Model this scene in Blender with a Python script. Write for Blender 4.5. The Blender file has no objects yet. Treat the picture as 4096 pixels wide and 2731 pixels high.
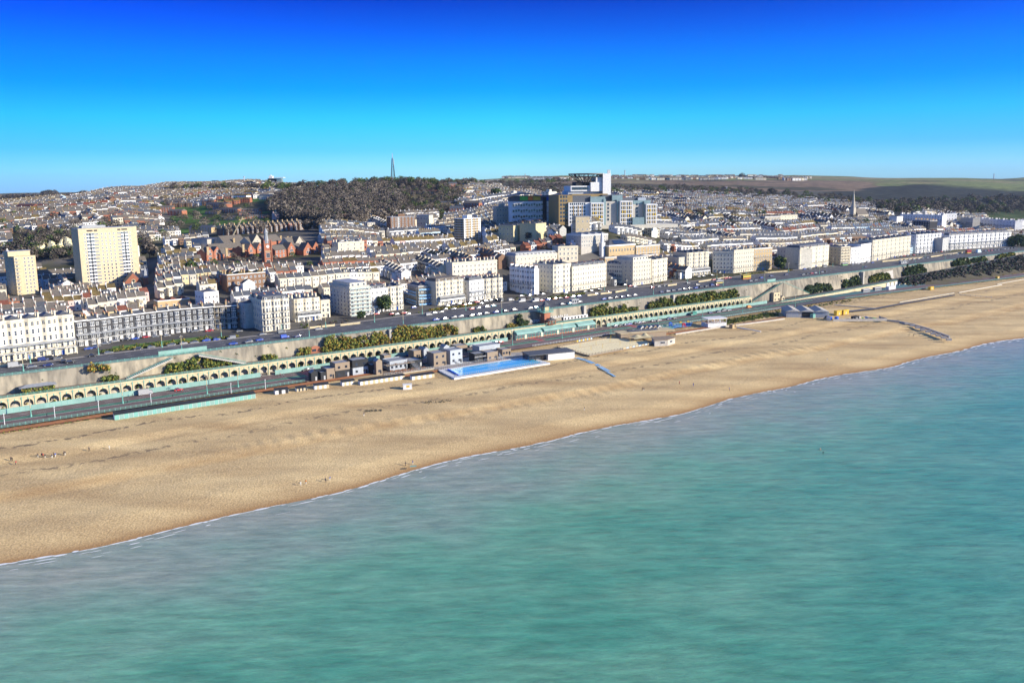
import bpy, math, random
import numpy as np
from mathutils import Vector, Matrix
random.seed(7); rng = np.random.default_rng(7)
C = bpy.context.scene.collection
SC = bpy.context.scene
# ---------------------------------------------------------------- camera
F = 3186.0; PITCH = math.atan(487/F); ROLL = .011; H = 105.0; PPV = 1237.0
_d = np.array([0, math.cos(PITCH), -math.sin(PITCH)]); _w = np.array([0, math.sin(PITCH), math.cos(PITCH)]); _r = np.array([1., 0, 0])
RR = _r*math.cos(ROLL)-_w*math.sin(ROLL); UU = _w*math.cos(ROLL)+_r*math.sin(ROLL)
cam = bpy.data.cameras.new('camera'); co = bpy.data.objects.new('camera', cam); C.objects.link(co)
cam.sensor_width = 36; cam.lens = 36*F/4096; cam.shift_y = -(1365.5-PPV)/4096; cam.clip_start = 1; cam.clip_end = 30000
m = Matrix.Identity(4)
for i in range(3):
    m[i][0] = RR[i]; m[i][1] = UU[i]; m[i][2] = -_d[i]
m[2][3] = H; co.matrix_world = m; SC.camera = co
# ---------------------------------------------------------------- light
SUN_EL = math.radians(19); SUN_AZ = math.radians(108)
sv = Vector((math.sin(SUN_AZ)*math.cos(SUN_EL), math.cos(SUN_AZ)*math.cos(SUN_EL), math.sin(SUN_EL)))
sun = bpy.data.lights.new('sun', 'SUN'); sun.energy = 4.9; sun.angle = math.radians(.5); sun.color = (1, .9, .74)
so = bpy.data.objects.new('sun', sun); C.objects.link(so); so.rotation_euler = (-sv).to_track_quat('-Z', 'Y').to_euler()
W = bpy.data.worlds.new('World'); SC.world = W; W.use_nodes = True
nt = W.node_tree; nt.nodes.clear(); L = nt.links.new; N = nt.nodes.new
out = N('ShaderNodeOutputWorld'); bg = N('ShaderNodeBackground'); sk = N('ShaderNodeTexSky'); sk.sky_type = 'NISHITA'
sk.sun_disc = False; sk.sun_elevation = SUN_EL; sk.sun_rotation = SUN_AZ; sk.air_density = 1.0; sk.dust_density = .3; sk.ozone_density = 3
tc = N('ShaderNodeTexCoord'); sp = N('ShaderNodeSeparateXYZ'); cr = N('ShaderNodeValToRGB'); mx = N('ShaderNodeMix'); mx.data_type = 'RGBA'; mx.blend_type = 'MULTIPLY'; mx.inputs[0].default_value = 1
SKY = [(0, (.42, .8, 1.3)), (.022, (.355, .83, 1.35)), (.046, (.15, .65, 1.4)), (.081, (.05, .66, 1.35)), (.116, (0, .467, 1.25)), (.15, (0, .35, 1.08)), (.184, (0, .2, .92)), (.217, (0, .095, .68)), (.3, (.2, .48, 1.1)), (.42, (.48, .68, 1.05)), (.58, (.82, .86, .94))]
while len(cr.color_ramp.elements) > 1: cr.color_ramp.elements.remove(cr.color_ramp.elements[0])
cr.color_ramp.elements[0].position = 0; cr.color_ramp.elements[0].color = (*SKY[0][1], 1)
for p_, c_ in SKY[1:]:
    e_ = cr.color_ramp.elements.new(p_); e_.color = (*c_, 1)
L(tc.outputs['Generated'], sp.inputs[0]); L(sp.outputs[2], cr.inputs[0]); L(sk.outputs[0], mx.inputs[6]); L(cr.outputs[0], mx.inputs[7])
c2 = N('ShaderNodeValToRGB'); mr_ = N('ShaderNodeMapRange'); mr_.inputs[1].default_value = -1; L(sp.outputs[0], mr_.inputs[0]); L(mr_.outputs[0], c2.inputs[0]); m3_ = N('ShaderNodeMix'); m3_.data_type = 'RGBA'; m3_.blend_type = 'MULTIPLY'; m3_.inputs[0].default_value = 1
for i_, (p_, c_) in enumerate([(0, (.8, .85, .95)), (.23, (.5, .62, .93)), (.36, (.75, .82, .97)), (.5, (1, 1, 1)), (.65, (.9, .92, 1)), (.77, (.74, .8, 1)), (1, (.9, .92, .97))]):
    e_ = c2.color_ramp.elements[0] if i_ == 0 else c2.color_ramp.elements.new(p_); e_.position = p_; e_.color = (*c_, 1)
c2.color_ramp.elements.remove(c2.color_ramp.elements[-1]) if len(c2.color_ramp.elements) > 7 else None
L(mx.outputs[2], m3_.inputs[6]); L(c2.outputs[0], m3_.inputs[7]); L(m3_.outputs[2], bg.inputs[0]); L(bg.outputs[0], out.inputs[0]); bg.inputs[1].default_value = .13
SC.view_settings.view_transform = 'Standard'; SC.view_settings.look = 'None'; SC.view_settings.exposure = .8; SC.view_settings.gamma = 1; SC.view_settings.use_curve_mapping = False
SC.render.engine = 'CYCLES'
# ---------------------------------------------------------------- projection helpers: a photo pixel + a known height -> a real place
def ray(u, v): return _d+RR*(u-2048)/F+UU*(PPV-v)/F
def P(u, v, z=21.0):
    q = ray(u, v); return np.array([0, 0, H])+q*(z-H)/q[2]
def zat(X, Y, v):
    k = (PPV-v)/F; a = UU[0]*X+UU[1]*Y; b = _d[0]*X+_d[1]*Y
    return H+(k*b-a)/(UU[2]-k*_d[2])
def proj(X, Y, z):
    p = np.array([X, Y, z-H]); dd = p@_d
    return 2048+F*(p@RR)/dd, PPV-F*(p@UU)/dd
E_ = np.array([1, .705]); E_ /= np.linalg.norm(E_); N_ = np.array([-E_[1], E_[0]]); P0 = np.array([0, 527.])
COAST = math.atan2(E_[1], E_[0])
def S(s, t, z=0): q = P0+E_*s+N_*t; return (q[0], q[1], z)
def ST(X, Y): q = np.array([X, Y])-P0; return q@E_, q@N_
# ---------------------------------------------------------------- terrain
YG = np.array([300, 400, 500, 550, 600, 650, 700, 750, 800, 850, 900, 950, 1000, 1070, 1150, 1300, 1450, 1600, 1800, 2100, 2500, 3000, 3600, 4400, 5200, 7000, 9000.])
PROF = [(-300, [(600, 27), (700, 32), (850, 45), (1000, 60), (1200, 72), (1500, 80), (1900, 70), (3000, 80), (5200, 104), (9000, 60)]),
 (0, [(600, 27), (720, 32), (850, 985), (1000, 905), (1200, 850), (1500, 817), (1900, 70), (3000, 85), (5200, 774), (9000, 60)]),
 (250, [(500, 24), (600, 27), (720, 30), (800, 985), (900, 930), (1050, 875), (1250, 830), (1500, 798), (1900, 75), (3000, 85), (5200, 770), (9000, 60)]),
 (480, [(600, 30), (720, 35), (850, 950), (1000, 880), (1250, 820), (1500, 775), (1650, 762), (1900, 100), (3000, 90), (5200, 768), (9000, 60)]),
 (700, [(500, 28), (600, 38), (700, 45), (850, 960), (1000, 905), (1200, 850), (1500, 775), (1750, 742), (2000, 110), (3000, 100), (5200, 100), (9000, 60)]),
 (1000, [(500, 26), (600, 38), (700, 46), (850, 935), (1000, 880), (1200, 815), (1500, 765), (1800, 736), (2100, 110), (3000, 110), (5200, 100), (9000, 60)]),
 (1300, [(500, 24), (600, 35), (700, 46), (850, 925), (1000, 872), (1200, 800), (1500, 742), (1800, 110), (3000, 110), (5200, 100), (9000, 60)]),
 (1573, [(550, 24), (650, 36), (750, 45), (850, 50), (920, 54), (1020, 868), (1150, 825), (1350, 780), (1624, 716), (1900, 110), (3000, 110), (5200, 100), (9000, 60)]),
 (1800, [(550, 24), (650, 36), (750, 44), (850, 48), (950, 57), (1050, 862), (1200, 795), (1500, 735), (1650, 728), (2100, 100), (2600, 112), (3600, 722), (5200, 120), (9000, 60)]),
 (2100, [(550, 22), (620, 32), (700, 41), (760, 50), (850, 60), (1000, 850), (1200, 785), (1350, 92), (1700, 82), (1900, 768), (2500, 738), (3300, 720), (4400, 707), (6000, 100), (9000, 60)]),
 (2400, [(580, 21), (620, 30), (660, 40), (700, 48), (740, 55), (790, 61), (850, 63), (1000, 62), (1200, 64), (1500, 70), (1800, 770), (2300, 745), (2800, 726), (3300, 718), (4400, 703), (6000, 100), (9000, 60)]),
 (2800, [(640, 21), (720, 29), (800, 36), (900, 41), (1000, 46), (1150, 862), (1400, 826), (1700, 795), (2100, 762), (2500, 742), (2900, 724), (3500, 712), (4400, 701), (6000, 100), (9000, 60)]),
 (3200, [(760, 21), (850, 28), (900, 32), (1000, 37), (1150, 45), (1400, 838), (1700, 808), (2000, 783), (2400, 755), (2900, 730), (3600, 715), (4400, 701), (6000, 100), (9000, 60)]),
 (3600, [(860, 21), (1000, 29), (1150, 35), (1350, 862), (1600, 836), (1800, 822), (2000, 806), (2400, 768), (2900, 735), (3400, 719), (4400, 711), (6000, 100), (9000, 60)]),
 (3900, [(960, 21), (1100, 22), (1300, 28), (1500, 872), (1700, 850), (1900, 838), (2100, 820), (2500, 772), (2900, 744), (3500, 724), (4400, 713), (6000, 90), (9000, 60)]),
 (4150, [(1000, 21), (1200, 24), (1500, 30), (1700, 850), (2000, 835), (2300, 805), (2700, 765), (3200, 742), (3800, 730), (5200, 704), (9000, 60)]),
 (4600, [(1000, 21), (1500, 28), (2000, 40), (2700, 70), (3800, 105), (5200, 130), (9000, 60)])]
_A = []; _Z = []
for u_, pr in PROF:
    ys = [200]; zs = [21]
    for Y_, v_ in pr:
        if v_ > 200:
            q = ray(u_, v_); zs.append(H+Y_/q[1]*q[2])
        else: zs.append(v_)
        ys.append(Y_)
    q = ray(u_, 900); _A.append(q[0]/q[1]); _Z.append(np.interp(YG, ys, zs))
_A = np.array(_A); _Z = np.array(_Z)
def T(X, Y):
    X = np.asarray(X, float); Y = np.asarray(Y, float)
    Yc = np.clip(Y, 301, 8999); a = np.clip(X/np.maximum(Yc, 1), _A[0], _A[-1]-1e-6)
    i = np.clip(np.searchsorted(_A, a, side='right')-1, 0, len(_A)-2); fa = (a-_A[i])/(_A[i+1]-_A[i]); fa = fa*fa*(3-2*fa)
    j = np.clip(np.searchsorted(YG, Yc, side='right')-1, 0, len(YG)-2); fy = (Yc-YG[j])/(YG[j+1]-YG[j])
    z = (_Z[i, j]*(1-fy)+_Z[i, j+1]*fy)*(1-fa)+(_Z[i+1, j]*(1-fy)+_Z[i+1, j+1]*fy)*fa
    t = (X-P0[0])*N_[0]+(Y-P0[1])*N_[1]; k = np.clip((t-78)/70, 0, 1); k = k*k*(3-2*k)
    return 21+(np.maximum(z, 21)-21)*k
def G(u, v, h=0, y0=0):
    q = ray(u, v); q = q/q[1]; Y = np.arange(max(y0, 300), 6500, 2.0)
    X = q[0]*Y; z = H+q[2]*Y; s_ = (X-P0[0])*N_[0]+(Y-P0[1])*N_[1]
    ok = (z <= T(X, Y)+h) & (s_ > 2)
    i = np.argmax(ok) if ok.any() else len(Y)-1
    return np.array([X[i], Y[i], float(T(X[i], Y[i]))])
def GY(u, Y):
    q = ray(u, 740); x = q[0]/q[1]*Y; return np.array([x, Y, float(T(x, Y))])
# ---------------------------------------------------------------- materials
MATS = {}
def mat(name, col, rough=.85, var=.12, scale=.6, spec=.3, metal=0, rnd=.12, bump=0, detail=4, col2=None, stretch=None):
    if name in MATS: return MATS[name]
    M = bpy.data.materials.new(name); M.use_nodes = True; t = M.node_tree; b = t.nodes['Principled BSDF']; L = t.links.new; N = t.nodes.new
    b.inputs['Roughness'].default_value = rough; b.inputs['Metallic'].default_value = metal; b.inputs['Specular IOR Level'].default_value = spec
    tc = N('ShaderNodeTexCoord'); no = N('ShaderNodeTexNoise'); no.inputs['Scale'].default_value = scale; no.inputs['Detail'].default_value = detail
    if stretch:
        mp = N('ShaderNodeMapping'); mp.inputs['Scale'].default_value = stretch; L(tc.outputs['Object'], mp.inputs[0]); L(mp.outputs[0], no.inputs[0])
    else: L(tc.outputs['Object'], no.inputs[0])
    r = N('ShaderNodeValToRGB'); c2 = col2 or tuple(min(1, c*(1+var)) for c in col); c1 = tuple(c*(1-var) for c in col)
    r.color_ramp.elements[0].position = .32; r.color_ramp.elements[1].position = .68
    r.color_ramp.elements[0].color = (*c1, 1); r.color_ramp.elements[1].color = (*c2, 1); L(no.outputs[0], r.inputs[0])
    src = r.outputs[0]
    if rnd:
        oi = N('ShaderNodeObjectInfo'); mr = N('ShaderNodeMapRange'); mr.inputs[3].default_value = 1-rnd; mr.inputs[4].default_value = 1+rnd*.6
        L(oi.outputs['Random'], mr.inputs[0]); vm = N('ShaderNodeVectorMath'); vm.operation = 'SCALE'; L(src, vm.inputs[0]); L(mr.outputs[0], vm.inputs['Scale']); src = vm.outputs[0]
    L(src, b.inputs['Base Color'])
    if bump:
        bp = N('ShaderNodeBump'); bp.inputs['Strength'].default_value = bump; bp.inputs['Distance'].default_value = .3; L(no.outputs[0], bp.inputs['Height']); L(bp.outputs[0], b.inputs['Normal'])
    MATS[name] = M; return M
mat('cream', (.64, .575, .435)); mat('white', (.70, .69, .66)); mat('pale', (.52, .49, .41)); mat('yellow_cream', (.52, .45, .27)); mat('tower_cream', (.49, .405, .26), rnd=0)
mat('black_brick', (.05, .05, .054), scale=3); mat('brown_brick', (.20, .12, .075)); mat('red_brick', (.33, .13, .075)); mat('tan_brick', (.42, .31, .17)); mat('grey_wall', (.42, .42, .40)); mat('pastel_blue', (.45, .58, .66)); mat('pink_wall', (.62, .42, .38)); mat('stone', (.42, .38, .30), scale=.4)
mat('slate', (.085, .092, .105), rough=.6, scale=1.2, var=.25); mat('brown_tile', (.135, .117, .098), scale=1.2, var=.25); mat('moss_tile', (.13, .095, .04), scale=.5, var=.3, col2=(.19, .14, .05)); mat('red_tile', (.17, .06, .038), scale=1.2, var=.25); mat('lead', (.28, .29, .30), rough=.5)
mat('pot', (.45, .16, .08)); mat('glass', (.03, .04, .06), rough=.12, spec=.8, rnd=.5); mat('frame', (.72, .72, .7), rnd=0); mat('iron', (.03, .035, .035), rough=.5, rnd=0)
mat('asphalt', (.092, .092, .098), scale=.12, rnd=0, var=.2); mat('drive_asphalt', (.16, .115, .11), scale=.15, rnd=0, var=.15); mat('pavement', (.33, .30, .27), scale=.3, rnd=0); mat('cycle_green', (.07, .19, .13), scale=.3, rnd=0); mat('paint', (.7, .7, .68), rnd=0); mat('red_surface', (.35, .09, .09), rnd=0)
mat('sea_green', (.15, .36, .30), scale=.4, rnd=.05); mat('sea_green_pale', (.21, .35, .31), scale=.2, rnd=0); mat('terrace_cream', (.50, .42, .26), scale=.3, rnd=0, var=.18)
mat('turquoise', (.17, .38, .33), rnd=0); mat('deck', (.20, .16, .125), rnd=0)
mat('timber', (.27, .21, .15), scale=1.5, stretch=(.3, .3, 6), rnd=.1); mat('charcoal', (.03, .032, .035), rnd=.1); mat('zinc', (.38, .41, .44), rough=.45, metal=.2, scale=.8, stretch=(4, 4, .2)); mat('ochre', (.27, .19, .085), rnd=0); mat('pure_white', (.62, .62, .61), rnd=0)
mat('hospital_stone', (.42, .39, .34), rnd=0); mat('teal_glass', (.19, .25, .25), rough=.15, spec=.8, rnd=.1); mat('yellow', (.6, .40, .06), rnd=0); mat('orange', (.75, .2, .03), rnd=0); mat('leaf_green_paint', (.12, .42, .06), rnd=0); mat('red_paint', (.55, .03, .03), rnd=0); mat('blue_paint', (.02, .12, .55), rnd=0)
mat('chalk', (.62, .55, .34), scale=.15, var=.2, rnd=0); mat('rust', (.3, .13, .06), rnd=0); mat('straw', (.5, .4, .24), scale=.2, var=.15, rnd=0)
mat('hedge', (.06, .11, .03), scale=2, var=.4); mat('grass', (.10, .19, .035), scale=.5, var=.3, rnd=0)
mat('tyre', (.02, .02, .02), rnd=0); mat('scaffold', (.4, .34, .24), rnd=0); mat('net_blue', (.2, .4, .6), scale=1.5, var=.4, rnd=0); mat('solar', (.02, .04, .09), rough=.2, rnd=0)
mat('skin', (.5, .3, .2)); mat('dark_cloth', (.03, .03, .045), rnd=.4); mat('light_cloth', (.6, .58, .5), rnd=.3); mat('red_cloth', (.5, .04, .04)); mat('blue_cloth', (.04, .1, .4))
mat('concrete', (.42, .39, .33), scale=.3, var=.2, rnd=0, bump=.1); mat('galv', (.45, .46, .46), rough=.4, metal=.3, rnd=0)
# ---------------------------------------------------------------- mesh builder
class MB:
    def __init__(s): s.v = []; s.f = []; s.m = []
    def add(s, vs, fs, mi=0):
        o = len(s.v); s.v += [tuple(map(float, p)) for p in vs]; s.f += [tuple(i+o for i in f) for f in fs]; s.m += [mi]*len(fs); return s
    def box(s, x0, x1, y0, y1, z0, z1, mi=0, nobot=False):
        vs = [(x0, y0, z0), (x1, y0, z0), (x1, y1, z0), (x0, y1, z0), (x0, y0, z1), (x1, y0, z1), (x1, y1, z1), (x0, y1, z1)]
        fs = [(4, 5, 6, 7), (0, 1, 5, 4), (1, 2, 6, 5), (2, 3, 7, 6), (3, 0, 4, 7)]
        if not nobot: fs.append((3, 2, 1, 0))
        return s.add(vs, fs, mi)
    def prism(s, poly, z0, z1, mi=0, top=None):
        n = len(poly); vs = [(p[0], p[1], z0) for p in poly]+[(p[0], p[1], z1) for p in poly]
        s.add(vs, [(i, (i+1) % n, n+(i+1) % n, n+i) for i in range(n)], mi)
        return s.add([(p[0], p[1], z1) for p in poly], [tuple(range(n))], mi if top is None else top)
    def beam(s, a, b, w, mi=0, h=None):
        a = Vector(a); b = Vector(b); d = (b-a); l = d.length
        if l < 1e-5: return s
        d.normalize(); up = Vector((0, 0, 1)) if abs(d.z) < .95 else Vector((1, 0, 0)); x = d.cross(up).normalized(); y = x.cross(d)
        h = h or w; q = []
        for p in (a, b):
            for sx, sy in ((-1, -1), (1, -1), (1, 1), (-1, 1)): q.append(tuple(p+x*sx*w/2+y*sy*h/2))
        return s.add(q, [(0, 1, 5, 4), (1, 2, 6, 5), (2, 3, 7, 6), (3, 0, 4, 7), (3, 2, 1, 0), (4, 5, 6, 7)], mi)
    def cyl(s, c, r0, r1, z0, z1, n=8, mi=0):
        vs = [(c[0]+r0*math.cos(6.2832*i/n), c[1]+r0*math.sin(6.2832*i/n), z0) for i in range(n)]+[(c[0]+r1*math.cos(6.2832*i/n), c[1]+r1*math.sin(6.2832*i/n), z1) for i in range(n)]
        return s.add(vs, [(i, (i+1) % n, n+(i+1) % n, n+i) for i in range(n)]+[tuple(range(n-1, -1, -1)), tuple(range(n, 2*n))], mi)
    def gable(s, x0, x1, y0, y1, z0, h, mi=0, ov=.25, along='x', wall=None):
        if along == 'x':
            ym = (y0+y1)/2; a, b = x0, x1
            s.add([(a, y0-ov, z0-.1), (b, y0-ov, z0-.1), (b, ym, z0+h), (a, ym, z0+h), (a, y1+ov, z0-.1), (b, y1+ov, z0-.1)], [(0, 1, 2, 3), (3, 2, 5, 4), (0, 4, 5, 1)], mi)
            s.add([(a, y0-ov, z0-.1), (a, ym, z0+h), (a, y1+ov, z0-.1), (b, y0-ov, z0-.1), (b, ym, z0+h), (b, y1+ov, z0-.1)], [(0, 1, 2), (5, 4, 3)], mi if wall is None else wall)
        else:
            xm = (x0+x1)/2; a, b = y0, y1
            s.add([(x0-ov, a, z0-.1), (x0-ov, b, z0-.1), (xm, b, z0+h), (xm, a, z0+h), (x1+ov, a, z0-.1), (x1+ov, b, z0-.1)], [(3, 2, 1, 0), (4, 5, 2, 3), (0, 1, 5, 4)], mi)
            s.add([(x0-ov, a, z0-.1), (xm, a, z0+h), (x1+ov, a, z0-.1), (x0-ov, b, z0-.1), (xm, b, z0+h), (x1+ov, b, z0-.1)], [(2, 1, 0), (3, 4, 5)], mi if wall is None else wall)
        return s
    def hip(s, x0, x1, y0, y1, z0, h, mi=0, ov=.3, k=.5):
        x0 -= ov; x1 += ov; y0 -= ov; y1 += ov
        if x1-x0 >= y1-y0:
            i = (y1-y0)*k; ym = (y0+y1)/2; r = [(x0+i, ym, z0+h), (x1-i, ym, z0+h)]
            fs = [(0, 1, 5, 4), (1, 2, 5), (2, 3, 4, 5), (3, 0, 4), (3, 2, 1, 0)]
        else:
            i = (x1-x0)*k; xm = (x0+x1)/2; r = [(xm, y0+i, z0+h), (xm, y1-i, z0+h)]
            fs = [(0, 1, 4), (1, 2, 5, 4), (2, 3, 5), (3, 0, 4, 5), (3, 2, 1, 0)]
        return s.add([(x0, y0, z0), (x1, y0, z0), (x1, y1, z0), (x0, y1, z0)]+r, fs, mi)
    def mesh(s, name, mats):
        me = bpy.data.meshes.new(name); me.from_pydata(s.v, [], s.f)
        for q in (mats if isinstance(mats, (list, tuple)) else [mats]): me.materials.append(MATS[q] if isinstance(q, str) else q)
        if any(s.m): me.polygons.foreach_set('material_index', s.m)
        me.update(); return me
    def build(s, name, mats, parent=None, loc=(0, 0, 0), rz=0):
        return put(name, s.mesh(name, mats), parent, loc, rz)
def put(name, me, parent=None, loc=(0, 0, 0), rz=0, sc=None):
    o = bpy.data.objects.new(name, me); C.objects.link(o); o.location = loc; o.rotation_euler = (0, 0, rz)
    if sc: o.scale = sc
    if parent: o.parent = parent
    return o
def tag(o, label=None, cat=None, group=None, kind=None):
    if label: o['label'] = label
    if cat: o['category'] = cat
    if group: o['group'] = group
    if kind: o['kind'] = kind
    return o
def empty(name, loc, rz, label, cat, group=None):
    o = bpy.data.objects.new(name, None); C.objects.link(o); o.location = loc; o.rotation_euler = (0, 0, rz); o.empty_display_size = .5
    return tag(o, label, cat, group)
def grid(name, X, Y, Z, mt, smooth=True):
    n, k = X.shape; v = np.stack([X, Y, Z], -1).reshape(-1, 3); i = np.arange(n*k).reshape(n, k)
    f = np.stack([i[:-1, :-1], i[1:, :-1], i[1:, 1:], i[:-1, 1:]], -1).reshape(-1, 4)
    me = npmesh(name, v, f, None, [mt], smooth); return put(name, me)
def npmesh(name, v, f, mi, mats, smooth=False):
    me = bpy.data.meshes.new(name); me.vertices.add(len(v)); me.vertices.foreach_set('co', np.asarray(v, np.float32).ravel())
    nf, k = f.shape; me.loops.add(nf*k); me.loops.foreach_set('vertex_index', f.astype(np.int32).ravel()); me.polygons.add(nf)
    me.polygons.foreach_set('loop_start', np.arange(0, nf*k, k, dtype=np.int32)); 
    try: me.polygons.foreach_set('loop_total', np.full(nf, k, np.int32))
    except Exception: pass
    if mi is not None: me.polygons.foreach_set('material_index', np.asarray(mi, np.int32))
    me.polygons.foreach_set('use_smooth', np.full(nf, smooth))
    for q in mats: me.materials.append(MATS[q] if isinstance(q, str) else q)
    me.update(calc_edges=True); me.validate(); return me
def strip(name, pts, mt, z=None):
    mb = MB(); mb.add(pts, [tuple(range(len(pts)))]); return tag(mb.build(name, mt), kind='structure')
def vnoise(x, y, seed=0):
    x = np.asarray(x, float); y = np.asarray(y, float); xi = np.floor(x).astype(int); yi = np.floor(y).astype(int); fx = x-xi; fy = y-yi
    fx = fx*fx*(3-2*fx); fy = fy*fy*(3-2*fy)
    def h(a, b):
        n = (a*374761393+b*668265263+seed*974711) & 0x7fffffff; n = ((n ^ (n >> 13))*1274126177) & 0x7fffffff; return (n & 0xffff)/65535.
    return (h(xi, yi)*(1-fx)+h(xi+1, yi)*fx)*(1-fy)+(h(xi, yi+1)*(1-fx)+h(xi+1, yi+1)*fx)*fy
def fbm(x, y, o=4, seed=0):
    r = 0; a = .5
    for i in range(o): r = r+a*vnoise(x*2**i, y*2**i, seed+i); a *= .5
    return r
ORD = 'first second third fourth fifth sixth seventh eighth ninth tenth eleventh twelfth thirteenth fourteenth fifteenth sixteenth seventeenth eighteenth nineteenth twentieth'.split()
_T = ['', '', 'twenty', 'thirty', 'forty', 'fifty', 'sixty', 'seventy', 'eighty', 'ninety']
def nth(i):
    i += 1
    if i <= 20: return ORD[i-1]
    t, o = divmod(i, 10)
    if t > 9: return 'hundred-and-'+nth(i-101)
    return _T[t][:-1]+'ieth' if o == 0 else _T[t]+'-'+ORD[o-1]
# ================================================================ SETTING
# sea
def sea_mat():
    M = bpy.data.materials.new('sea_water'); M.use_nodes = True; t = M.node_tree; b = t.nodes['Principled BSDF']; L = t.links.new; N = t.nodes.new
    tc = N('ShaderNodeTexCoord'); mp = N('ShaderNodeMapping'); mp.inputs['Rotation'].default_value = (0, 0, -COAST+.12); mp.inputs['Scale'].default_value = (.075, .33, .1)
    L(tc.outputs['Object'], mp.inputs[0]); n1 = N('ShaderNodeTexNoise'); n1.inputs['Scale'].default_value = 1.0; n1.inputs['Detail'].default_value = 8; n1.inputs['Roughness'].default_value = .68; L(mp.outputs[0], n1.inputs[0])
    n2 = N('ShaderNodeTexNoise'); n2.inputs['Scale'].default_value = .03; n2.inputs['Detail'].default_value = 5; mp2 = N('ShaderNodeMapping'); mp2.inputs['Scale'].default_value = (.9, 1.7, 1); mp2.inputs['Rotation'].default_value = (0, 0, -1.15); L(tc.outputs['Object'], mp2.inputs[0]); L(mp2.outputs[0], n2.inputs[0])
    at = N('ShaderNodeAttribute'); at.attribute_name = 'shore'
    # suspended sand near the shore, clear green water further out
    ad = N('ShaderNodeMath'); ad.operation = 'MULTIPLY_ADD'; L(n2.outputs[0], ad.inputs[0]); ad.inputs[1].default_value = .6; L(at.outputs['Fac'], ad.inputs[2])
    r = N('ShaderNodeValToRGB'); e = r.color_ramp.elements; e[0].position = .3; e[0].color = (.30, .325, .24, 1); e[1].position = 1.0; e[1].color = (.065, .275, .165, 1)
    for p_, c_ in ((.5, (.23, .31, .225)), (.65, (.17, .32, .215)), (.82, (.12, .325, .195))):
        q = e.new(p_); q.color = (*c_, 1)
    L(ad.outputs[0], r.inputs[0])
    mix = N('ShaderNodeMix'); mix.data_type = 'RGBA'; mix.blend_type = 'MULTIPLY'; mix.inputs[0].default_value = 1
    r2 = N('ShaderNodeValToRGB'); r2.color_ramp.elements[0].position = .34; r2.color_ramp.elements[0].color = (.66, .75, .78, 1); r2.color_ramp.elements[1].position = .68; r2.color_ramp.elements[1].color = (1.38, 1.33, 1.42, 1); L(n1.outputs[0], r2.inputs[0])  # light and dark ripple streaks: sky reflection painted into the water colour
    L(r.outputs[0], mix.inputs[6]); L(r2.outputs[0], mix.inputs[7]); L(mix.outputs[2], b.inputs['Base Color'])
    b.inputs['Roughness'].default_value = .1; b.inputs['IOR'].default_value = 1.33; b.inputs['Specular IOR Level'].default_value = 1.0
    bp = N('ShaderNodeBump'); bp.inputs['Strength'].default_value = .75; bp.inputs['Distance'].default_value = .9; L(n1.outputs[0], bp.inputs['Height'])
    mp3 = N('ShaderNodeMapping'); mp3.inputs['Rotation'].default_value = (0, 0, -.22); mp3.inputs['Scale'].default_value = (.02, .13, .1); L(tc.outputs['Object'], mp3.inputs[0]); n3 = N('ShaderNodeTexNoise'); n3.inputs['Scale'].default_value = 1; n3.inputs['Detail'].default_value = 3; L(mp3.outputs[0], n3.inputs[0])
    b3 = N('ShaderNodeBump'); b3.inputs['Strength'].default_value = .12; b3.inputs['Distance'].default_value = 2.0; L(n3.outputs[0], b3.inputs['Height']); L(bp.outputs[0], b3.inputs['Normal']); L(b3.outputs[0], b.inputs['Normal'])
    return M
SHORE_S = np.array([-900, -300, -196, -90, 38, 151, 289, 420, 700, 1200, 3000.]); SHORE_T = np.array([-168, -171, -175.5, -176, -182, -186, -196, -203, -212, -225, -260.])
def shore_t(s): return np.interp(s, SHORE_S, SHORE_T)+2.2*np.sin(s/31.)+1.4*np.sin(s/13.+1)
ss = np.concatenate([np.linspace(-900, 1000, 130), np.linspace(1050, 9000, 30)]); kk = np.concatenate([[-60, -25], np.linspace(0, 12, 10), np.linspace(20, 130, 20), np.linspace(160, 3500, 16)])
SSg, KK = np.meshgrid(ss, kk, indexing='ij'); TT = shore_t(np.clip(SSg, -900, 3000))-KK
X = P0[0]+E_[0]*SSg+N_[0]*TT; Y = P0[1]+E_[1]*SSg+N_[1]*TT
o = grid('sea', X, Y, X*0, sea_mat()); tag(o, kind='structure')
a_ = o.data.attributes.new('shore', 'FLOAT', 'POINT'); a_.data.foreach_set('value', np.clip(KK/80*.62, 0, .62).astype(np.float32).ravel())
# breaking wavelets: a thin broken foam line along the water's edge
fo = MB(); s_ = -420.
while s_ < 1300:
    ln = random.uniform(1.5, 7); w = random.uniform(.3, 1.3)*(1 if s_ < 200 else 1.7); k0 = random.uniform(-.6, .3)
    for off, ww, pr in ((0, w, .93), (random.uniform(1.5, 4), w*.45, .45), (random.uniform(4, 9), w*.3, .2)):
        if random.random() < pr:
            a = [S(s_+ln*q, shore_t(s_+ln*q)-.8-k0-off-ww*math.sin(math.pi*q)**.6*.5, .06) for q in (0, .25, .5, .75, 1)]
            b = [S(s_+ln*q, shore_t(s_+ln*q)-.8-k0-off+ww*math.sin(math.pi*q)**.6*.5+.02, .07) for q in (1, .75, .5, .25, 0)]
            fo.add(a+b, [tuple(range(10))])
    s_ += ln*.85
mat('foam', (.72, .74, .72), rnd=0); tag(fo.build('sea_foam', 'foam'), 'thin broken line of white foam where the sea meets the shingle', 'foam', kind='stuff')
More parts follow.
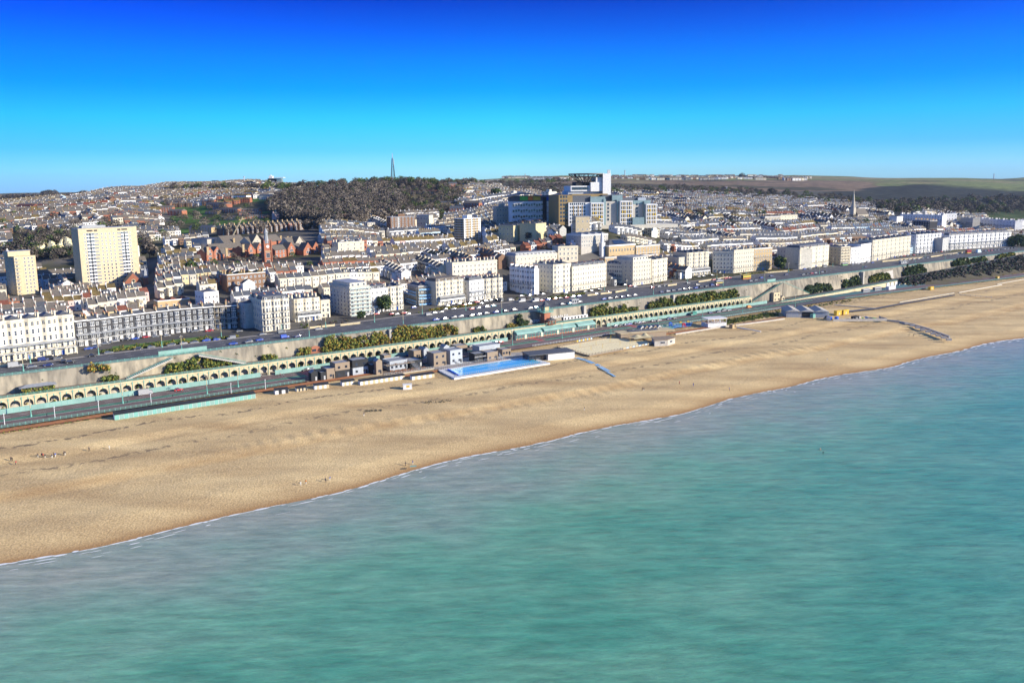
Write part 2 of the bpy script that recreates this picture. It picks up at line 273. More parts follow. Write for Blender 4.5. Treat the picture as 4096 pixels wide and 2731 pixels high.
# beach
def beach_mat():
    M = bpy.data.materials.new('shingle'); M.use_nodes = True; t = M.node_tree; b = t.nodes['Principled BSDF']; L = t.links.new; N = t.nodes.new
    tc = N('ShaderNodeTexCoord')
    def noise(sc, det, ro=0, st=(1, 1, 1)):
        mp = N('ShaderNodeMapping'); mp.inputs['Rotation'].default_value = (0, 0, ro); mp.inputs['Scale'].default_value = st; L(tc.outputs['Object'], mp.inputs[0])
        n = N('ShaderNodeTexNoise'); n.inputs['Scale'].default_value = sc; n.inputs['Detail'].default_value = det; L(mp.outputs[0], n.inputs[0]); return n
    n1 = noise(1.6, 6); n2 = noise(.05, 5, -COAST, (.35, 1.4, 1)); n3 = noise(.012, 2)
    r = N('ShaderNodeValToRGB'); e = r.color_ramp.elements; e[0].position = .3; e[0].color = (.46, .32, .16, 1); e[1].position = .7; e[1].color = (.73, .55, .28, 1); L(n2.outputs[0], r.inputs[0])
    r1 = N('ShaderNodeValToRGB'); e = r1.color_ramp.elements; e[0].position = .3; e[0].color = (.68, .66, .64, 1); e[1].position = .7; e[1].color = (1.2, 1.2, 1.2, 1); L(n1.outputs[0], r1.inputs[0])
    m1 = N('ShaderNodeMix'); m1.data_type = 'RGBA'; m1.blend_type = 'MULTIPLY'; m1.inputs[0].default_value = 1; L(r.outputs[0], m1.inputs[6]); L(r1.outputs[0], m1.inputs[7])
    at = N('ShaderNodeAttribute'); at.attribute_name = 'wet'; m2 = N('ShaderNodeMix'); m2.data_type = 'RGBA'; m2.inputs[7].default_value = (.33, .19, .08, 1); L(at.outputs['Fac'], m2.inputs[0]); L(m1.outputs[2], m2.inputs[6])
    at2 = N('ShaderNodeAttribute'); at2.attribute_name = 'weed'; mth = N('ShaderNodeMath'); mth.operation = 'MULTIPLY'; rr = N('ShaderNodeValToRGB'); rr.color_ramp.elements[0].position = .5; rr.color_ramp.elements[1].position = .58; n4 = noise(.35, 5); L(n4.outputs[0], rr.inputs[0]); L(at2.outputs['Fac'], mth.inputs[0]); L(rr.outputs[0], mth.inputs[1])
    m3 = N('ShaderNodeMix'); m3.data_type = 'RGBA'; m3.inputs[7].default_value = (.13, .10, .07, 1); L(mth.outputs[0], m3.inputs[0]); L(m2.outputs[2], m3.inputs[6])
    L(m3.outputs[2], b.inputs['Base Color']); b.inputs['Roughness'].default_value = .95; b.inputs['Specular IOR Level'].default_value = .15
    bp = N('ShaderNodeBump'); bp.inputs['Strength'].default_value = .6; bp.inputs['Distance'].default_value = .35; L(n1.outputs[0], bp.inputs['Height']); L(bp.outputs[0], b.inputs['Normal'])
    return M
def beach_z(s, t):
    st = shore_t(s); k = t-st                      # metres up from the water line
    top = np.interp(s, [-200, -60, 150, 420, 600], [-38, -56, -62, -40, -60]); wd = np.maximum(top-st, 1); x = np.clip(k/wd, -.5, 1)
    z = 5.3*np.interp(x, [-.5, 0, .12, .36, .42, .64, .70, 1], [-1.2, 0, .30, .43, .66, .74, .94, 1])
    ph = s/1.15+9*fbm(s/22, s*0, 3, 12)
    z = z+.24*np.exp(-((x-.40-.03*np.sin(s/50.)-.05*(fbm(s/17, s*0, 3, 31)-.5))/.04)**2)*np.sin(ph+.5*np.sin(ph))*np.clip(fbm(s/60, t*0, 3, 5)*2.6-.6, 0, 1.2)
    z = z+.3*np.exp(-((x-.66)/.03)**2)*np.sin(s/9.)*fbm(s/45, t*0+3, 3, 8)
    return z+(fbm(s/14, t/9, 4, 2)-.47)*.55*np.clip(x*5, 0, 1)*np.clip((1-x)*6, .25, 1)+.02
s1 = np.concatenate([np.arange(-460, 420, 1.25), np.arange(420, 1500, 6.)]); t1 = np.concatenate([np.arange(-232, -36, 1.3), [-33, -30]])
sg, tg = np.meshgrid(s1, t1, indexing='ij'); Z = beach_z(sg, tg); Z = np.where(tg > -37, 5.2, Z)
X = P0[0]+E_[0]*sg+N_[0]*tg; Y = P0[1]+E_[1]*sg+N_[1]*tg
o = grid('beach', X, Y, Z, beach_mat()); tag(o, kind='structure')
k = tg-shore_t(sg); wet = np.exp(-np.clip(k-1, 0, 99)/3.6)*.95*(k > -20); top = np.interp(sg, [-200, -60, 150, 420, 600], [-38, -56, -62, -40, -60]); x = k/(top-shore_t(sg))
wet = wet+.5*np.exp(-((x-.375-.05*(fbm(sg/45, sg*0, 3, 14)-.5))/.028)**2)*np.clip(fbm(sg/9, tg/5, 4, 15)*2.2-.45, 0, 1)+.35*np.exp(-((x-.63-.05*(fbm(sg/60, sg*0, 3, 16)-.5))/.018)**2)*np.clip(fbm(sg/14, tg/5, 4, 18)*2.4-.5, 0, 1)
weed = 1.0*np.exp(-((x-.80-.05*(fbm(sg/40, sg*0, 3, 3)-.5)*2)/.012)**2)+.75*np.exp(-((x-.57-.06*(fbm(sg/60, sg*0, 3, 9)-.5)*2)/.015)**2)+.85*((tg > -47) & (sg < -60))*np.clip((tg+47)/5, 0, 1)
weed = weed+.8*(sg > 60)*np.clip((x-.93)/.07, 0, 1)
for n_, a in (('wet', wet), ('weed', np.clip(weed, 0, 1))):
    q = o.data.attributes.new(n_, 'FLOAT', 'POINT'); q.data.foreach_set('value', a.astype(np.float32).ravel())
# seafront drive in bands
def tN(s): return np.interp(s, [-900, 240, 300, 450, 660, 1500], [-1, -1, -26, -27, -44, -60])
def tS(s): return np.interp(s, [-900, 300, 330, 460, 620, 1500], [-36.5, -36.5, -36.5, -46, -59, -75])
def band(name, t0, t1, z, mt, s0=-460, s1=1500, n=60, kind='structure'):
    f0 = t0 if callable(t0) else (lambda s: t0); f1 = t1 if callable(t1) else (lambda s: t1); f2 = z if callable(z) else (lambda s: z)
    s = np.linspace(s0, s1, n); a = np.array([S(q, f0(q), f2(q)) for q in s]); b = np.array([S(q, f1(q), f2(q)) for q in s]); A = np.stack([a, b], 1)
    return tag(grid(name, A[:, :, 0], A[:, :, 1], A[:, :, 2], mt, False), kind=kind)
band('seafront_drive', tS, tN, 6.0, 'drive_asphalt', n=120)
band('seafront_pavement', -12, -1, 6.12, 'pavement', s1=245)
band('cycle_lane', -25.5, -21.2, 6.006, 'cycle_green', s1=300)
band('cycle_lane', -36, -29, 6.006, 'cycle_green', s0=60, s1=235, n=20)
band('seafront_plaza', -36.3, -26, 6.012, 'asphalt', s0=262, s1=330, n=10)
band('junction_road', -27, -15, 6.004, 'asphalt', s0=225, s1=330, n=10)
band('crossing', -25.6, -13, 6.016, 'red_surface', s0=-153, s1=-147, n=4); band('crossing', -25.6, -13, 6.016, 'red_surface', s0=4, s1=9, n=4); band('crossing', -25.6, -13, 6.016, 'red_surface', s0=88, s1=93, n=4)
mk = MB()
for s_ in np.arange(-320, 290, 7): 
    for t_ in (-20.9, -16.8): mk.add([S(s_, t_, 6.02), S(s_+3.5, t_, 6.02), S(s_+3.5, t_+.18, 6.02), S(s_, t_+.18, 6.02)], [(0, 1, 2, 3)])
for t_ in (-25.7,): mk.add([S(-330, t_, 6.02), S(235, t_, 6.02), S(235, t_+.25, 6.02), S(-330, t_+.25, 6.02)], [(0, 1, 2, 3)])
for i in range(8): mk.add([S(276+i*5, -24, 6.02), S(276.3+i*5, -24, 6.02), S(279.3+i*5, -19, 6.02), S(279+i*5, -19, 6.02)], [(0, 1, 2, 3)])
tag(mk.build('road_markings', 'paint'), kind='structure')
# railway strip and scrub behind the beach
band('railway_bed', -43, -37.2, 5.75, 'rust', s0=-330, s1=-120, n=20); band('railway_bed', -58, -54, 5.6, 'rust', s0=-120, s1=140, n=20); band('railway_bed', -63, -60, 5.6, 'rust', s0=140, s1=240, n=12)
rl = MB()
for t_ in (-40.9, -39.9):
    rl.box(-.05, .05, 0, .1, 0, .1); rl.beam(S(-330, t_, 5.85), S(-122, t_, 5.85), .12)
for t_ in (-56.5, -55.5): rl.beam(S(-120, t_, 5.7), S(140, t_, 5.7), .12)
tag(rl.build('railway_track', 'rust'), kind='structure')
# upper parade
def tk(s): return np.interp(s, [-460, -170, -80, 0, 170, 620, 1500], [18, 27, 37, 44, 50, 48, 48])
hgt = 21.0
# inland ground, one sheet to the far hills
sA = np.concatenate([np.arange(-1500, -420, 60), np.arange(-420, 1000, 10), np.arange(1000, 2500, 50), np.arange(2500, 12001, 250)]); tA = np.concatenate([[0, 20, 50, 78], np.arange(86, 400, 8), np.arange(400, 1200, 16), np.arange(1200, 3000, 40), np.arange(3000, 8001, 180)])
sg, tg = np.meshgrid(sA, tA, indexing='ij'); X = P0[0]+E_[0]*sg+N_[0]*tg; Y = P0[1]+E_[1]*sg+N_[1]*tg; Z = T(X, Y)
Z = Z+(Y > 2200)*(fbm(X/300, Y/300, 4, 1)-.5)*np.clip((Y-2200)/1500, 0, 1)*14
Z = np.where(Y < 200, 21, Z)
GM = bpy.data.materials.new('land'); GM.use_nodes = True
t = GM.node_tree; b = t.nodes['Principled BSDF']; at = t.nodes.new('ShaderNodeVertexColor'); at.layer_name = 'land'; no = t.nodes.new('ShaderNodeTexNoise'); no.inputs['Scale'].default_value = .04; no.inputs['Detail'].default_value = 8
tcn = t.nodes.new('ShaderNodeTexCoord'); t.links.new(tcn.outputs['Object'], no.inputs[0]); rp = t.nodes.new('ShaderNodeValToRGB'); rp.color_ramp.elements[0].position = .35; rp.color_ramp.elements[0].color = (.6, .62, .65, 1); rp.color_ramp.elements[1].position = .65; rp.color_ramp.elements[1].color = (1.3, 1.25, 1.2, 1)
mm = t.nodes.new('ShaderNodeMix'); mm.data_type = 'RGBA'; mm.blend_type = 'MULTIPLY'; mm.inputs[0].default_value = 1; t.links.new(no.outputs[0], rp.inputs[0]); t.links.new(at.outputs[0], mm.inputs[6]); t.links.new(rp.outputs[0], mm.inputs[7]); t.links.new(mm.outputs[2], b.inputs['Base Color']); b.inputs['Roughness'].default_value = 1; b.inputs['Specular IOR Level'].default_value = .05
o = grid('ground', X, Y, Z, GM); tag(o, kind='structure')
U_, V_ = None, None
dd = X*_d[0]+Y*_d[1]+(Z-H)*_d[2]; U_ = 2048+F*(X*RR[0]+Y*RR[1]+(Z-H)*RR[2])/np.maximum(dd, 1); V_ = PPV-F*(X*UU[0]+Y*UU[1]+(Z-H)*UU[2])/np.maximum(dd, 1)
col = np.zeros(X.shape+(3,)); col[:] = (.12, .115, .105)
far = Y > 1900; n_ = fbm(X/420, Y/300, 4, 7); n2 = fbm(X/90, Y/90, 4, 17)
col[far] = (.20, .15, .105)                                            # winter heath
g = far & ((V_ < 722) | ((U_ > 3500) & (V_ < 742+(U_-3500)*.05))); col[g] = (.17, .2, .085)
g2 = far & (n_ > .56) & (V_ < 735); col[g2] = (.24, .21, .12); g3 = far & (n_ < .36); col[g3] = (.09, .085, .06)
g4 = (U_ < 700) & (Y > 2500); col[g4] = (.14, .15, .11)
town_far = far & (U_ > 2030) & (U_ < 3500) & (V_ > 765); col[town_far] = (.1, .1, .085)
wood = (U_ > 1080) & (U_ < 2080) & (Y > 900) & (Y < 1900); col[wood] = (.10, .085, .06); w2 = wood & (n2 > .5) & (U_ > 1550); col[w2] = (.2, .17, .09)
est = (U_ > 690) & (U_ < 1080) & (Y > 900) & (Y < 1700) & (n2 > .42); col[est] = (.09, .17, .045)
park = (U_ > 3550) & (Y > 1500) & (Y < 1950); col[park] = (.07, .1, .045)
heath_shade = (Y > 1900) & ((U_ > 3300) & (V_ > 765) | (U_ > 3440) & (V_ > 741+np.abs(U_-3680)*.055+(n2-.5)*14)); col[heath_shade] = (.045, .05, .045)  # dark heath, with the shade of the valley slope painted into its colour
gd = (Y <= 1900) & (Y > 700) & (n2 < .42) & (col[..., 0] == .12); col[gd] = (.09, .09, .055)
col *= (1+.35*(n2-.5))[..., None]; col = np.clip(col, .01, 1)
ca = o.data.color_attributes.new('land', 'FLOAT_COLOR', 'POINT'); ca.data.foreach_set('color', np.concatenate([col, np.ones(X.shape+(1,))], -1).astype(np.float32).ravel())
band('parade_pavement', .2, 3.2, 21.13, 'pavement', s1=1000); band('parade_road', 3.2, lambda s: tk(s), 21.02, 'asphalt', s1=1000); band('parade_pavement', lambda s: tk(s), lambda s: tk(s)+3, 21.13, 'pavement', s1=1000)
mk = MB()
for s_ in np.arange(-330, 900, 8):
    for fr in (.45, .8):
        q = 3.2+(tk(s_)-3.2)*fr; mk.add([S(s_, q, 21.03), S(s_+3, q, 21.03), S(s_+3, q+.2, 21.03), S(s_, q+.2, 21.03)], [(0, 1, 2, 3)])
tag(mk.build('road_markings', 'paint'), kind='structure')
# ramp road climbing to the parade on the right
def rz(s): return np.interp(s, [262, 320, 400, 500, 600, 720, 800], [6.02, 7, 9, 12, 15, 18.5, 21])
band('ramp_road', -14.2, -4.5, rz, 'asphalt', s0=262, s1=900, n=40)
sl = MB(); q = np.linspace(262, 900, 40)
for a, b in zip(q[:-1], q[1:]): sl.add([S(a, -14.3, rz(a)+.02), S(b, -14.3, rz(b)+.02), S(b, -15, rz(b)+.02), S(a, -15, rz(a)+.02), S(a, -15.4, 5.9), S(b, -15.4, 5.9)], [(0, 1, 2, 3), (3, 2, 5, 4)])
tag(sl.build('ramp_retaining_wall', 'terrace_cream'), 'pale wall holding up the ramp road above the coach park', 'wall')
for i in range(9):
    s_ = 432+i*7.2; tag((lambda mb: mb.build('arch_panel', 'pure_white'))(MB().add([S(s_+4.8, -15.62, 6.05), S(s_, -15.62, 6.05)]+[S(s_+2.4-2.4*math.cos(math.pi*k/8), -15.62, 8.2+2.0*math.sin(math.pi*k/8)) for k in range(9)], [tuple(range(11))])), f'white arched store front, {nth(i)} from the left, under the ramp road', 'store front', 'white arched store fronts under the ramp road')
# ---------------------------------------------------------------- cliff wall (battered concrete), with stains
def wall_mat():
    M = bpy.data.materials.new('sea_wall'); M.use_nodes = True; t = M.node_tree; b = t.nodes['Principled BSDF']; L = t.links.new; N = t.nodes.new
    tc = N('ShaderNodeTexCoord'); mp = N('ShaderNodeMapping'); mp.inputs['Rotation'].default_value = (0, 0, -COAST); mp.inputs['Scale'].default_value = (.35, .35, .07); L(tc.outputs['Object'], mp.inputs[0])
    n = N('ShaderNodeTexNoise'); n.inputs['Scale'].default_value = 1; n.inputs['Detail'].default_value = 8; L(mp.outputs[0], n.inputs[0]); r = N('ShaderNodeValToRGB'); e = r.color_ramp.elements; e[0].position = .34; e[0].color = (.16, .145, .115, 1); e[1].position = .62; e[1].color = (.35, .31, .235, 1); L(n.outputs[0], r.inputs[0])
    n2 = N('ShaderNodeTexNoise'); n2.inputs['Scale'].default_value = .035; n2.inputs['Detail'].default_value = 5; L(tc.outputs['Object'], n2.inputs[0]); r2 = N('ShaderNodeValToRGB'); e = r2.color_ramp.elements; e[0].position = .38; e[0].color = (.72, .72, .74, 1); e[1].position = .62; e[1].color = (1.15, 1.12, 1.05, 1); L(n2.outputs[0], r2.inputs[0])
    m = N('ShaderNodeMix'); m.data_type = 'RGBA'; m.blend_type = 'MULTIPLY'; m.inputs[0].default_value = 1; L(r.outputs[0], m.inputs[6]); L(r2.outputs[0], m.inputs[7]); L(m.outputs[2], b.inputs['Base Color']); b.inputs['Roughness'].default_value = .95
    bp = N('ShaderNodeBump'); bp.inputs['Strength'].default_value = .4; bp.inputs['Distance'].default_value = .4; L(n.outputs[0], bp.inputs['Height']); L(bp.outputs[0], b.inputs['Normal']); return M
WM = wall_mat()
DZ = 13.0
s = np.arange(-460, 905, 3.); zb = np.where(s < 236, DZ, 5.9); rows = []
for f in np.linspace(0, 1, 7):
    tt = 0-f*np.where(s < 236, 1.8, 3.6)+(vnoise(s/9, s*0+f*4, 4)-.5)*.35*(f > 0)*(f < 1); zz = 21.1*(1-f)+zb*f; rows.append([S(a, b_, c) for a, b_, c in zip(s, tt, zz)])
R_ = np.array(rows); o = grid('cliff_wall', R_[:, :, 0], R_[:, :, 1], R_[:, :, 2], WM); tag(o, 'long stained concrete cliff wall below the upper seafront road', 'retaining wall')
# ================================================================ FOLIAGE
mat('leaf_dark', (.045, .075, .02), rnd=0); mat('leaf_mid', (.16, .19, .04), rnd=0); mat('leaf_gold', (.33, .255, .045), rnd=0); mat('leaf_rust', (.27, .13, .03), rnd=0); mat('leaf_blue', (.04, .07, .035), rnd=0)
mat('twig', (.105, .088, .07), rnd=0); mat('twig_dark', (.075, .063, .055), rnd=0); mat('twig_pale', (.19, .16, .125), rnd=0); mat('bark', (.12, .09, .07), rnd=0)
PAL = {'gold': ['leaf_mid', 'leaf_gold', 'leaf_dark', 'leaf_rust'], 'green': ['leaf_mid', 'leaf_dark', 'leaf_dark', 'leaf_gold'], 'evergreen': ['leaf_blue', 'leaf_dark', 'leaf_blue', 'leaf_mid'], 'bare': ['twig', 'twig_dark', 'twig', 'twig_pale'], 'darkbare': ['twig_dark', 'leaf_blue', 'twig_dark', 'twig'], 'rust': ['leaf_rust', 'leaf_gold', 'leaf_mid', 'leaf_dark']}
def leafarr(sph, dens=7, size=.45, seed=0):
    r = np.random.default_rng(seed+1); V = []; Mi = []
    for (x, y, z, R) in sph:
        n = max(6, int(dens*4*R*R/size*.5)); d = r.normal(size=(n, 3)); d /= np.linalg.norm(d, axis=1)[:, None]; rad = R*(.62+.42*r.random(n)); c = np.array([x, y, z])+d*rad[:, None]
        nn = d+r.normal(size=(n, 3))*.55; nn /= np.linalg.norm(nn, axis=1)[:, None]; a = np.cross(nn, r.normal(size=(n, 3))); a /= np.linalg.norm(a, axis=1)[:, None]+1e-9; b = np.cross(nn, a)
        s_ = size*(.5+.9*r.random(n))[:, None]; q = np.stack([c-a*s_-b*s_*.6, c+a*s_-b*s_*.5, c+a*s_*.8+b*s_*.7, c-a*s_*.7+b*s_*.6], 1); V.append(q.reshape(-1, 3))
        base = r.choice(4, p=[.4, .25, .2, .15]); m_ = r.choice(4, n, p=[.35, .28, .22, .15]); m_[r.random(n) < .4] = base; Mi.append(m_)
    return np.concatenate(V), np.concatenate(Mi)
def leafmesh(name, sph, pal, dens=7, size=.45, seed=0):
    v, m_ = leafarr(sph, dens, size, seed); f = np.arange(len(v)).reshape(-1, 4); return npmesh(name, v, f, m_, PAL[pal])
def blob(n, rx, ry, rz, r0, r1, seed, z0=0):
    r = random.Random(seed); L_ = []
    for _ in range(n):
        a = r.random()*6.283; k = r.random()**.5; h = r.random(); L_.append((rx*k*math.cos(a), ry*k*math.sin(a), z0+rz*(.15+.85*h)*(1-.35*k), r.uniform(r0, r1)))
    return L_
def bush(label, X, Y, z, rx, ry, rz, pal, seed, cat='bush', rz_=COAST, group=None, size=.4, nm='bush', dens=7):
    rt = empty(nm, (X, Y, z), rz_, label, cat, group); n = max(6, int(rx*ry*.9)+4); r0 = min(rx, ry, rz)*.35
    put('foliage', leafmesh('foliage', blob(n, rx*.8, ry*.8, rz*.8, r0*.8, r0*1.3, seed), pal, dens, size, seed), rt)
    st = MB()
    for i in range(4): a = i*1.57+seed; st.beam((0, 0, -.2), (rx*.4*math.cos(a), ry*.4*math.sin(a), rz*.6), .15)
    st.build('stem', 'bark', rt); return rt
def tree(label, X, Y, z, h, r, pal, seed, group=None, nm='tree', size=.5, cone=False):
    rt = empty(nm, (X, Y, z), seed, label, 'tree', group); rr = random.Random(seed); tr = MB(); tr.cyl((0, 0), h*.035, h*.018, -.3, h*.6, 7)
    sph = []
    for i in range(16 if not cone else 14):
        a = i*2.4; hh = h*(.34+.5*i/16); k = r*(.7 if not cone else 1.0-i/15)*(.5+.5*rr.random()); x, y = k*math.cos(a), k*math.sin(a); tr.beam((0, 0, hh*.75), (x, y, hh), h*.012)
        sph.append((x, y, hh, r*rr.uniform(.26, .45)))
    sph.append((0, 0, h*.85, r*.4)); tr.build('trunk', 'bark', rt); put('crown', leafmesh('crown', sph, pal, 5 if 'bare' in pal else 7, size, seed), rt); return rt
# ================================================================ ARCADE TERRACE
A0, A1, AP = -330.0, 236.0, 5.2
rt = empty('arcade', S(-330, 0, 0), COAST, 'long cream and green arched arcade carrying a walkway along the seafront drive', 'arcade')
def LS(s, t): return s-A0, t
d = MB(); d.box(0, A1-A0, -10.3, -1.2, 12.55, 13.0); d.box(0, A1-A0, -10.45, -10.3, 12.35, 13.1, 1); d.build('deck', ['deck', 'terrace_cream'], rt)
def arch_mesh():
    m_ = MB(); w = AP; r = 1.95; zc = 9.3; n = 12; cx = w/2; y0, y1 = -10.25, -9.75
    pts = [(cx-r, 6.1)]+[(cx-r*math.cos(math.pi*k/n), zc+r*math.sin(math.pi*k/n)) for k in range(n+1)]+[(cx+r, 6.1)]
    for y in (y0, y1):
        m_.add([(0, y, 6.1), (pts[0][0], y, 6.1), (pts[1][0], y, pts[1][1]), (0, y, zc)], [(0, 1, 2, 3)]); m_.add([(w, y, 6.1), (pts[-1][0], y, 6.1), (pts[-2][0], y, pts[-2][1]), (w, y, zc)], [(0, 1, 2, 3)])
        for k in range(1, n+1):
            a, b = pts[k], pts[k+1]; xa = 0 if k == 1 else a[0]; m_.add([(a[0], y, a[1]), (b[0], y, b[1]), (b[0], y, 12.4), (a[0], y, 12.4)], [(0, 1, 2, 3)])
        m_.add([(0, y, zc), (pts[1][0], y, zc), (pts[1][0], y, 12.4), (0, y, 12.4)], [(0, 1, 2, 3)]); m_.add([(w, y, zc), (pts[-2][0], y, zc), (pts[-2][0], y, 12.4), (w, y, 12.4)], [(0, 1, 2, 3)])
    for k in range(len(pts)-1): a, b = pts[k], pts[k+1]; m_.add([(a[0], y0, a[1]), (b[0], y0, b[1]), (b[0], y1, b[1]), (a[0], y1, a[1])], [(0, 1, 2, 3)])
    for k in range(1, n+1):                                   # raised arch ring
        a, b = pts[k], pts[k+1]; sc_ = lambda p: (cx+(p[0]-cx)*1.12, zc+(p[1]-zc)*1.12); a2, b2 = sc_(a), sc_(b); m_.add([(a[0], y0-.08, a[1]), (b[0], y0-.08, b[1]), (b2[0], y0-.08, b2[1]), (a2[0], y0-.08, a2[1])], [(0, 1, 2, 3)], 2)
    m_.cyl((0, -10.42), .13, .10, 6.1, 12.9, 6, 1); m_.box(-.3, .3, -10.5, -10.3, 11.6, 12.2, 1); m_.box(cx-.2, cx+.2, -10.45, -10.25, 11.25, 12, 1)
    m_.beam((0, -10.3, 12.3), (0, -2, 12.3), .3, 1); m_.beam((0, -10, 9.5), (.0, -2, 9.5), .1, 1)
    return m_.mesh('arch', ['terrace_cream', 'sea_green', 'tower_cream'])
AM = arch_mesh(); k = 0; s_ = A0
while s_+AP <= A1+1:
    if not (-6 < s_ < 60): put('arch', AM, rt, (s_-A0, 0, 0)); k += 1
    s_ += AP
def railing(name, label, s0, s1, t, z, mt='sea_green', parent=None, h=1.15, step=2.6, lattice=True, zf=None, rails=(.15, .62, 1.1), tf=None):
    if parent is None: par = empty(name, S(s0, t, z), COAST, label, 'railing')
    else: par = parent
    m_ = MB(); p_ = MB(); n = int((s1-s0)/step); ox = 0 if parent is None else s0-A0
    Zf = (lambda s: 0) if zf is None else zf; Tf = (lambda s: 0) if tf is None else tf; yo = 0 if parent is None else t; zo = 0 if parent is None else z
    for i in range(n):
        a = i*step; b = a+step; za, zb_ = zo+Zf(s0+a), zo+Zf(s0+b); ya, yb = yo+Tf(s0+a), yo+Tf(s0+b); p_.box(ox+a-.07, ox+a+.07, ya-.07, ya+.07, za, za+h+.12)
        for r_ in rails: m_.beam((ox+a, ya, za+r_*h/1.15), (ox+b, yb, zb_+r_*h/1.15), .09)
        if lattice:
            for q in (0, .5): m_.beam((ox+a+q*step, ya, za+.15), (ox+a+(q+.5)*step, ya, za+h*.92), .05); m_.beam((ox+a+q*step, ya, za+h*.92), (ox+a+(q+.5)*step, ya, za+.15), .05)
    m_.add(p_.v, p_.f); m_.build('rail_and_posts', mt, par); return par
railing('x', '', A0, A1, -10.2, 13.0, parent=rt)
railing('railing', 'sea-green lattice railing along the top of the cliff wall', -330, 1000, .5, 21.13, step=3.2)
railing('railing', 'sea-green post and rail fence between the promenade and the beach', -330, -158, -36.2, 6.0, lattice=False, step=2.2)
railing('railing', 'grey-green railing beside the drive from the pavilion eastwards', -10, 258, -36.3, 6.0, lattice=False, step=2.4, mt='galv')
railing('railing', 'sea-green railing along the foot of the drive beside the shingle, far right', 330, 900, -47, 6.0, lattice=False, step=3, tf=lambda s: tS(s)+47)
railing('railing', 'sea-green railing on the outer edge of the ramp road', 270, 800, -14.5, 0, lattice=False, step=3, zf=lambda s: rz(s))
# back of the arcade: flint wall overgrown with ivy
iv = MB(); iv.box(0, A1-A0, -3.2, -2.9, 6.1, 12.5); iv.build('rear_wall', 'concrete', rt)
sp_ = []
for _ in range(900):
    s_ = random.uniform(A0, A1)
    if -8 < s_ < 62: continue
    if random.random() < (.55 if s_ < -150 else 1): sp_.append((s_-A0, -3.3, random.uniform(6.3, 11.8), random.uniform(.5, 1.3)))
put('ivy', leafmesh('ivy', sp_, 'green', 4, .45, 5), rt)
# hoardings in front of the arcade
s1_ = 1
for s0, s1, lb in ((-330, -172, 'long sea-green mesh hoarding before the arcade, left of the gap'), (-166, -12, 'sea-green mesh hoarding before the arcade beside the container village'), (74, 254, 'sea-green mesh hoarding before the arcade, right of the pavilion')):
    r2 = empty('hoarding', S(s0, -12.4, 6), COAST, lb, 'hoarding'); a = MB(); b = MB(); n = int((s1-s0)/2.4)
    for i in range(n): a.box(i*2.4+.05, i*2.4+2.35, -.03, .03, .2, 2.55); b.box(i*2.4-.05, i*2.4+.05, -.06, .06, 0, 2.75+(.6 if i % 6 == 0 else 0))
    a.build('panels', 'sea_green_pale', r2); b.beam((0, 0, 2.6), (n*(2.4 if s1_ else 1.6), 0, 2.6), .08); b.build('framework', 'sea_green', r2)
s1_ = 0
for (ua, va, ub, vb, lb) in ((636, 1428, 826, 1402, 'translucent sea-green hoarding on the cliff-top pavement above the stairs'), (3040, 1128, 3072, 1124, 'sea-green hoarding on the cliff top beside the far stairs')):
    a_ = ST(*P(ua, va, 21)[:2]); b_ = ST(*P(ub, vb, 21)[:2]); r2 = empty('hoarding', S(a_[0], 1.6, 21.13), COAST, lb, 'hoarding'); a = MB(); b = MB(); n = int((b_[0]-a_[0])/1.6)
    for i in range(n): a.box(i*1.6+.04, i*1.6+1.56, -.03, .03, .1, 2.7); b.box(i*1.6-.04, i*1.6+.04, -.05, .05, 0, 2.9)
    a.build('panels', 'sea_green_pale', r2); b.beam((0, 0, 2.6), (n*(2.4 if s1_ else 1.6), 0, 2.6), .08); b.build('framework', 'sea_green', r2)
# stairs on the wall
def stair(label, sa, za, sb, zb_, ta=-1.2, tb=-5.5):
    r2 = empty('staircase', S(sa, 0, 0), COAST, label, 'staircase'); m_ = MB(); q = MB(); n = 24; L_ = sb-sa
    for i in range(n):
        x0 = L_*i/n; x1 = L_*(i+1)/n; z = za+(zb_-za)*(i+.5)/n; zlow = min(za, zb_)-.2 if sa > 0 else z-.7; m_.box(min(x0, x1), max(x0, x1), tb, ta, zlow, z)
        q.box(x0-.05, x0+.05, tb-.05, tb+.05, z, z+1.1)
    for h_ in (.5, 1.1): q.beam((0, tb, za+h_), (L_, tb, zb_+h_), .1)
    m_.build('steps', 'hospital_stone' if sa < 0 else WM, r2); q.build('handrail', 'sea_green', r2)
stair('long flight of steps running down to the arcade left of the ivy mass', -216, 20.8, -238, 13.2)
stair('flight of steps with grey screens running down the wall right of the ivy mass', -203, 20.8, -179, 13.2)
stair('steps climbing the cliff wall near the arcade end', 283, 20.8, 240, 7, -3.8, -6.2)
stair('steps descending the cliff wall towards the ramp road', 284, 20.8, 322, 8, -3.8, -6.2)
for u, v, lb in ((1555, 1311, 'concrete buttress with a gap between the two golden shrub masses'), (2335, 1218, 'pale concrete buttress strip between the lift and the green ivy'), (2672, 1172, 'concrete buttress at a kink of the cliff wall among ivy'), (3428, 1082, 'concrete buttress strip above the ramp road')):
    q = ST(*P(u, v, 22)[:2]); bz = 13 if q[0] < 236 else rz(q[0])-.1; b = MB(); b.prism([(-.9, -.1), (.9, -.1), (.9, -2.6 if bz < 14 and q[0] < 236 else -3.9), (-.9, -2.6 if bz < 14 and q[0] < 236 else -3.9)], bz, 21.1); tag(b.build('buttress', 'hospital_stone', None, S(q[0], 0, 0), COAST), lb, 'buttress')
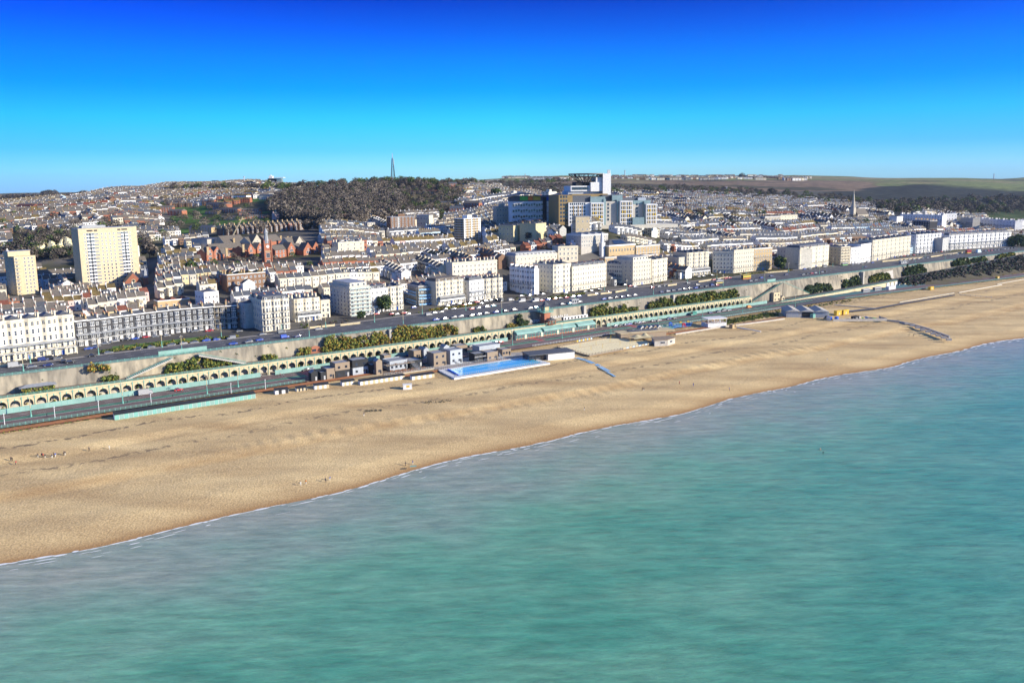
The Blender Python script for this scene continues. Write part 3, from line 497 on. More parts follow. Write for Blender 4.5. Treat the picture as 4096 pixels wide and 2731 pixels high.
for u0, u1, v0 in ((3300, 3375, 1120), (3430, 3475, 1100), (3700, 3815, 1060)):
    a = ST(*P(u0, v0, 14)[:2])[0]; b = ST(*P(u1, v0-8, 14)[:2])[0]; p_ = MB(); f = lambda z: -3.6*(21.1-z)/15.2-.25; z0 = rz(a)+.1; z1 = 17.5 if u0 < 3400 else (19 if u0 < 3600 else 20.6)
    p_.add([(0, f(z0), z0), (b-a, f(z0), z0+.5), (b-a+1, f(z1), z1), (2, f(z1-2), z1-2)], [(0, 1, 2, 3)]); tag(p_.build('repair_patch', 'white' if 0 else 'hospital_stone', None, S(a, -.1, 0), COAST), ['stepped pale render patch on the cliff wall between two bushes', 'pale render patch on the cliff wall left of the round bush', 'long pale render patch on the far cliff wall'][(u0 > 3400)+(u0 > 3600)], 'render patch')
# shrubs on the cliff wall: pixel box -> s range and height range on the wall
def wallshrub(u0, v0, u1, v1, pal, label, seed, t=-3.2, cat='ivy', dens=7, size=.45, thick=2.4):
    tm = t; um = (u0+u1)/2; n_ = N_; # solve s on the plane t=tm through each pixel column
    def s_of(u, v):
        q = ray(u, v); p = np.array([0, 0, H]); k = ((P0+n_*tm)[:2]@n_-0)/(q[:2]@n_); w = p+q*k; return ST(w[0], w[1])[0], w[2]
    sa, zt1 = s_of(u0, v1); sb, zt0 = s_of(u1, v0); _, zb1 = s_of(u0, v1); za_ = s_of(um, v0+(v1-v0)*.12)[1]; zb_ = s_of(um, v1-(v1-v0)*.05)[1]
    zlo = DZ if sb < 236 else max(6.0, rz((sa+sb)/2)); zb_ = max(zb_, zlo); L_ = sb-sa; hh = max(za_-zb_, 1.5)
    r = random.Random(seed); sp = []; n = int(L_*hh/2.2)+5
    for i in range(n):
        x = r.random()*L_; e = min(1, 4*min(x, L_-x)/L_+.45); topn = hh*(.78+.3*vnoise(x/3.2+seed, 0., seed)) * e; R = r.uniform(.8, 1.5); z = r.random()*max(topn-R*.5, .5); sp.append((x, -r.random()*thick*(1-.5*z/max(hh, 1)), z+.2, R))
    rt = empty('wall_shrub', S(sa, tm+.9, zb_), COAST, label, cat); put('foliage', leafmesh('foliage', sp, pal, dens, size, seed), rt); return rt
WS = [(1290, 1330, 1430, 1410, 'gold', 'left half of the big golden-green shrub mass against the cliff wall'), (1420, 1320, 1552, 1398, 'gold', 'right part of the first golden-green shrub mass, ending at the buttress'),
 (1566, 1292, 1700, 1368, 'gold', 'left half of the second golden-green shrub mass above the arcade'), (1690, 1286, 1826, 1356, 'gold', 'right half of the second golden-green shrub mass above the arcade'),
 (664, 1428, 858, 1488, 'green', 'dense dark green ivy mass filling the corner below the cliff stairs'), (836, 1440, 918, 1466, 'green', 'low green ivy spur below the grey stair screens'),
 (1046, 1412, 1106, 1444, 'green', 'small ragged olive bush against the cliff wall left of the brick arch'), (1190, 1384, 1242, 1422, 'gold', 'bright golden bush beside the red brick arch in the cliff wall'),
 (358, 1446, 428, 1482, 'rust', 'rust-tinged tree clinging to the cliff wall above the arcade'), (405, 1502, 468, 1520, 'green', 'low green bush at the wall foot right of the lone wall tree'),
 (1895, 1302, 1936, 1328, 'green', 'small green bush on the wall between the golden masses and the cypress'), (2066, 1256, 2090, 1306, 'evergreen', 'tall dark cypress-like shrub left of the lift tower'), (2028, 1288, 2068, 1312, 'rust', 'low rounded shrubs at the foot of the cypress'), (2094, 1274, 2112, 1306, 'evergreen', 'short dark conifer between the cypress and the lift tower'),
 (2362, 1210, 2446, 1268, 'green', 'round green ivy bush right of the white painted strip'), (2456, 1214, 2506, 1258, 'green', 'pale green bush, first of the pair above the arcade'), (2500, 1222, 2560, 1256, 'green', 'pale green bush, second of the pair above the arcade'),
 (2594, 1186, 2700, 1238, 'green', 'ragged green creeper at the left end of the long hedge on the wall'), (2700, 1172, 2800, 1222, 'green', 'middle stretch of the long green creeper on the wall'), (2790, 1158, 2880, 1208, 'green', 'upper right stretch of the long green creeper'), (2878, 1152, 2952, 1200, 'green', 'right end of the long green creeper below the parked cars'),
 (3038, 1184, 3094, 1212, 'green', 'dark bushes beside the small yellow house'), (3216, 1130, 3328, 1174, 'evergreen', 'dark bush mass left of the stepped pale patch'), (3370, 1108, 3408, 1150, 'evergreen', 'dark bush between the two pale render patches'), (3404, 1098, 3440, 1142, 'evergreen', 'taller dark bush right against the render patch'),
 (3478, 1086, 3560, 1130, 'green', 'rounded green bush on the far cliff wall'), (3614, 1052, 3704, 1104, 'evergreen', 'large dark bush on the far cliff wall'), (3812, 1028, 3880, 1062, 'evergreen', 'dark bush row right of the long render patch'), (3880, 1024, 3948, 1056, 'evergreen', 'end of the dark bush row on the far wall'), (3990, 1010, 4060, 1030, 'green', 'low hedge at the far end of the cliff wall')]
for i, w in enumerate(WS): wallshrub(*w[:5], w[5], 100+i, size=.4 if w[0] < 2600 else .6, dens=6)
# tufts growing from the wall
tuft = [leafmesh('tuft', [(0, 0, 0, .5), (.4, 0, -.3, .35)], 'green', 6, .22, i) for i in range(3)]
for i in range(60):
    s_ = random.uniform(-320, 420); f = random.uniform(.1, .8); tag(put('wall_tuft', tuft[i % 3], None, S(s_, -f*1.8-.1, 21.1-f*8), COAST), 'small tuft of weeds rooted in a crack of the cliff wall', 'weed tuft', 'weed tufts rooted in cracks of the cliff wall')
# thicket on the slope far right
sp_ = []
for _ in range(900):
    s_ = random.uniform(455, 900); t_ = random.uniform(-(26+(s_-455)*.05), -15.8); f = (t_+15.8)/-(12+(s_-455)*.05); z = max(6.2, rz(s_)*(1-f)+6.4*f)+.6
    if s_ < 480 and random.random() < .6: continue
    sp_.append((s_, t_, z, random.uniform(1.4, 2.9)))
v, m_ = leafarr([(0, 0, 0, 1)], 5, .5, 1); sp2 = []
for s_, t_, z, R in sp_: q = S(s_, t_, z); sp2.append((q[0], q[1], q[2], R))
tag(put('thicket', leafmesh('thicket', sp2, 'darkbare', 5, .8, 3)), 'dense grey-brown leafless thicket on the bank between ramp road and lower drive', 'thicket', kind='stuff')
bk = MB(); q = np.linspace(478, 900, 20)
for a, b in zip(q[:-1], q[1:]): bk.add([S(a, -15.2, rz(a)), S(b, -15.2, rz(b)), S(b, -44, 6.05), S(a, -30, 6.05)], [(0, 1, 2, 3)])
mat('earth', (.10, .085, .05), rnd=0); tag(bk.build('earth_bank', 'earth'), kind='structure')
# scrub strip behind beach
sp2 = []
for _ in range(420):
    s_ = random.uniform(-318, -190); q = S(s_, random.uniform(-43, -37.5), 5.3); sp2.append((*q, random.uniform(.25, .55)))
for _ in range(260):
    s_ = random.uniform(150, 215); q = S(s_, random.uniform(-56, -44)+(s_-150)*.02, 5.6); sp2.append((*q, random.uniform(.7, 1.5)))
for _ in range(160):
    s_ = random.uniform(215, 330); q = S(s_, random.uniform(-47, -38), 5.4); sp2.append((*q, random.uniform(.3, .9)))
tag(put('scrub', leafmesh('scrub', sp2, 'green', 5, .35, 9)), 'low straggling scrub on the edge of the shingle', 'scrub', kind='stuff')
# ================================================================ LIFT TOWER + PAVILION
q = ST(*P(2187, 1296, 13)[:2]); r2 = empty('lift_tower', S(q[0], -6.5, 13), COAST, 'red brick lift tower with a green domed pagoda top rising to the cliff-top road', 'lift tower')
a = MB(); a.box(-2.4, 2.4, -2.2, 2.4, 0, 8); a.box(-2.7, 2.7, -2.5, 2.6, 7.4, 8); a.build('shaft', 'red_brick', r2)
a = MB(); a.box(-4, 4.6, -3, 6.4, 8, 8.35); a.build('landing', 'sea_green', r2)
a = MB()
for x in np.arange(-4, 4.7, .6): a.box(x-.05, x+.05, -3.05, -2.95, 8.35, 9.5); 
for y in np.arange(-3, 6, .6): a.box(-4.05, -3.95, y-.05, y+.05, 8.35, 9.5); a.box(4.55, 4.65, y-.05, y+.05, 8.35, 9.5)
a.box(-4, 4.6, -3.1, -2.9, 9.4, 9.55); a.box(-4.1, -3.9, -3, 6, 9.4, 9.55); a.box(4.5, 4.7, -3, 6, 9.4, 9.55); a.build('balustrade', 'sea_green', r2)
a = MB(); a.box(-1.9, 1.9, -1.8, 1.8, 8.35, 12.2); a.build('kiosk', 'terrace_cream', r2)
a = MB()
for x in (-1.95, 1.95):
    for y in (-1.85, 1.85): a.box(x-.2, x+.2, y-.2, y+.2, 8.35, 12.2)
a.build('corner_posts', 'sea_green', r2); a = MB(); a.hip(-2.5, 2.5, -2.4, 2.4, 12.2, 1.2, 0, .5, .28); pr = [(2.0, 13), (1.9, 13.6), (1.5, 14.3), (.9, 14.9), (.4, 15.6), (.12, 16.2), (.05, 17.6)]
for (r0, z0), (r1, z1) in zip(pr[:-1], pr[1:]): a.cyl((0, 0), r0, r1, z0, z1, 8)
a.build('roof', 'slate', r2)
a = MB(); a.box(-1.6, 4.6, -6, -2.3, 0, .2); 
for x in (-1.4, 1.2, 4.2): a.box(x-.25, x+.25, -5.8, -5.3, .2, 3)
a.hip(-1.9, 4.9, -6.2, -2.3, 3, .9, 1, .5); a.cyl((1.5, -4.2), 1.6, .8, 3.7, 4.6, 8, 1); a.build('entrance_porch', ['red_brick', 'slate'], r2)
# glazed green pavilion
r2 = empty('pavilion', S(-6, -12.6, 6), COAST, 'long glazed pavilion with curved sea-green roof and brick plinth below the lift', 'pavilion'); Lp = 68
a = MB(); a.box(0, Lp, 0, 8, 0, 3.6); a.build('wall', 'cream', r2); a = MB(); a.box(0, Lp, -.1, -.01, 0, .95); a.build('brick_plinth', 'red_brick', r2)
a = MB()
for x0, x1 in ((0, 20.5), (22.5, 50), (52, Lp)):
    pf = [(-1.6, 3.5), (-1.2, 4.4), (-.2, 5.2), (1.4, 5.6), (3, 5.7)]
    for (y0, z0), (y1, z1) in zip(pf[:-1], pf[1:]): a.add([(x0, y0, z0), (x1, y0, z0), (x1, y1, z1), (x0, y1, z1)], [(0, 1, 2, 3)])
    for x in (x0, x1): a.add([(x, y, z) for y, z in pf]+[(x, 3, 3.4), (x, -1.6, 3.4)], [tuple(range(7))])
a.box(0, Lp, 1.5, 8, 5.5, 6.3); a.build('roof', 'sea_green_pale', r2)
a = MB()
for i in range(31):
    x = i*Lp/30; a.box(x-.14, x+.14, -.25, -.02, 0, 3.6)
a.box(0, Lp, -.2, -.05, 3.3, 3.6); a.box(0, Lp, -.2, -.05, .9, 1.1); a.build('glazing_bars', 'sea_green', r2)
wm = MB(); wm.box(-.85, .85, -.06, 0, 0, 2.0); wm.box(-.04, .04, -.1, -.06, 0, 2, 1); wm.box(-.85, .85, -.1, -.06, 1.3, 1.38, 1); wmm = wm.mesh('pane', ['glass', 'frame'])
for i in range(30):
    if i % 6 == 3: a = MB(); a.box(-.8, .8, -.08, 0, 0, 2.9); put('door', a.mesh('door', ['cream']), r2, ((i+.5)*Lp/30, -.11, .1))
    else: put('window', wmm, r2, ((i+.5)*Lp/30, -.06, 1.15))
railing('railing', 'sea-green railing along the walkway over the pavilion roof', -8, 62, -9.6, 12.8)
a = MB(); a.box(0, 70, -9.8, -1, 12, 12.6); tag(a.build('walkway_slab', 'deck', None, S(-8, 0, .2), COAST), 'walkway slab over the pavilion at lift level', 'walkway')
def wtext(txt, u, v, h, label, t, mt='pure_white', tilt=0):
    q = ray(u, v); kk_ = (P0+N_*t)@N_/(q[:2]@N_); w = np.array([0, 0, H])+q*kk_; c = bpy.data.curves.new('lettering', 'FONT'); c.body = txt; c.size = h; c.extrude = .03; c.align_x = 'CENTER'; o = bpy.data.objects.new('tmp', c); C.objects.link(o)
    bpy.context.view_layer.update(); me = bpy.data.meshes.new_from_object(o.evaluated_get(bpy.context.evaluated_depsgraph_get())); C.objects.unlink(o); bpy.data.objects.remove(o); me.materials.clear(); me.materials.append(MATS[mt])
    b = bpy.data.objects.new('graffiti', me); C.objects.link(b); b.location = w; b.rotation_euler = (math.radians(90)-tilt, 0, COAST); tag(b, label, 'graffiti'); return b
TI = math.atan(1.8/8.1)
wtext('PUMA/', 2142, 1289, 2.9, 'white painted letters PUMA on the wall left of the lift tower', -2.0, tilt=TI); wtext('TARLAPA 033', 2239, 1271, 2.6, 'white painted letters TARLAPA 033 on the wall right of the lift tower', -1.9, tilt=TI)
# white painted strip with arches
a = MB(); a.box(0, 22, -.2, .2, 0, 2.2); tag(a.build('low_wall', 'pure_white', None, S(42, -2.7, 13), COAST), 'white painted low wall with small dark arches on the walkway right of the lift', 'low wall')
for i in range(7): a = MB(); a.cyl((0, 0), .8, .8, -.03, .03, 10); o = a.build('hatch', 'charcoal', None, S(43.5+i*3, -2.93, 13.9), COAST); o.rotation_euler = (math.radians(90), 0, COAST); tag(o, f'dark round-topped hatch, {nth(i)} from the left, in the white low wall', 'hatch', 'dark hatches in the white low wall')
# brick arch in the wall
a = MB(); a.add([(-3.6, 0, 0), (3.6, 0, 0)]+[(3.6*math.cos(math.pi*k/10), 0, 1+3.2*math.sin(math.pi*k/10)) for k in range(11)], [tuple(range(13))]); q = ST(*P(1262, 1412, 13)[:2]); o = a.build('brick_arch', 'red_brick', None, S(q[0], -2.05, 13), COAST); tag(o, 'shallow red brick arch with window set into the cliff wall', 'brick arch'); b = MB(); b.box(-1.8, .6, -.12, -.03, 1, 2.3); b.build('window', 'glass', o)
# shelter with ivy at far left
q = ST(*P(150, 1560, 13)[:2]); r2 = empty('shelter', S(q[0], -6.6, 13), COAST, 'ivy-clad shelter with a shallow pale roof on the arcade walkway, far left', 'shelter'); a = MB(); a.hip(-7, 7, -1.6, 3.6, 3, 1, 0, .6); a.build('roof', 'lead', r2); a = MB(); a.box(-6.4, 6.4, -1.2, 3.2, 0, 3); a.build('wall', 'earth', r2)
put('ivy', leafmesh('ivy', [(random.uniform(-6.3, 6.3), -1.4, random.uniform(.3, 2.6), .6) for _ in range(60)], 'green', 7, .3, 4), r2)
# ================================================================ BUILDING KIT
_WM = {}
def winmesh(w, h, kind='sash'):
    k = (round(w, 2), round(h, 2), kind)
    if k in _WM: return _WM[k]
    m_ = MB()
    if kind == 'sash':
        m_.box(-w/2, w/2, -.05, 0, 0, h, 0); f = .07
        m_.box(-w/2-.06, -w/2+f, -.1, -.05, 0, h, 1); m_.box(w/2-f, w/2+.06, -.1, -.05, 0, h, 1); m_.box(-w/2+f, w/2-f, -.1, -.05, h-f, h, 1); m_.box(-w/2+f, w/2-f, -.1, -.05, h/2-.05, h/2+.05, 1); m_.box(-w/2-.12, w/2+.12, -.16, 0, -.12, 0, 1)
    elif kind == 'arch':
        m_.box(-w/2, w/2, -.05, 0, 0, h-w/2, 0); m_.add([(w/2*math.cos(math.pi*i/8), -.05, h-w/2+w/2*math.sin(math.pi*i/8)) for i in range(9)], [tuple(range(9))], 0); m_.box(-w/2, w/2, -.09, -.05, h*.45, h*.5, 1); m_.box(-.04, .04, -.09, -.05, 0, h, 1)
        for i in range(8):
            a, b = [(((w/2+.18)*math.cos(math.pi*j/8), -.1, h-w/2+(w/2+.18)*math.sin(math.pi*j/8))) for j in (i, i+1)]; c, d_ = [((w/2*math.cos(math.pi*j/8), -.1, h-w/2+w/2*math.sin(math.pi*j/8))) for j in (i+1, i)]; m_.add([a, b, c, d_], [(0, 1, 2, 3)], 2)
    elif kind == 'white':      # white framed with blinds
        m_.box(-w/2-.16, w/2+.16, -.06, 0, -.14, h+.14, 1); m_.box(-w/2, w/2, -.08, -.06, 0, h, 0); m_.box(-w/2, w/2, -.12, -.08, h*.5-.05, h*.5+.05, 1); m_.box(-.04, .04, -.12, -.08, 0, h, 1)
    elif kind == 'bare': m_.box(-w/2, w/2, -.05, 0, 0, h, 0)
    elif kind == 'quad':
        m_.box(-w/2-.08, w/2+.08, -.04, 0, -.08, h+.08, 1)
        n = max(2, int(w/.9))
        for i in range(n): a = -w/2+i*w/n; m_.box(a+.06, a+w/n-.06, -.07, -.04, .05, h-.05, 0)
    _WM[k] = m_.mesh('window', ['glass', 'frame', 'pale']); return _WM[k]
_CH = {}
def chimney(parent, x, y, z, l=2.2, h=1.8, mt='cream', n=4, rz_=0):
    k = (round(l, 1), round(h, 1), mt, n)
    if k not in _CH:
        m_ = MB(); m_.box(-.4, .4, -l/2, l/2, -1.5, h, 0); m_.box(-.5, .5, -l/2-.1, l/2+.1, h, h+.18, 0)
        for i in range(n): m_.cyl((0, -l/2+(i+.5)*l/n), .15, .12, h+.18, h+.8, 6, 1)
        _CH[k] = m_.mesh('chimney', [mt, 'pot'])
    return put('chimney', _CH[k], parent, (x, y, z), rz_)
def railmesh(par, pts, z, mt='iron', h=1.0, nm='balcony', slab=True, step=.45):
    m_ = MB()
    for (x0, y0), (x1, y1) in zip(pts[:-1], pts[1:]):
        L_ = math.hypot(x1-x0, y1-y0); n = max(1, int(L_/step)); m_.beam((x0, y0, z+h), (x1, y1, z+h), .1); m_.beam((x0, y0, z+.15), (x1, y1, z+.15), .06)
        for i in range(n+1): f = i/n; m_.box(x0+(x1-x0)*f-.025, x0+(x1-x0)*f+.025, y0+(y1-y0)*f-.025, y0+(y1-y0)*f+.025, z, z+h)
    if slab: m_.prism(list(pts)+[(pts[-1][0], .1), (pts[0][0], .1)], z-.22, z-.02, 1)
    return m_.build(nm, [mt, 'white'], par)
def block(name, label, bl, br, vt, fl, wall='cream', bows=0, cols=5, depth=12, wk='sash', ww=1.1, wh=1.9, side=0, verandah=None, balc=(), roof='flat', rm='slate', chim=0, dorm=0, z=21.0, cat='building', group=None, doors=1, arch_top=False, canopy=None, sider=0, h=None, quoin=True, chm=None, gz=None, cw=True, maxw=100, proj_=.9):
    A = P(*bl, z); B = P(*br, z) if gz is None else P(*br, gz)
    if h is None: h = zat(A[0], A[1], vt)-z
    w = math.hypot(B[0]-A[0], B[1]-A[1]); ang = math.atan2(B[1]-A[1], B[0]-A[0])
    rt = empty(name, (A[0], A[1], z), ang, label, cat, group); fh = h/fl if roof != 'flat' else (h-.9)/fl
    # outline of the front with bows
    front = []; slots = []
    if bows:
        p = w/bows
        for i in range(bows):
            x = i*p; front += [(x, 0), (x+.06*p, 0), (x+.28*p, -proj_), (x+.72*p, -proj_), (x+.94*p, 0)]
        front.append((w, 0))
        for i in range(bows):
            x = i*p
            for a, b in (((x+.06*p, 0), (x+.28*p, -proj_)), ((x+.28*p, -proj_), (x+.72*p, -proj_)), ((x+.72*p, -proj_), (x+.94*p, 0))): slots.append(((a[0]+b[0])/2, (a[1]+b[1])/2, math.atan2(b[1]-a[1], b[0]-a[0])))
    else:
        front = [(0, 0), (w, 0)]; slots = [((i+.5)*w/cols, 0, 0) for i in range(cols)]
    outl = front+[(w, depth), (0, depth)]
    m_ = MB(); m_.prism(outl, -10 if z != 21 else -2, h, 0, 1); m_.build('wall', [wall, 'lead'], rt)
    def ring(z0, z1, o, nm, mt):
        mm_ = MB(); k = len(front)
        pts = [(x-(o if i == 0 else 0)+(o if i == k-1 else 0), y-o) for i, (x, y) in enumerate(front)]
        inner = [(x, y+.02) for x, y in front][::-1]
        mm_.prism(pts+inner, z0, z1); mm_.box(-o, -.02, -o+.02, depth, z0, z1-.01); mm_.box(w+.02, w+o, -o+.02, depth, z0, z1-.01); return mm_.build(nm, mt, rt)
    trim = wall if wall in ('cream', 'white', 'pale', 'yellow_cream', 'grey_wall', 'pastel_blue') else 'white'
    if quoin:
        ring(h-.75, h-.45, .38, 'cornice', trim)
        ring(fh-.25, fh-.05, .14, 'string_course', trim)
    mm_ = MB(); t_ = .3
    mm_.box(-.03, .3, .31, depth, h, h+.55); mm_.box(w-.3, w+.03, .31, depth, h, h+.55); mm_.prism([(x, y-.03) for x, y in front]+[(x, y+.3) for x, y in front][::-1], h, h+.6); mm_.build('parapet', trim, rt)
    cnt = 0; extra = MB()
    def win(x, y, zz, a, w_, h_, k):
        nonlocal cnt
        if cnt < maxw: put('window', winmesh(w_, h_, k), rt, (x, y, zz), a); cnt += 1
        else:
            c, s = math.cos(a), math.sin(a); extra.add([(x-c*w_/2+s*.06, y-s*w_/2-c*.06, zz), (x+c*w_/2+s*.06, y+s*w_/2-c*.06, zz), (x+c*w_/2+s*.06, y+s*w_/2-c*.06, zz+h_), (x-c*w_/2+s*.06, y-s*w_/2-c*.06, zz+h_)], [(0, 1, 2, 3)])
    dset = set()
    if doors: dset = {int((i+.5)*len(slots)/doors) for i in range(doors)}
    for f in range(fl):
        for i, (x, y, a) in enumerate(slots):
            hh = min(wh*(1.15 if f == 1 else (.85 if f == fl-1 else 1)), fh*.68); k = wk
            if f == 0 and i in dset:
                d_ = MB(); d_.box(-.5, .5, -.08, 0, 0, 2.4); d_.box(-.75, .75, -.35, 0, 2.45, 2.65, 1); d_.box(-.75, -.55, -.3, 0, 0, 2.45, 1); d_.box(.55, .75, -.3, 0, 0, 2.45, 1); put('door', d_.mesh('door', ['blue_paint' if (i*7) % 3 == 0 else 'charcoal', 'white']), rt, (x, y, 0), a); continue
            if arch_top and f == fl-1: k = 'arch'
            win(x, y, f*fh+(fh-hh)*.42, a, ww, hh, k)
    for i in range(side):
        for f in range(fl):
            if cnt < maxw: win(0, (i+.5)*depth/side, f*fh+(fh-wh*.8)*.42, -math.pi/2, ww*.9, min(wh*.8, fh*.6), 'sash')
    for i in range(sider):
        for f in range(fl): win(w, (i+.5)*depth/sider, f*fh+(fh-wh*.8)*.42, math.pi/2, ww*.9, min(wh*.8, fh*.6), 'sash')
    if extra.v: tag(extra.build('windows', 'glass', rt), kind='stuff')
    pb = [(x, y-1.1) for x, y in front]; pb[0] = (0, pb[0][1]); pb[-1] = (w, pb[-1][1])
    for f in balc: railmesh(rt, pb if bows else [(0, 0), (0, -1.1), (w, -1.1), (w, 0)], f*fh)
    if canopy is not None:
        c_ = MB(); zz = (canopy+1)*fh-.2; pj = 2.0+(.9 if bows else 0); c_.add([(0, -pj, zz-.7), (w, -pj, zz-.7), (w, .05, zz+.25), (0, .05, zz+.25), (0, -pj, zz-.8), (w, -pj, zz-.8)], [(0, 1, 2, 3), (4, 5, 1, 0)]); c_.build('canopy', 'lead', rt); c_ = MB(); n = max(2, int(w/3))
        for i in range(n+1): c_.box(i*w/n-.06, i*w/n+.06, -pj, -pj+.12, canopy*fh-.1, zz-.75)
        c_.build('canopy_frame', 'white', rt); railmesh(rt, [(0, 0), (0, -pj), (w, -pj), (w, 0)], canopy*fh, slab=True)
        c_ = MB()
        for i in range(max(2, int(w/4.5))+1): x = i*(w-.5)/max(2, int(w/4.5)); c_.box(x, x+.5, -pj, -pj+.5, -1, canopy*fh-.25)
        c_.build('pillars', trim, rt)
    if verandah is not None:    # glazed sun room
        c_ = MB(); zz = (verandah+1)*fh; pj = 2.3+(.6 if bows else 0); x0, x1 = .06*w, .97*w; c_.box(x0, x1, -pj, .1-(1 if bows else 0)*0, verandah*fh-.3, verandah*fh); c_.box(x0, x1, -pj+.05, -.02, verandah*fh, verandah*fh+.8); c_.add([(x0, -pj-.2, zz-.6), (x1, -pj-.2, zz-.6), (x1, 0, zz), (x0, 0, zz)], [(0, 1, 2, 3)], 1); n = int((x1-x0)/.9)
        for i in range(n+1): x = x0+(x1-x0)*i/n; c_.box(x-.06, x+.06, -pj, -pj+.1, verandah*fh, zz-.6)
        c_.box(x0, x1, -pj, -pj+.1, zz-.9, zz-.6)
        for i in range(max(2, int(w/4))+1): x = x0+i*(x1-x0-.4)/max(2, int(w/4)); c_.box(x, x+.4, -pj, -pj+.4, -1, verandah*fh-.3)
        c_.build('sun_room', ['white', 'lead'], rt); g = MB(); g.box(x0+.1, x1-.1, -pj+.12, -pj+.16, verandah*fh+.8, zz-.9); g.build('sun_room_glass', 'glass', rt)
    if roof == 'mansard':
        r_ = MB(); rh = 2.6; i0 = .35; r_.add([(i0, i0+.3, h+.02), (w-i0, i0+.3, h+.02), (w-i0, depth-i0, h+.02), (i0, depth-i0, h+.02), (i0+.9, i0+1.3, h+rh), (w-i0-.9, i0+1.3, h+rh), (w-i0-.9, depth-1.2, h+rh), (i0+.9, depth-1.2, h+rh)], [(0, 1, 5, 4), (1, 2, 6, 5), (2, 3, 7, 6), (3, 0, 4, 7), (4, 5, 6, 7)]); r_.build('roof', rm, rt)
        for i in range(dorm):
            x = (i+.5)*w/dorm; d_ = put('dormer', dormesh(rm), rt, (x, .55, h+.3))
    elif roof == 'hips':
        n = max(1, round(w/8)); r_ = MB()
        for i in range(n): r_.hip(i*w/n+.4, (i+1)*w/n-.4, .6, depth-.6, h+.03, 2.0, 0, .1, .5)
        r_.build('roof', rm, rt)
        for i in range(dorm): put('dormer', dormesh(rm), rt, ((i+.5)*w/dorm, 1.2, h+.4))
    elif roof == 'box':
        r_ = MB(); r_.box(w*.1, w*.92, 2, depth-1, h+.05, h+2.8); r_.box(w*.09, w*.93, 1.8, depth-.9, h+2.8, h+3, 1); r_.build('penthouse', ['pale', 'lead'], rt)
        for i in range(max(2, int(w/4))): put('window', winmesh(1.6, 1.6, 'quad'), rt, (w*.1+(i+.5)*w*.82/max(2, int(w/4)), 2, h+.6))
    else:
        r_ = MB(); n = max(1, round(w/9))
        for i in range(n): r_.hip(i*w/n+1.2, (i+1)*w/n-1.2, 2.5, depth-1, h+.03, 1.1, 0, .1, .5)
        r_.build('roof', rm, rt)
    cm = chm or (wall if wall in ('cream', 'white', 'pale') else 'tan_brick')
    for i in range(chim):
        x = (i+.5*(chim == 1)+.0)*w/max(1, chim-1 if chim > 1 else 1); x = min(max(x, .5), w-.5)
        chimney(rt, x, depth*.45, h, 3.2, 2.6, cm, 5)
        if depth > 9: chimney(rt, x, depth*.85, h, 2.0, 2.2, cm, 3)
    return rt, w, h, ang
_DM = {}
def dormesh(rm):
    if rm not in _DM:
        m_ = MB(); m_.box(-.75, .75, 0, 1.8, 0, 1.5, 0); m_.box(-.9, .9, -.1, 1.9, 1.5, 1.65, 1); m_.box(-.5, .5, -.05, 0, .3, 1.35, 2); m_.box(-.04, .04, -.09, -.05, .3, 1.35, 0); _DM[rm] = m_.mesh('dormer', ['white', rm, 'glass'])
    return _DM[rm]
def seg(name, label, ubl, ubr, vt, n_, **k): return block(name, label, ubl, ubr, vt, n_, **k)
# -------- seafront row, left to right
block('terrace_block', 'cream bow-fronted terrace with arched top windows and long verandah, far left', (-260, 1483), (307, 1410), 1317, 5, wall='cream', bows=8, wh=2.2, canopy=1, depth=13, roof='hips', dorm=0, chim=9, arch_top=True, doors=4, maxw=120)
# black brick crescent
CB = [(307, 1388), (402, 1375), (484, 1361), (566, 1348), (640, 1339), (700, 1333), (775, 1326), (853, 1318), (905, 1314), (953, 1311)]
cpts = np.array([P(u, v, 21)[:2] for u, v in CB]); cl = np.concatenate([[0], np.cumsum(np.linalg.norm(np.diff(cpts, axis=0), axis=1))]); ctop = [1284, 1275, 1264, 1253, 1244, 1237, 1231, 1226, 1223, 1220]
def baymesh(w, h, first=False):
    m_ = MB(); pts = [(-w/2, 0), (-w/2+.55, -.85), (w/2-.55, -.85), (w/2, 0)]; m_.prism(pts, -.15, h+.15, 1)
    for a, b in zip(pts[:-1], pts[1:]):
        dx, dy = b[0]-a[0], b[1]-a[1]; L_ = math.hypot(dx, dy); nx, ny = dy/L_*.04, -dx/L_*.04; n = 2 if L_ > 1.2 else 1
        for i in range(n):
            for z0, z1 in ((.2, h*.48), (h*.54, h-.1)):
                f0 = (i+.1)/n; f1 = (i+.9)/n; q = [(a[0]+dx*f0+nx, a[1]+dy*f0+ny, z0), (a[0]+dx*f1+nx, a[1]+dy*f1+ny, z0), (a[0]+dx*f1+nx, a[1]+dy*f1+ny, z1), (a[0]+dx*f0+nx, a[1]+dy*f0+ny, z1)]; m_.add(q, [(0, 1, 2, 3)], 0)
    return m_.mesh('bay_window', ['glass', 'frame'])
NH = 14
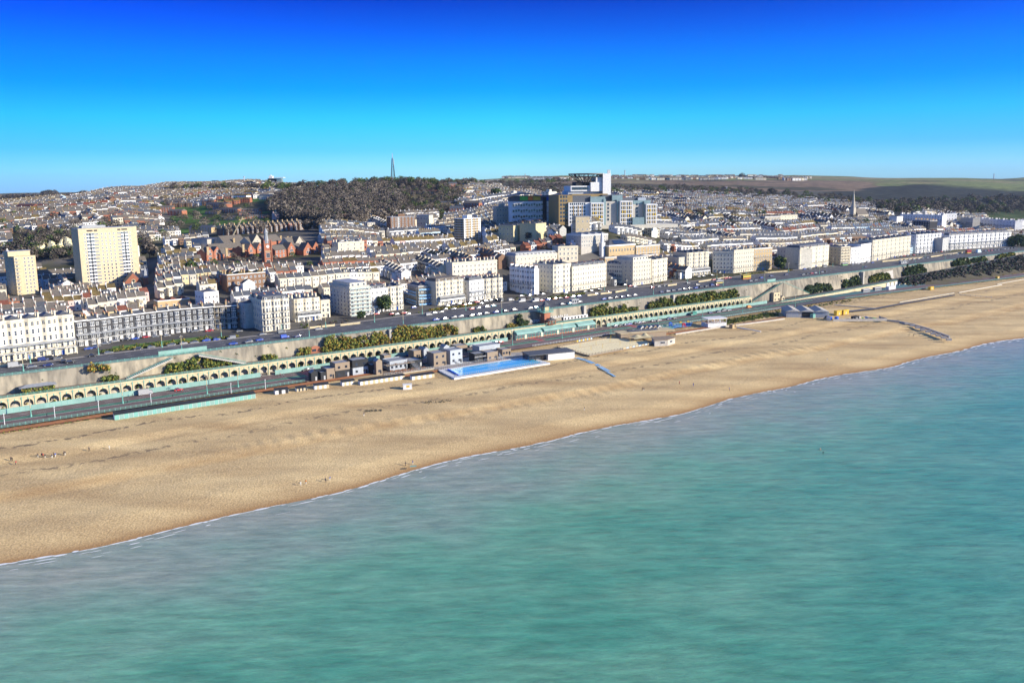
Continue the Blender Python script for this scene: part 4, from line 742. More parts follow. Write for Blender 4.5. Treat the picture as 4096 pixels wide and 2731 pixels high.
for i in range(NH):
    a_, b_ = [np.array([np.interp(cl[-1]*j/NH, cl, cpts[:, 0]), np.interp(cl[-1]*j/NH, cl, cpts[:, 1])]) for j in (i, i+1)]
    u_, v_ = proj(a_[0], a_[1], 21); vt = np.interp(u_, [c[0] for c in CB], ctop); h = zat(a_[0], a_[1], vt)-21; w = np.linalg.norm(b_-a_); ang = math.atan2(b_[1]-a_[1], b_[0]-a_[0])
    sc = i == NH-2
    lb = f'black brick crescent house with white bay windows, {nth(i)} from the left' if not sc else 'black brick crescent house wrapped in scaffolding, second from the right end'
    rt = empty('crescent_house', (a_[0], a_[1], 21), ang, lb, 'house', 'black brick houses of the seafront crescent'); fh = (h-.8)/4
    m_ = MB(); m_.box(0, w, 0, 10, -2, h-.55); m_.build('wall', 'black_brick', rt); m_ = MB(); m_.box(-.02, w+.02, -.3, .35, h-.55, h); m_.box(0, .4, .35, 10, h-.55, h+.3); m_.box(-.02, w+.02, -.12, 0, fh*1-.1, fh*1+.12); m_.build('cornice', 'white', rt)
    L0 = i < 6; bx = w*.33 if L0 else w*.67; fx = w*.78 if L0 else w*.22; bm = baymesh(w*.46, fh*.62)
    for f in range(4):
        put('bay_window', bm, rt, (bx, 0, f*fh+fh*.16))
        if f: put('window', winmesh(1.05, fh*.52, 'white'), rt, (fx, 0, f*fh+fh*.2))
    d_ = MB(); d_.box(-.55, .55, -.1, 0, -.1, 2.5); d_.box(-.8, .8, -.3, 0, 2.5, 2.8); d_.box(-.8, -.58, -.25, 0, -.1, 2.5); d_.box(.58, .8, -.25, 0, -.1, 2.5); d_.build('door', 'white', rt, (fx, 0, .1))
    c_ = MB(); c_.add([(.1, -1.7, 2*fh-.5), (w-.1, -1.7, 2*fh-.5), (w-.1, 0, 2*fh+.2), (.1, 0, 2*fh+.2), (.1, -1.7, 2*fh-.7), (w-.1, -1.7, 2*fh-.7)], [(0, 1, 2, 3), (4, 5, 1, 0)]); c_.build('canopy', 'lead', rt); railmesh(rt, [(.1, -1.6), (w-.1, -1.6)], fh+.1)
    r_ = MB(); r_.gable(.4, w, 1, 9.5, h-.4, 1.7); r_.build('roof', 'slate' if i % 3 else 'brown_tile', rt); chimney(rt, .2, 4, h, 3, 2.2, 'tan_brick' if i % 2 else 'pale', 4); chimney(rt, .2, 8, h, 1.8, 2.2, 'cream' if i > 7 else 'tan_brick', 3)
    st = MB(); st.box(fx-.7, fx+.7, -2.2, -.1, -.6, .08); st.build('steps', 'pale', rt)
    if sc:
        s_ = MB()
        for x in np.linspace(-.2, w+.2, 4):
            for y in (-1.2, -2.4): s_.box(x-.06, x+.06, y-.06, y+.06, 0, h+.6)
        for k in range(5):
            zz = k*fh+.3; s_.box(-.3, w+.3, -2.5, -1.1, zz, zz+.12); s_.beam((-.3, -2.4, zz+1), (w+.3, -2.4, zz+1), .09)
        tag(s_.build('scaffolding', 'scaffold', rt))
block('hotel', 'tall cream hotel with three bows and iron balconies on every floor', (1053, 1327), (1161, 1315), 1205, 5, wall='cream', bows=3, depth=26, side=7, balc=(1, 2, 3), roof='mansard', dorm=3, chim=4, wh=2.4, ww=1.2, doors=1)
block('terrace_block', 'cream three-bowed house with glazed first-floor balcony right of the tall hotel', (1181, 1288), (1282, 1277), 1200, 4, wall='cream', bows=3, depth=14, verandah=1, chim=4, wh=1.6, doors=2, side=2)
block('house', 'narrow cream house set back beside the three-bowed block', (1286, 1271), (1322, 1268), 1204, 3, wall='cream', cols=2, depth=10, wh=1.7, ww=1.4)
block('apartment_building', 'tall cream flats with green glass balconies and a plain left flank', (1402, 1266), (1483, 1256), 1151, 7, wall='pale', cols=4, depth=28, side=6, wh=2.1, ww=1.7, balc=(), roof='box', doors=1)
block('terrace_block', 'white five-storey block with lean-to glazed verandah beside the glass-balcony flats', (1485, 1252), (1553, 1243), 1160, 4, wall='white', cols=4, depth=13, verandah=1, roof='mansard', dorm=3, chim=3, wh=1.9)
block('terrace_block', 'cream double-bowed house right of the white verandah block', (1554, 1243), (1614, 1236), 1150, 5, wall='cream', bows=2, depth=13, chim=2, wh=1.9, balc=(1,), roof='hips')
block('terrace_block', 'corner house wrapped in scaffolding and torn blue netting', (1675, 1223), (1742, 1217), 1147, 5, wall='grey_wall', bows=0, cols=4, depth=20, side=4, wh=1.7, roof='hips')
block('terrace_block', 'cream terrace with round corner bow and brown attic storey', (1746, 1223), (1854, 1208), 1130, 5, wall='cream', bows=4, depth=13, verandah=1, roof='mansard', rm='brown_tile', dorm=4, wh=1.6)
block('terrace_block', 'bright white four-storey house with first-floor canopy', (1879, 1206), (1936, 1197), 1126, 4, wall='pure_white' if 0 else 'white', cols=4, depth=16, canopy=1, roof='mansard', side=2, chim=3)
block('terrace_block', 'cream bowed house at the corner of the garden square', (1937, 1197), (2011, 1190), 1118, 4, wall='cream', bows=3, depth=13, balc=(1,), chim=4, wh=1.7, roof='hips')
block('terrace_block', 'shaded grey-white row with arched balcony hoods facing the garden square', (2137, 1157), (2150, 1164), 1079, 5, wall='white', cols=1, depth=6, wh=1.8, h=20) if 0 else None
block('terrace_block', 'big cream six-storey corner block right of the garden square', (2213, 1173), (2284, 1164), 1061, 6, wall='cream', bows=2, depth=24, side=6, chim=5, wh=1.8, balc=(1,), roof='hips')
block('terrace_block', 'long cream terrace with iron balcony and slate attic dormers', (2289, 1165), (2425, 1146), 1070, 5, wall='cream', cols=14, depth=13, balc=(1,), roof='mansard', dorm=7, chim=5, wh=1.8, ww=1.0, doors=3)
block('apartment_building', 'large cream flats with blank-edged flank and rows of paired windows', (2531, 1143), (2603, 1134), 1044, 6, wall='cream', cols=7, depth=22, side=4, roof='box', wh=1.6, balc=(1,), quoin=False)
block('terrace_block', 'cream bowed block right of the large flats', (2606, 1132), (2668, 1120), 1042, 5, wall='cream', bows=3, depth=14, balc=(1,), wh=1.7, roof='hips', chim=3)
block('house', 'lower cream house with plain left flank and small balcony', (2714, 1107), (2745, 1104), 1032, 4, wall='pale', cols=2, depth=22, side=2, wh=1.7, balc=(1,))
block('hotel', 'cream bowed hotel with big glazed terrace at its foot', (2746, 1105), (2834, 1096), 1014, 6, wall='cream', bows=4, depth=18, verandah=1, wh=1.6, roof='hips', balc=(2,))
block('terrace_block', 'cream corner block with broad round bow at the wide junction', (2850, 1092), (2932, 1093), 1008, 5, wall='pale', cols=6, depth=14, wh=1.9, balc=(1,))
block('terrace_block', 'long cream terrace with columned porches behind the yellow hedge', (2934, 1093), (3014, 1084), 1003, 5, wall='cream', cols=9, depth=14, balc=(1,), chim=4, wh=1.8)
block('terrace_block', 'tan brick section of terrace with white window surrounds', (3015, 1084), (3086, 1078), 996, 5, wall='tan_brick', cols=7, depth=14, balc=(1, 3), chim=3, wk='white', wh=1.7)
block('terrace_block', 'shaded cream block standing behind the dark round tree', (3106, 1066), (3194, 1078), 990, 4, wall='pale', cols=7, depth=16, chim=3, wh=2.2, balc=(1,))
block('terrace_block', 'cream bay-fronted block right of the round tree', (3198, 1078), (3313, 1061), 994, 5, wall='cream', bows=4, depth=16, roof='mansard', dorm=4, wh=1.8, balc=(1,))
block('terrace_block', 'cream corner block half hidden in pale scaffolding', (3362, 1059), (3398, 1056), 990, 5, wall='cream', cols=3, depth=24, side=5, wh=1.7)
block('house', 'narrow white house between scaffolded block and pedimented house', (3400, 1056), (3438, 1053), 992, 4, wall='white', cols=3, depth=14, wh=1.7)
block('house', 'cream pedimented house left of the tall eight-bow terrace', (3440, 1052), (3486, 1043), 980, 5, wall='white', cols=5, depth=14, wh=1.7, balc=(1,))
block('terrace_block', 'tall cream terrace of slim bows above the kerbside parking', (3487, 1044), (3639, 1020), 963, 5, wall='cream', bows=9, depth=16, balc=(1,), chim=8, wh=2.1, doors=4, maxw=130, roof='hips')
block('terrace_block', 'tall bright white terrace right of the cream slim-bowed one', (3661, 1013), (3761, 1004), 940, 5, wall='white', bows=7, depth=22, side=3, balc=(1,), chim=6, wh=2.1, doors=3, maxw=110, roof='hips')
block('terrace_block', 'long white terrace at the far right with canopied balconies', (3794, 1000), (4041, 984), 943, 4, wall='white', bows=14, depth=22, side=3, canopy=1, chim=10, wh=2.2, doors=5, maxw=100, roof='mansard', dorm=10)
block('house', 'grey shaded end house between the two tall white terraces', (3768, 1008), (3792, 1003), 955, 4, wall='grey_wall', cols=2, depth=18, wh=1.8)
# glass balconies of the flats, scaffolds and nets
def scaffold(label, bl, br, vt, levels, net=None, off=1.6, cols=8, z=21.0, dep=0, mt='scaffold', glass=None, d0=0):
    A = P(*bl, z); B = P(*br, z); h = zat(A[0], A[1], vt)-z; w = math.hypot(B[0]-A[0], B[1]-A[1]); ang = math.atan2(B[1]-A[1], B[0]-A[0]); rt = empty('scaffolding' if not glass else 'balcony_stack', (A[0], A[1], z), ang, label, 'scaffolding' if not glass else 'balconies')
    m_ = MB(); n_ = MB()
    runs = [((-.1, -off), (w+.1, -off))]+([((-off, d0), (-off, dep))] if dep else [])
    for (x0, y0), (x1, y1) in runs:
        L_ = math.hypot(x1-x0, y1-y0); k = max(2, int(L_/2.2))
        for i in range(k+1): x, y = x0+(x1-x0)*i/k, y0+(y1-y0)*i/k; m_.box(x-.07, x+.07, y-.07, y+.07, 0, h+.4)
        for l in range(levels+1):
            zz = .4+l*(h-.4)/levels; m_.beam((x0, y0, zz), (x1, y1, zz), .14, h=.14); m_.beam((x0, y0, zz+1), (x1, y1, zz+1), .08)
            dx, dy = (0, off*.8) if y0 == y1 else (off*.8, 0); m_.add([(x0, y0, zz), (x1, y1, zz), (x1+dx, y1+dy, zz), (x0+dx, y0+dy, zz)], [(0, 1, 2, 3)])
            if (net and (l*7+int(x0*3)) % 3 != 1 and l < levels) or glass:
                zt = zz+(h-.4)/levels*(.55 if not glass else .32); e_ = .05; n_.add([(x0, y0-e_, zz+.05), (x1, y1-e_, zz+.05), (x1, y1-e_, zt), (x0, y0-e_, zt)] if y0 == y1 else [(x0-e_, y0, zz+.05), (x1-e_, y1, zz+.05), (x1-e_, y1, zt), (x0-e_, y0, zt)], [(0, 1, 2, 3)])
    m_.build('frame', mt, rt)
    if n_.v: n_.build('netting' if not glass else 'glass_panels', net or glass, rt)
mat('green_glass', (.38, .47, .42), rough=.2, rnd=0)
scaffold('stack of green glass balconies on the front of the tall cream flats', (1402, 1266), (1483, 1256), 1158, 7, off=1.7, mt='galv', glass='green_glass')
scaffold('pale scaffolding with torn blue netting around the corner house', (1675, 1223), (1742, 1217), 1150, 6, net='net_blue', dep=20)
scaffold('pale scaffolding along the flank of the far cream corner block', (3362, 1059), (3398, 1056), 992, 6, dep=24)
# rows behind the seafront, placed by their visible roof line
def back(name, label, ul, vl, ur, vr, zg, h, fl, **k):
    # base points from eave pixels
    g = G(ul, vl, h); zg = g[2]; a = P(ul, vl, zg+h); b = P(ur, vr, zg+h); pa = proj(a[0], a[1], zg); pb = proj(b[0], b[1], zg); return block(name, label, pa, pb, vl, fl, z=zg, h=h, **k)
back('terrace_block', 'long cream four-storey row behind the white canopy house, flat-topped', 1809, 1053, 1988, 1041, 24, 16, 4, wall='cream', cols=11, depth=11, chim=7, wh=1.7, doors=0)
back('terrace_block', 'pale balconied row in shade on the far side of the garden square', 2038, 1068, 2137, 1078, 21, 17, 4, wall='white', bows=5, depth=5, chim=6, wh=1.8, balc=(1,), roof='hips')
back('terrace_block', 'shaded cream row along the side street left of the large flats', 2424, 1056, 2488, 1059, 21, 15, 4, wall='cream', bows=0, cols=9, depth=11, roof='mansard', dorm=5, balc=(1,), wh=1.8)
back('apartment_building', 'long pale block with grey mansard roof and many dormers behind the square', 2062, 1026, 2229, 1014, 25, 14, 3, wall='yellow_cream' if 0 else 'cream', cols=11, depth=16, roof='mansard', rm='lead', dorm=11, side=3, wh=1.6, doors=0)
back('villa', 'cream villa with slate hipped roof above the mansard block', 2233, 988, 2312, 985, 27, 12, 3, wall='cream', cols=5, depth=14, roof='hips', side=2, wh=1.6)
back('terrace_block', 'shaded grey street front left of the tall hotel', 955, 1213, 978, 1218, 21, 15, 4, wall='grey_wall', cols=2, depth=26, wh=1.7, side=4, roof='hips', chim=3)
back('building', 'blocky white modernist building behind the black crescent', 815, 1172, 874, 1166, 24, 13, 3, wall='white', cols=4, depth=14, side=3, wh=1.5, quoin=False)
back('brick_block', 'long brown brick block with ochre hipped roof behind the crescent', 907, 1102, 1062, 1090, 27, 12, 3, wall='brown_brick', cols=9, depth=12, roof='hips', rm='moss_tile', wh=1.5, quoin=False, chim=3, wk='white')
back('terrace_block', 'low white rear houses just below the hospital annexe', 2300, 972, 2378, 967, 50, 7, 2, wall='white', cols=9, depth=9, roof='hips', rm='slate', chim=4, wh=1.2, doors=0, quoin=False)
back('terrace_block', 'second low cream row below the hospital annexe', 2236, 990, 2372, 984, 50, 7, 2, wall='cream', cols=12, depth=9, roof='hips', rm='slate', chim=6, wh=1.2, doors=0, quoin=False)
back('shed', 'low long red-tiled roofed building behind the crescent gardens', 630, 1207, 760, 1195, 22, 5, 1, wall='tan_brick', cols=5, depth=9, roof='hips', rm='red_tile', wh=1.2, quoin=False)
back('villa', 'broad cream villa with low dark roof right of the red gabled pair', 1352, 972, 1456, 966, 44, 11, 3, wall='cream', cols=4, depth=12, roof='hips', dorm=4, side=2, wh=1.7, chim=3)
back('terrace_block', 'lime-cream old hospital wing with flat parapet, left half', 2053, 905, 2142, 898, 53, 15, 3, wall='yellow_cream', cols=6, depth=18, side=4, wh=1.9, roof='hips')
back('terrace_block', 'lime-cream old hospital wing with pediment, right half', 2143, 897, 2184, 893, 53, 17, 3, wall='yellow_cream', cols=3, depth=18, wh=1.9, roof='hips', chim=2)
back('terrace_block', 'yellow-brick rear row with dark flank near the small white church tower', 2544, 987, 2640, 979, 27, 9, 3, wall='tan_brick', cols=8, depth=10, wh=1.3, wk='white', doors=0)
back('terrace_block', 'long tan brick two-storey mews row behind the slate attic terrace', 2420, 1032, 2630, 1019, 25, 7, 2, wall='tan_brick', cols=16, depth=9, wh=1.2, wk='white', doors=0)
for i, (ul, vl, ur, vr, zg, h, n, wl) in enumerate([(3600, 858, 3770, 862, 42, 12, 16, 'white'), (3772, 856, 3828, 855, 40, 16, 5, 'white'), (3815, 869, 3892, 874, 36, 12, 8, 'pale'), (3892, 874, 4062, 884, 34, 13, 14, 'white'), (4062, 884, 4140, 882, 32, 13, 7, 'white')]):
    back('terrace_block', ['long blue-shaded white crescent below the wooded valley, left part', 'bright white end block between the two shaded crescent rows', 'short shaded row right of the bright white end block', 'long shaded white crescent at the far right, upper row', 'sunlit white end of the far right crescent'][i], ul, vl, ur, vr, zg, h, 3, wall=wl, cols=n, depth=12, chim=n//2, wh=2, doors=0, balc=(1,))
back('terrace_block', 'shaded dark brick crescent row below the blue-white crescent', 3650, 880, 3720, 884, 30, 14, 4, wall='black_brick', cols=7, depth=12, chim=4, wk='white', wh=1.5, doors=0)
back('villa', 'pale gabled convent-like building right of the shaded stone school', 3122, 862, 3190, 860, 40, 14, 3, wall='cream', cols=5, depth=12, roof='hips', rm='slate', wh=1.6, chim=3)
back('villa', 'shaded grey stone school with steep slate roofs', 3060, 868, 3121, 866, 40, 12, 3, wall='stone', cols=5, depth=12, roof='hips', rm='slate', wh=1.6, chim=3)
back('villa', 'white villa with curved gable standing among the far terraces', 3588, 868, 3612, 866, 34, 13, 3, wall='white', cols=3, depth=12, roof='hips', wh=1.6)
# ================================================================ LANDMARKS
# large cream tower block: columns of windows and recessed white balconies
def frame_from(ul, vl, ur, vr, ztop):
    a = P(ul, vl, ztop); b = P(ur, vr, ztop); return a, math.hypot(b[0]-a[0], b[1]-a[1]), math.atan2(b[1]-a[1], b[0]-a[0])
ZT, ZG = 77.5, 28.0
a, w, ang = frame_from(311, 916, 545, 906, ZT)
rt = empty('tower_block', (a[0], a[1], ZG), ang, 'big cream tower block of seventeen storeys standing above the left rooftops', 'tower block'); h = ZT-ZG; D_ = 14
m_ = MB(); m_.box(0, w, 0, D_, -3, h); m_.build('wall', 'tower_cream', rt)
m_ = MB(); m_.box(-.1, w+.1, -.1, D_+.1, h+.01, h+.25); m_.box(w*.1, w*.5, 4, 10, h+.25, h+2); m_.build('roof', 'lead', rt)
fl = 17; fh = (h-4)/fl; xs = [(.10, 's'), (.165, 'b'), (.215, 'b'), (.29, 'q'), (.385, 's'), (.452, 's'), (.52, 's'), (.59, 's'), (.69, 'q'), (.755, 'b'), (.805, 'b'), (.875, 's')]
bal = MB(); bal.box(-1.75, 1.75, -.25, 0, 0, 1.05); balm = bal.mesh('balcony', 'pure_white'); rec = MB(); rec.box(-1.6, 1.6, -.05, 0, 1.05, 2.45, 0); rec.box(-.1, .1, -.12, 0, 1.05, 2.45, 1); rec.box(-1.75, 1.75, -.1, 0, 2.45, 2.7, 1); recm = rec.mesh('recess', ['glass', 'pure_white'])
cnt = 0; ex = MB()
for f in range(fl):
    z = f*fh+.5
    for x, k in xs:
        if k == 'b':
            o = put('balcony', balm, rt, (x*w, -.01, z)) if cnt < 68 else None
            if o is None: ex.box(x*w-1.75, x*w+1.75, -.26, -.01, z, z+1.05, 1)
            ex.box(x*w-1.6, x*w+1.6, -.06, 0, z+1.05, z+2.4, 0); ex.box(x*w-1.75, x*w+1.75, -.12, -.0, z+2.4, z+2.65, 1); ex.box(x*w-.08, x*w+.08, -.13, 0, z+1.05, z+2.4, 1); cnt += 1
        elif k == 'q':
            ex.box(x*w-1.7, x*w+1.7, -.05, 0, z+1, z+2.2, 1)
            for q in range(4): ex.box(x*w-1.55+q*.82, x*w-.95+q*.82, -.08, -.05, z+1.1, z+2.1, 0)
        elif cnt < 1000 and f >= 8: put('window', winmesh(1.0, 1.2, 'white'), rt, (x*w, -.0, z+1))
        else: ex.box(x*w-.65, x*w+.65, -.05, 0, z+.9, z+2.3, 1); ex.box(x*w-.5, x*w+.5, -.08, -.05, z+1.0, z+2.2, 0)
tag(ex.build('windows', ['glass', 'pure_white'], rt), kind='stuff')
vt_ = MB()
for x0, x1 in ((.14, .24), (.26, .315), (.66, .715), (.73, .83)): vt_.box(x0*w, x1*w, -.06, 0, h-2.3, h-1.2)
vt_.build('roof_vents', 'charcoal', rt)
# small left tower
a, w, ang = frame_from(55, 1027, 141, 1021, 57)
rt = empty('tower_block', (a[0], a[1], 25), ang, 'smaller cream tower block with corner balconies at the left edge', 'tower block'); h = 32
m_ = MB(); m_.box(0, w, 0, 17, -3, h); m_.build('wall', 'tower_cream', rt); m_ = MB(); m_.box(-2, w*.9, 5, 13, h, h+3.6); m_.box(-2.2, w*.95, 4.8, 13.2, h+3.6, h+3.9, 1); m_.build('penthouse', ['tower_cream', 'lead'], rt)
for f in range(11):
    z = f*2.8+.6
    m_ = MB(); m_.box(-.6, 3.4, -1.3, 0, z, z+.9); m_.build('balcony', 'tower_cream', rt)
    for x in (1.5, 7.3, 10.1, 12.7): 
        if x < w: put('window', winmesh(1.5 if x < 3 else 1.2, 1.3, 'white'), rt, (x, 0, z+.9))
    for y in (4, 12): put('window', winmesh(1.1, 1.2, 'sash'), rt, (0, y, z+.9), -math.pi/2)
# generic slab block with masonry stripes
def slab(label, ul, vl, ur, vr, ztop, zg, depth, fl, wall, cols, stripe=None, name='tower_block', side=2, bandm=None, liftbox=True, ww=1.6, wh=1.4, wk='white', cat='tower block'):
    a, w, ang = frame_from(ul, vl, ur, vr, ztop); rt = empty(name, (a[0], a[1], zg), ang, label, cat); h = ztop-zg; fh = h/fl
    m_ = MB(); m_.box(0, w, 0, depth, -3, h); m_.build('wall', wall, rt); m_ = MB(); m_.box(-.15, w+.15, -.15, depth+.15, h+.01, h+.6); m_.build('parapet', 'pure_white' if bandm else 'lead', rt)
    if liftbox: m_ = MB(); m_.box(w*.35, w*.62, 3, depth-3, h+.6, h+3.6); m_.build('lift_house', wall if not bandm else 'pure_white', rt)
    if stripe:
        m_ = MB()
        for x0, x1 in stripe: m_.box(x0*w, x1*w, -.12, -.01, 0, h)
        m_.build('wall_strips', 'pure_white' if bandm else 'grey_wall', rt)
    if bandm:
        m_ = MB()
        for f in range(fl): m_.box(-.1, w+.1, -.1, -.0, f*fh, f*fh+.45); m_.box(-.1, 0, 0, depth, f*fh, f*fh+.45)
        m_.build('floor_bands', bandm, rt)
    n = 0; e = MB()
    for f in range(fl):
        for i in range(cols):
            x = (i+.5)*w/cols
            if n < 96: put('window', winmesh(ww, wh, wk), rt, (x, -.12 if stripe or bandm else 0, f*fh+fh*.32)); n += 1
            else: e.box(x-ww/2, x+ww/2, -.2, -.12, f*fh+fh*.32, f*fh+fh*.32+wh)
        for i in range(side):
            y = (i+.5)*depth/side; e.box(-.16, -.1, y-.8, y+.8, f*fh+fh*.32, f*fh+fh*.32+wh)
    if e.v: tag(e.build('side_windows', 'glass', rt), kind='stuff')
    return rt, w, h
slab('brown and white banded tower block beside the hospital road', 1855, 877, 1922, 873, 73.4, 49, 13, 10, 'ochre', 5, stripe=((.0, .12), (.42, .52), (.84, 1)), bandm='pure_white')
slab('dark brown brick slab block in front of the wooded hill', 1562, 870, 1660, 867, 73, 52, 12, 8, 'brown_brick', 7, stripe=((.28, .36),))
slab('small cream block of four floors left of the brown slab', 1470, 892, 1500, 891, 68, 55, 12, 4, 'cream', 3, liftbox=False, name='building', cat='building')
slab('cream two-storey office with hipped roof right of the brown slab', 1666, 862, 1716, 862, 73.8, 62, 12, 2, 'cream', 4, liftbox=False, name='building', cat='building')
slab('tall blank cream tower of the old hospital with narrow slits', 2303, 868, 2359, 867, 77, 40, 13, 5, 'tower_cream', 3, liftbox=False, side=3, ww=.9, name='hospital_building', cat='hospital')
slab('dark brown stone block left of the white-banded children\'s hospital', 1985, 829, 2040, 828, 83.6, 60, 14, 4, 'stone', 5, liftbox=True, name='hospital_building', cat='hospital', wk='sash')
slab('pale grey flats, left of the pair behind the hospital', 2010, 776, 2042, 775, 95.8, 82, 11, 5, 'pale', 2, name='apartment_building', cat='flats'); slab('pale grey flats, right of the pair behind the hospital', 2046, 774, 2090, 773, 96.4, 82, 11, 5, 'pale', 4, name='apartment_building', cat='flats')
slab('pale grey flats close against the ochre hospital wing', 2195, 768, 2226, 767, 98, 82, 11, 5, 'pale', 2, name='apartment_building', cat='flats')
# ---- hospital group
def hbox(parent, name, u0, v0, u1, v1, ztop, zbot, depth, mt, rzv=None, Yref=None):
    pass
HO = P(2274, 811, 89); rt = empty('hospital', (HO[0], HO[1], 38), COAST*.35, 'large modern hospital of white and ochre blocks with glass penthouses and a helipad', 'hospital'); CA, SA = math.cos(COAST*.35), math.sin(COAST*.35)
def hx(u, y=0.0, v=850):      # photo column -> local x on the plane local-y = y
    q = ray(u, v); px, py = HO[0]-SA*y, HO[1]+CA*y; n0, n1 = -SA, CA; k = (px*n0+py*n1)/(q[0]*n0+q[1]*n1); return (q[0]*k-HO[0])*CA+(q[1]*k-HO[1])*SA, H+q[2]*k-38
def hb(name, u0, u1, vt, vb, y, dep, mt, mats2=None):
    x0, zt = hx(u0, y, vt); x1, _ = hx(u1, y, vt); zb_ = hx(u0, y, vb)[1]; m_ = MB(); m_.box(x0, x1, y, y+dep, zb_, zt); m_.build(name, mt, rt); return x0, x1, zb_, zt
def hw(x0, x1, z0, z1, cols, rows, y, ww, wh, k='bare', obj=False, mt='glass', pad=.5):
    for r in range(rows):
        for c in range(cols):
            x = x0+(c+pad)*(x1-x0)/(cols-1+2*pad); z = z0+(r+.3)*(z1-z0)/rows; put('window', winmesh(ww, wh, k), rt, (x, y-.01, z))
NB = 1000
x0, x1, z0, z1 = hb('ochre_block', 2235, 2290, 781, 900, 2, 40, 'ochre'); hw(x0+1, x1-5, z0+2, z1, 3, 7, 2, 2, 2.2)
hb('ochre_block', 2288, 2431, 777, 812, 16, 26, 'ochre')
x0, x1, z0, z1 = hb('white_block', 2274, 2365, 811, 905, 0, 18, 'pure_white'); hw(x0+1, x1-6, z0+2, z1, 8, 6, 0, 1.5, 2.2)
for q in (.22, .42, .6): m_ = MB(); X_ = x0+(x1-x0)*q; m_.box(X_-.5, X_+.5, -.15, 0, z0, z1-3); m_.build('ochre_strip', 'ochre', rt)
hb('glass_penthouse', 2289, 2364, 783, 811, 4, 16, 'slate'); hb('glass_penthouse', 2362, 2421, 787, 811, 1, 18, 'teal_glass'); hb('glass_penthouse', 2410, 2492, 780, 807, 10, 22, 'slate'); hb('glass_penthouse', 2449, 2490, 781, 806, 6, 10, 'teal_glass')
hb('glass_penthouse', 2488, 2602, 792, 816, 12, 22, 'slate'); hb('glass_penthouse', 2533, 2602, 802, 818, 4, 16, 'teal_glass'); hb('glass_penthouse', 2552, 2584, 791, 803, 10, 10, 'zinc')
def wing(u0, u1, vt, vb, y, rows):
    x0, x1, z0, z1 = hb('ward_wing', u0, u1, vt, vb, y, 22, 'pure_white'); m_ = MB(); g = MB(); fh = (z1-z0-1)/rows; W_ = x1-x0
    for r in range(rows):
        for c in range(2):
            xa = x0+.8+c*(W_-1)/2; xb = xa+(W_-1)/2-.7; za = z0+.7+r*fh; zb_ = za+fh-1.0; g = MB(); g.box(xa, xb, y-.08, y-.0, za, zb_, 0)
            for q in (.3, .78): g.box(xa+(xb-xa)*q-.6, xa+(xb-xa)*q+.6, y-.14, y-.08, za+.1, zb_-.1, 1 if (r+c) % 5 != 3 else 2)
            g.build('window', ['glass', 'tower_cream', 'yellow'], rt)
wing(2364, 2416, 811, 908, -4, 6); wing(2482, 2531, 804, 905, -3, 6); wing(2586, 2629, 816, 897, -2, 5)
hb('glass_link', 2414, 2424, 796, 912, 0, 6, 'teal_glass'); hb('stone_recess', 2422, 2474, 806, 913, 2, 20, 'hospital_stone'); hb('glass_link', 2468, 2484, 800, 907, 1, 6, 'teal_glass'); hb('stone_recess', 2531, 2580, 817, 903, 4, 16, 'hospital_stone'); hb('glass_link', 2577, 2588, 806, 900, 1, 6, 'teal_glass'); hb('glass_foyer', 2531, 2577, 870, 904, -6, 10, 'teal_glass')
for u in (2427, 2545):
    for v in (815, 830, 845, 860, 875): x, z = hx(u, 2, v); put('window', winmesh(2, 2.4, 'bare'), rt, (x+1.5, 1.95 if u < 2500 else 3.95, z-2))
x0, x1, z0, z1 = hb('podium', 2405, 2712, 903, 916, -12, 30, 'pale')
hb('grey_storey', 2272, 2419, 764, 781, 26, 22, 'zinc'); x0, x1, z0, z1 = hb('upper_ward', 2283, 2372, 744, 766, 24, 26, 'pure_white'); hw(x0+1, x1-5, z0, z1-1, 9, 1, 24, 2.2, 3)
hb('lift_core', 2363, 2419, 729, 766, 22, 20, 'pure_white'); hb('lift_core', 2384, 2414, 709, 731, 23, 16, 'pure_white'); hb('chimney_tower', 2412, 2444, 695, 780, 20, 14, 'pure_white'); hb('plant_room', 2304, 2372, 728, 745, 28, 14, 'charcoal')
for u in (2431, 2435, 2439): x, zt = hx(u, 26, 680); zb_ = hx(u, 26, 697)[1]; m_ = MB(); m_.cyl((x, 26), .6, .6, zb_, zt, 8); m_.build('flue', 'galv', rt)
xa, zd = hx(2275, 34, 695); xb, _ = hx(2414, 34, 695); cx = (xa+xb)/2; R = (xb-xa)/2; zl = hx(2320, 34, 730)[1]; m_ = MB(); m_.cyl((cx, 34), R*.96, R, zd-.9, zd, 32); m_.build('helipad_deck', 'galv', rt); m_ = MB()
for i in range(22):
    a = 6.2832*i/22; b = 6.2832*(i+1)/22; p = lambda r, q, z: (cx+r*math.cos(q), 34+r*math.sin(q), z)
    m_.beam(p(R*.98, a, zd-1), p(R*.42, a, zl), .35); m_.beam(p(R*.7, a, zd-1), p(R*.42, b, zl), .25); m_.beam(p(R*.72, a, (zd+zl)/2+1), p(R*.72, b, (zd+zl)/2+1), .25); m_.beam(p(R*.98, a, zd-1), p(R*.98, b, zd-1), .3); m_.beam(p(R*.42, a, zl), p(R*.42, b, zl), .4); m_.beam(p(R*.42, a, zl), p(R*.42, a, zl-7), .45)
m_.build('helipad_truss', 'iron', rt)
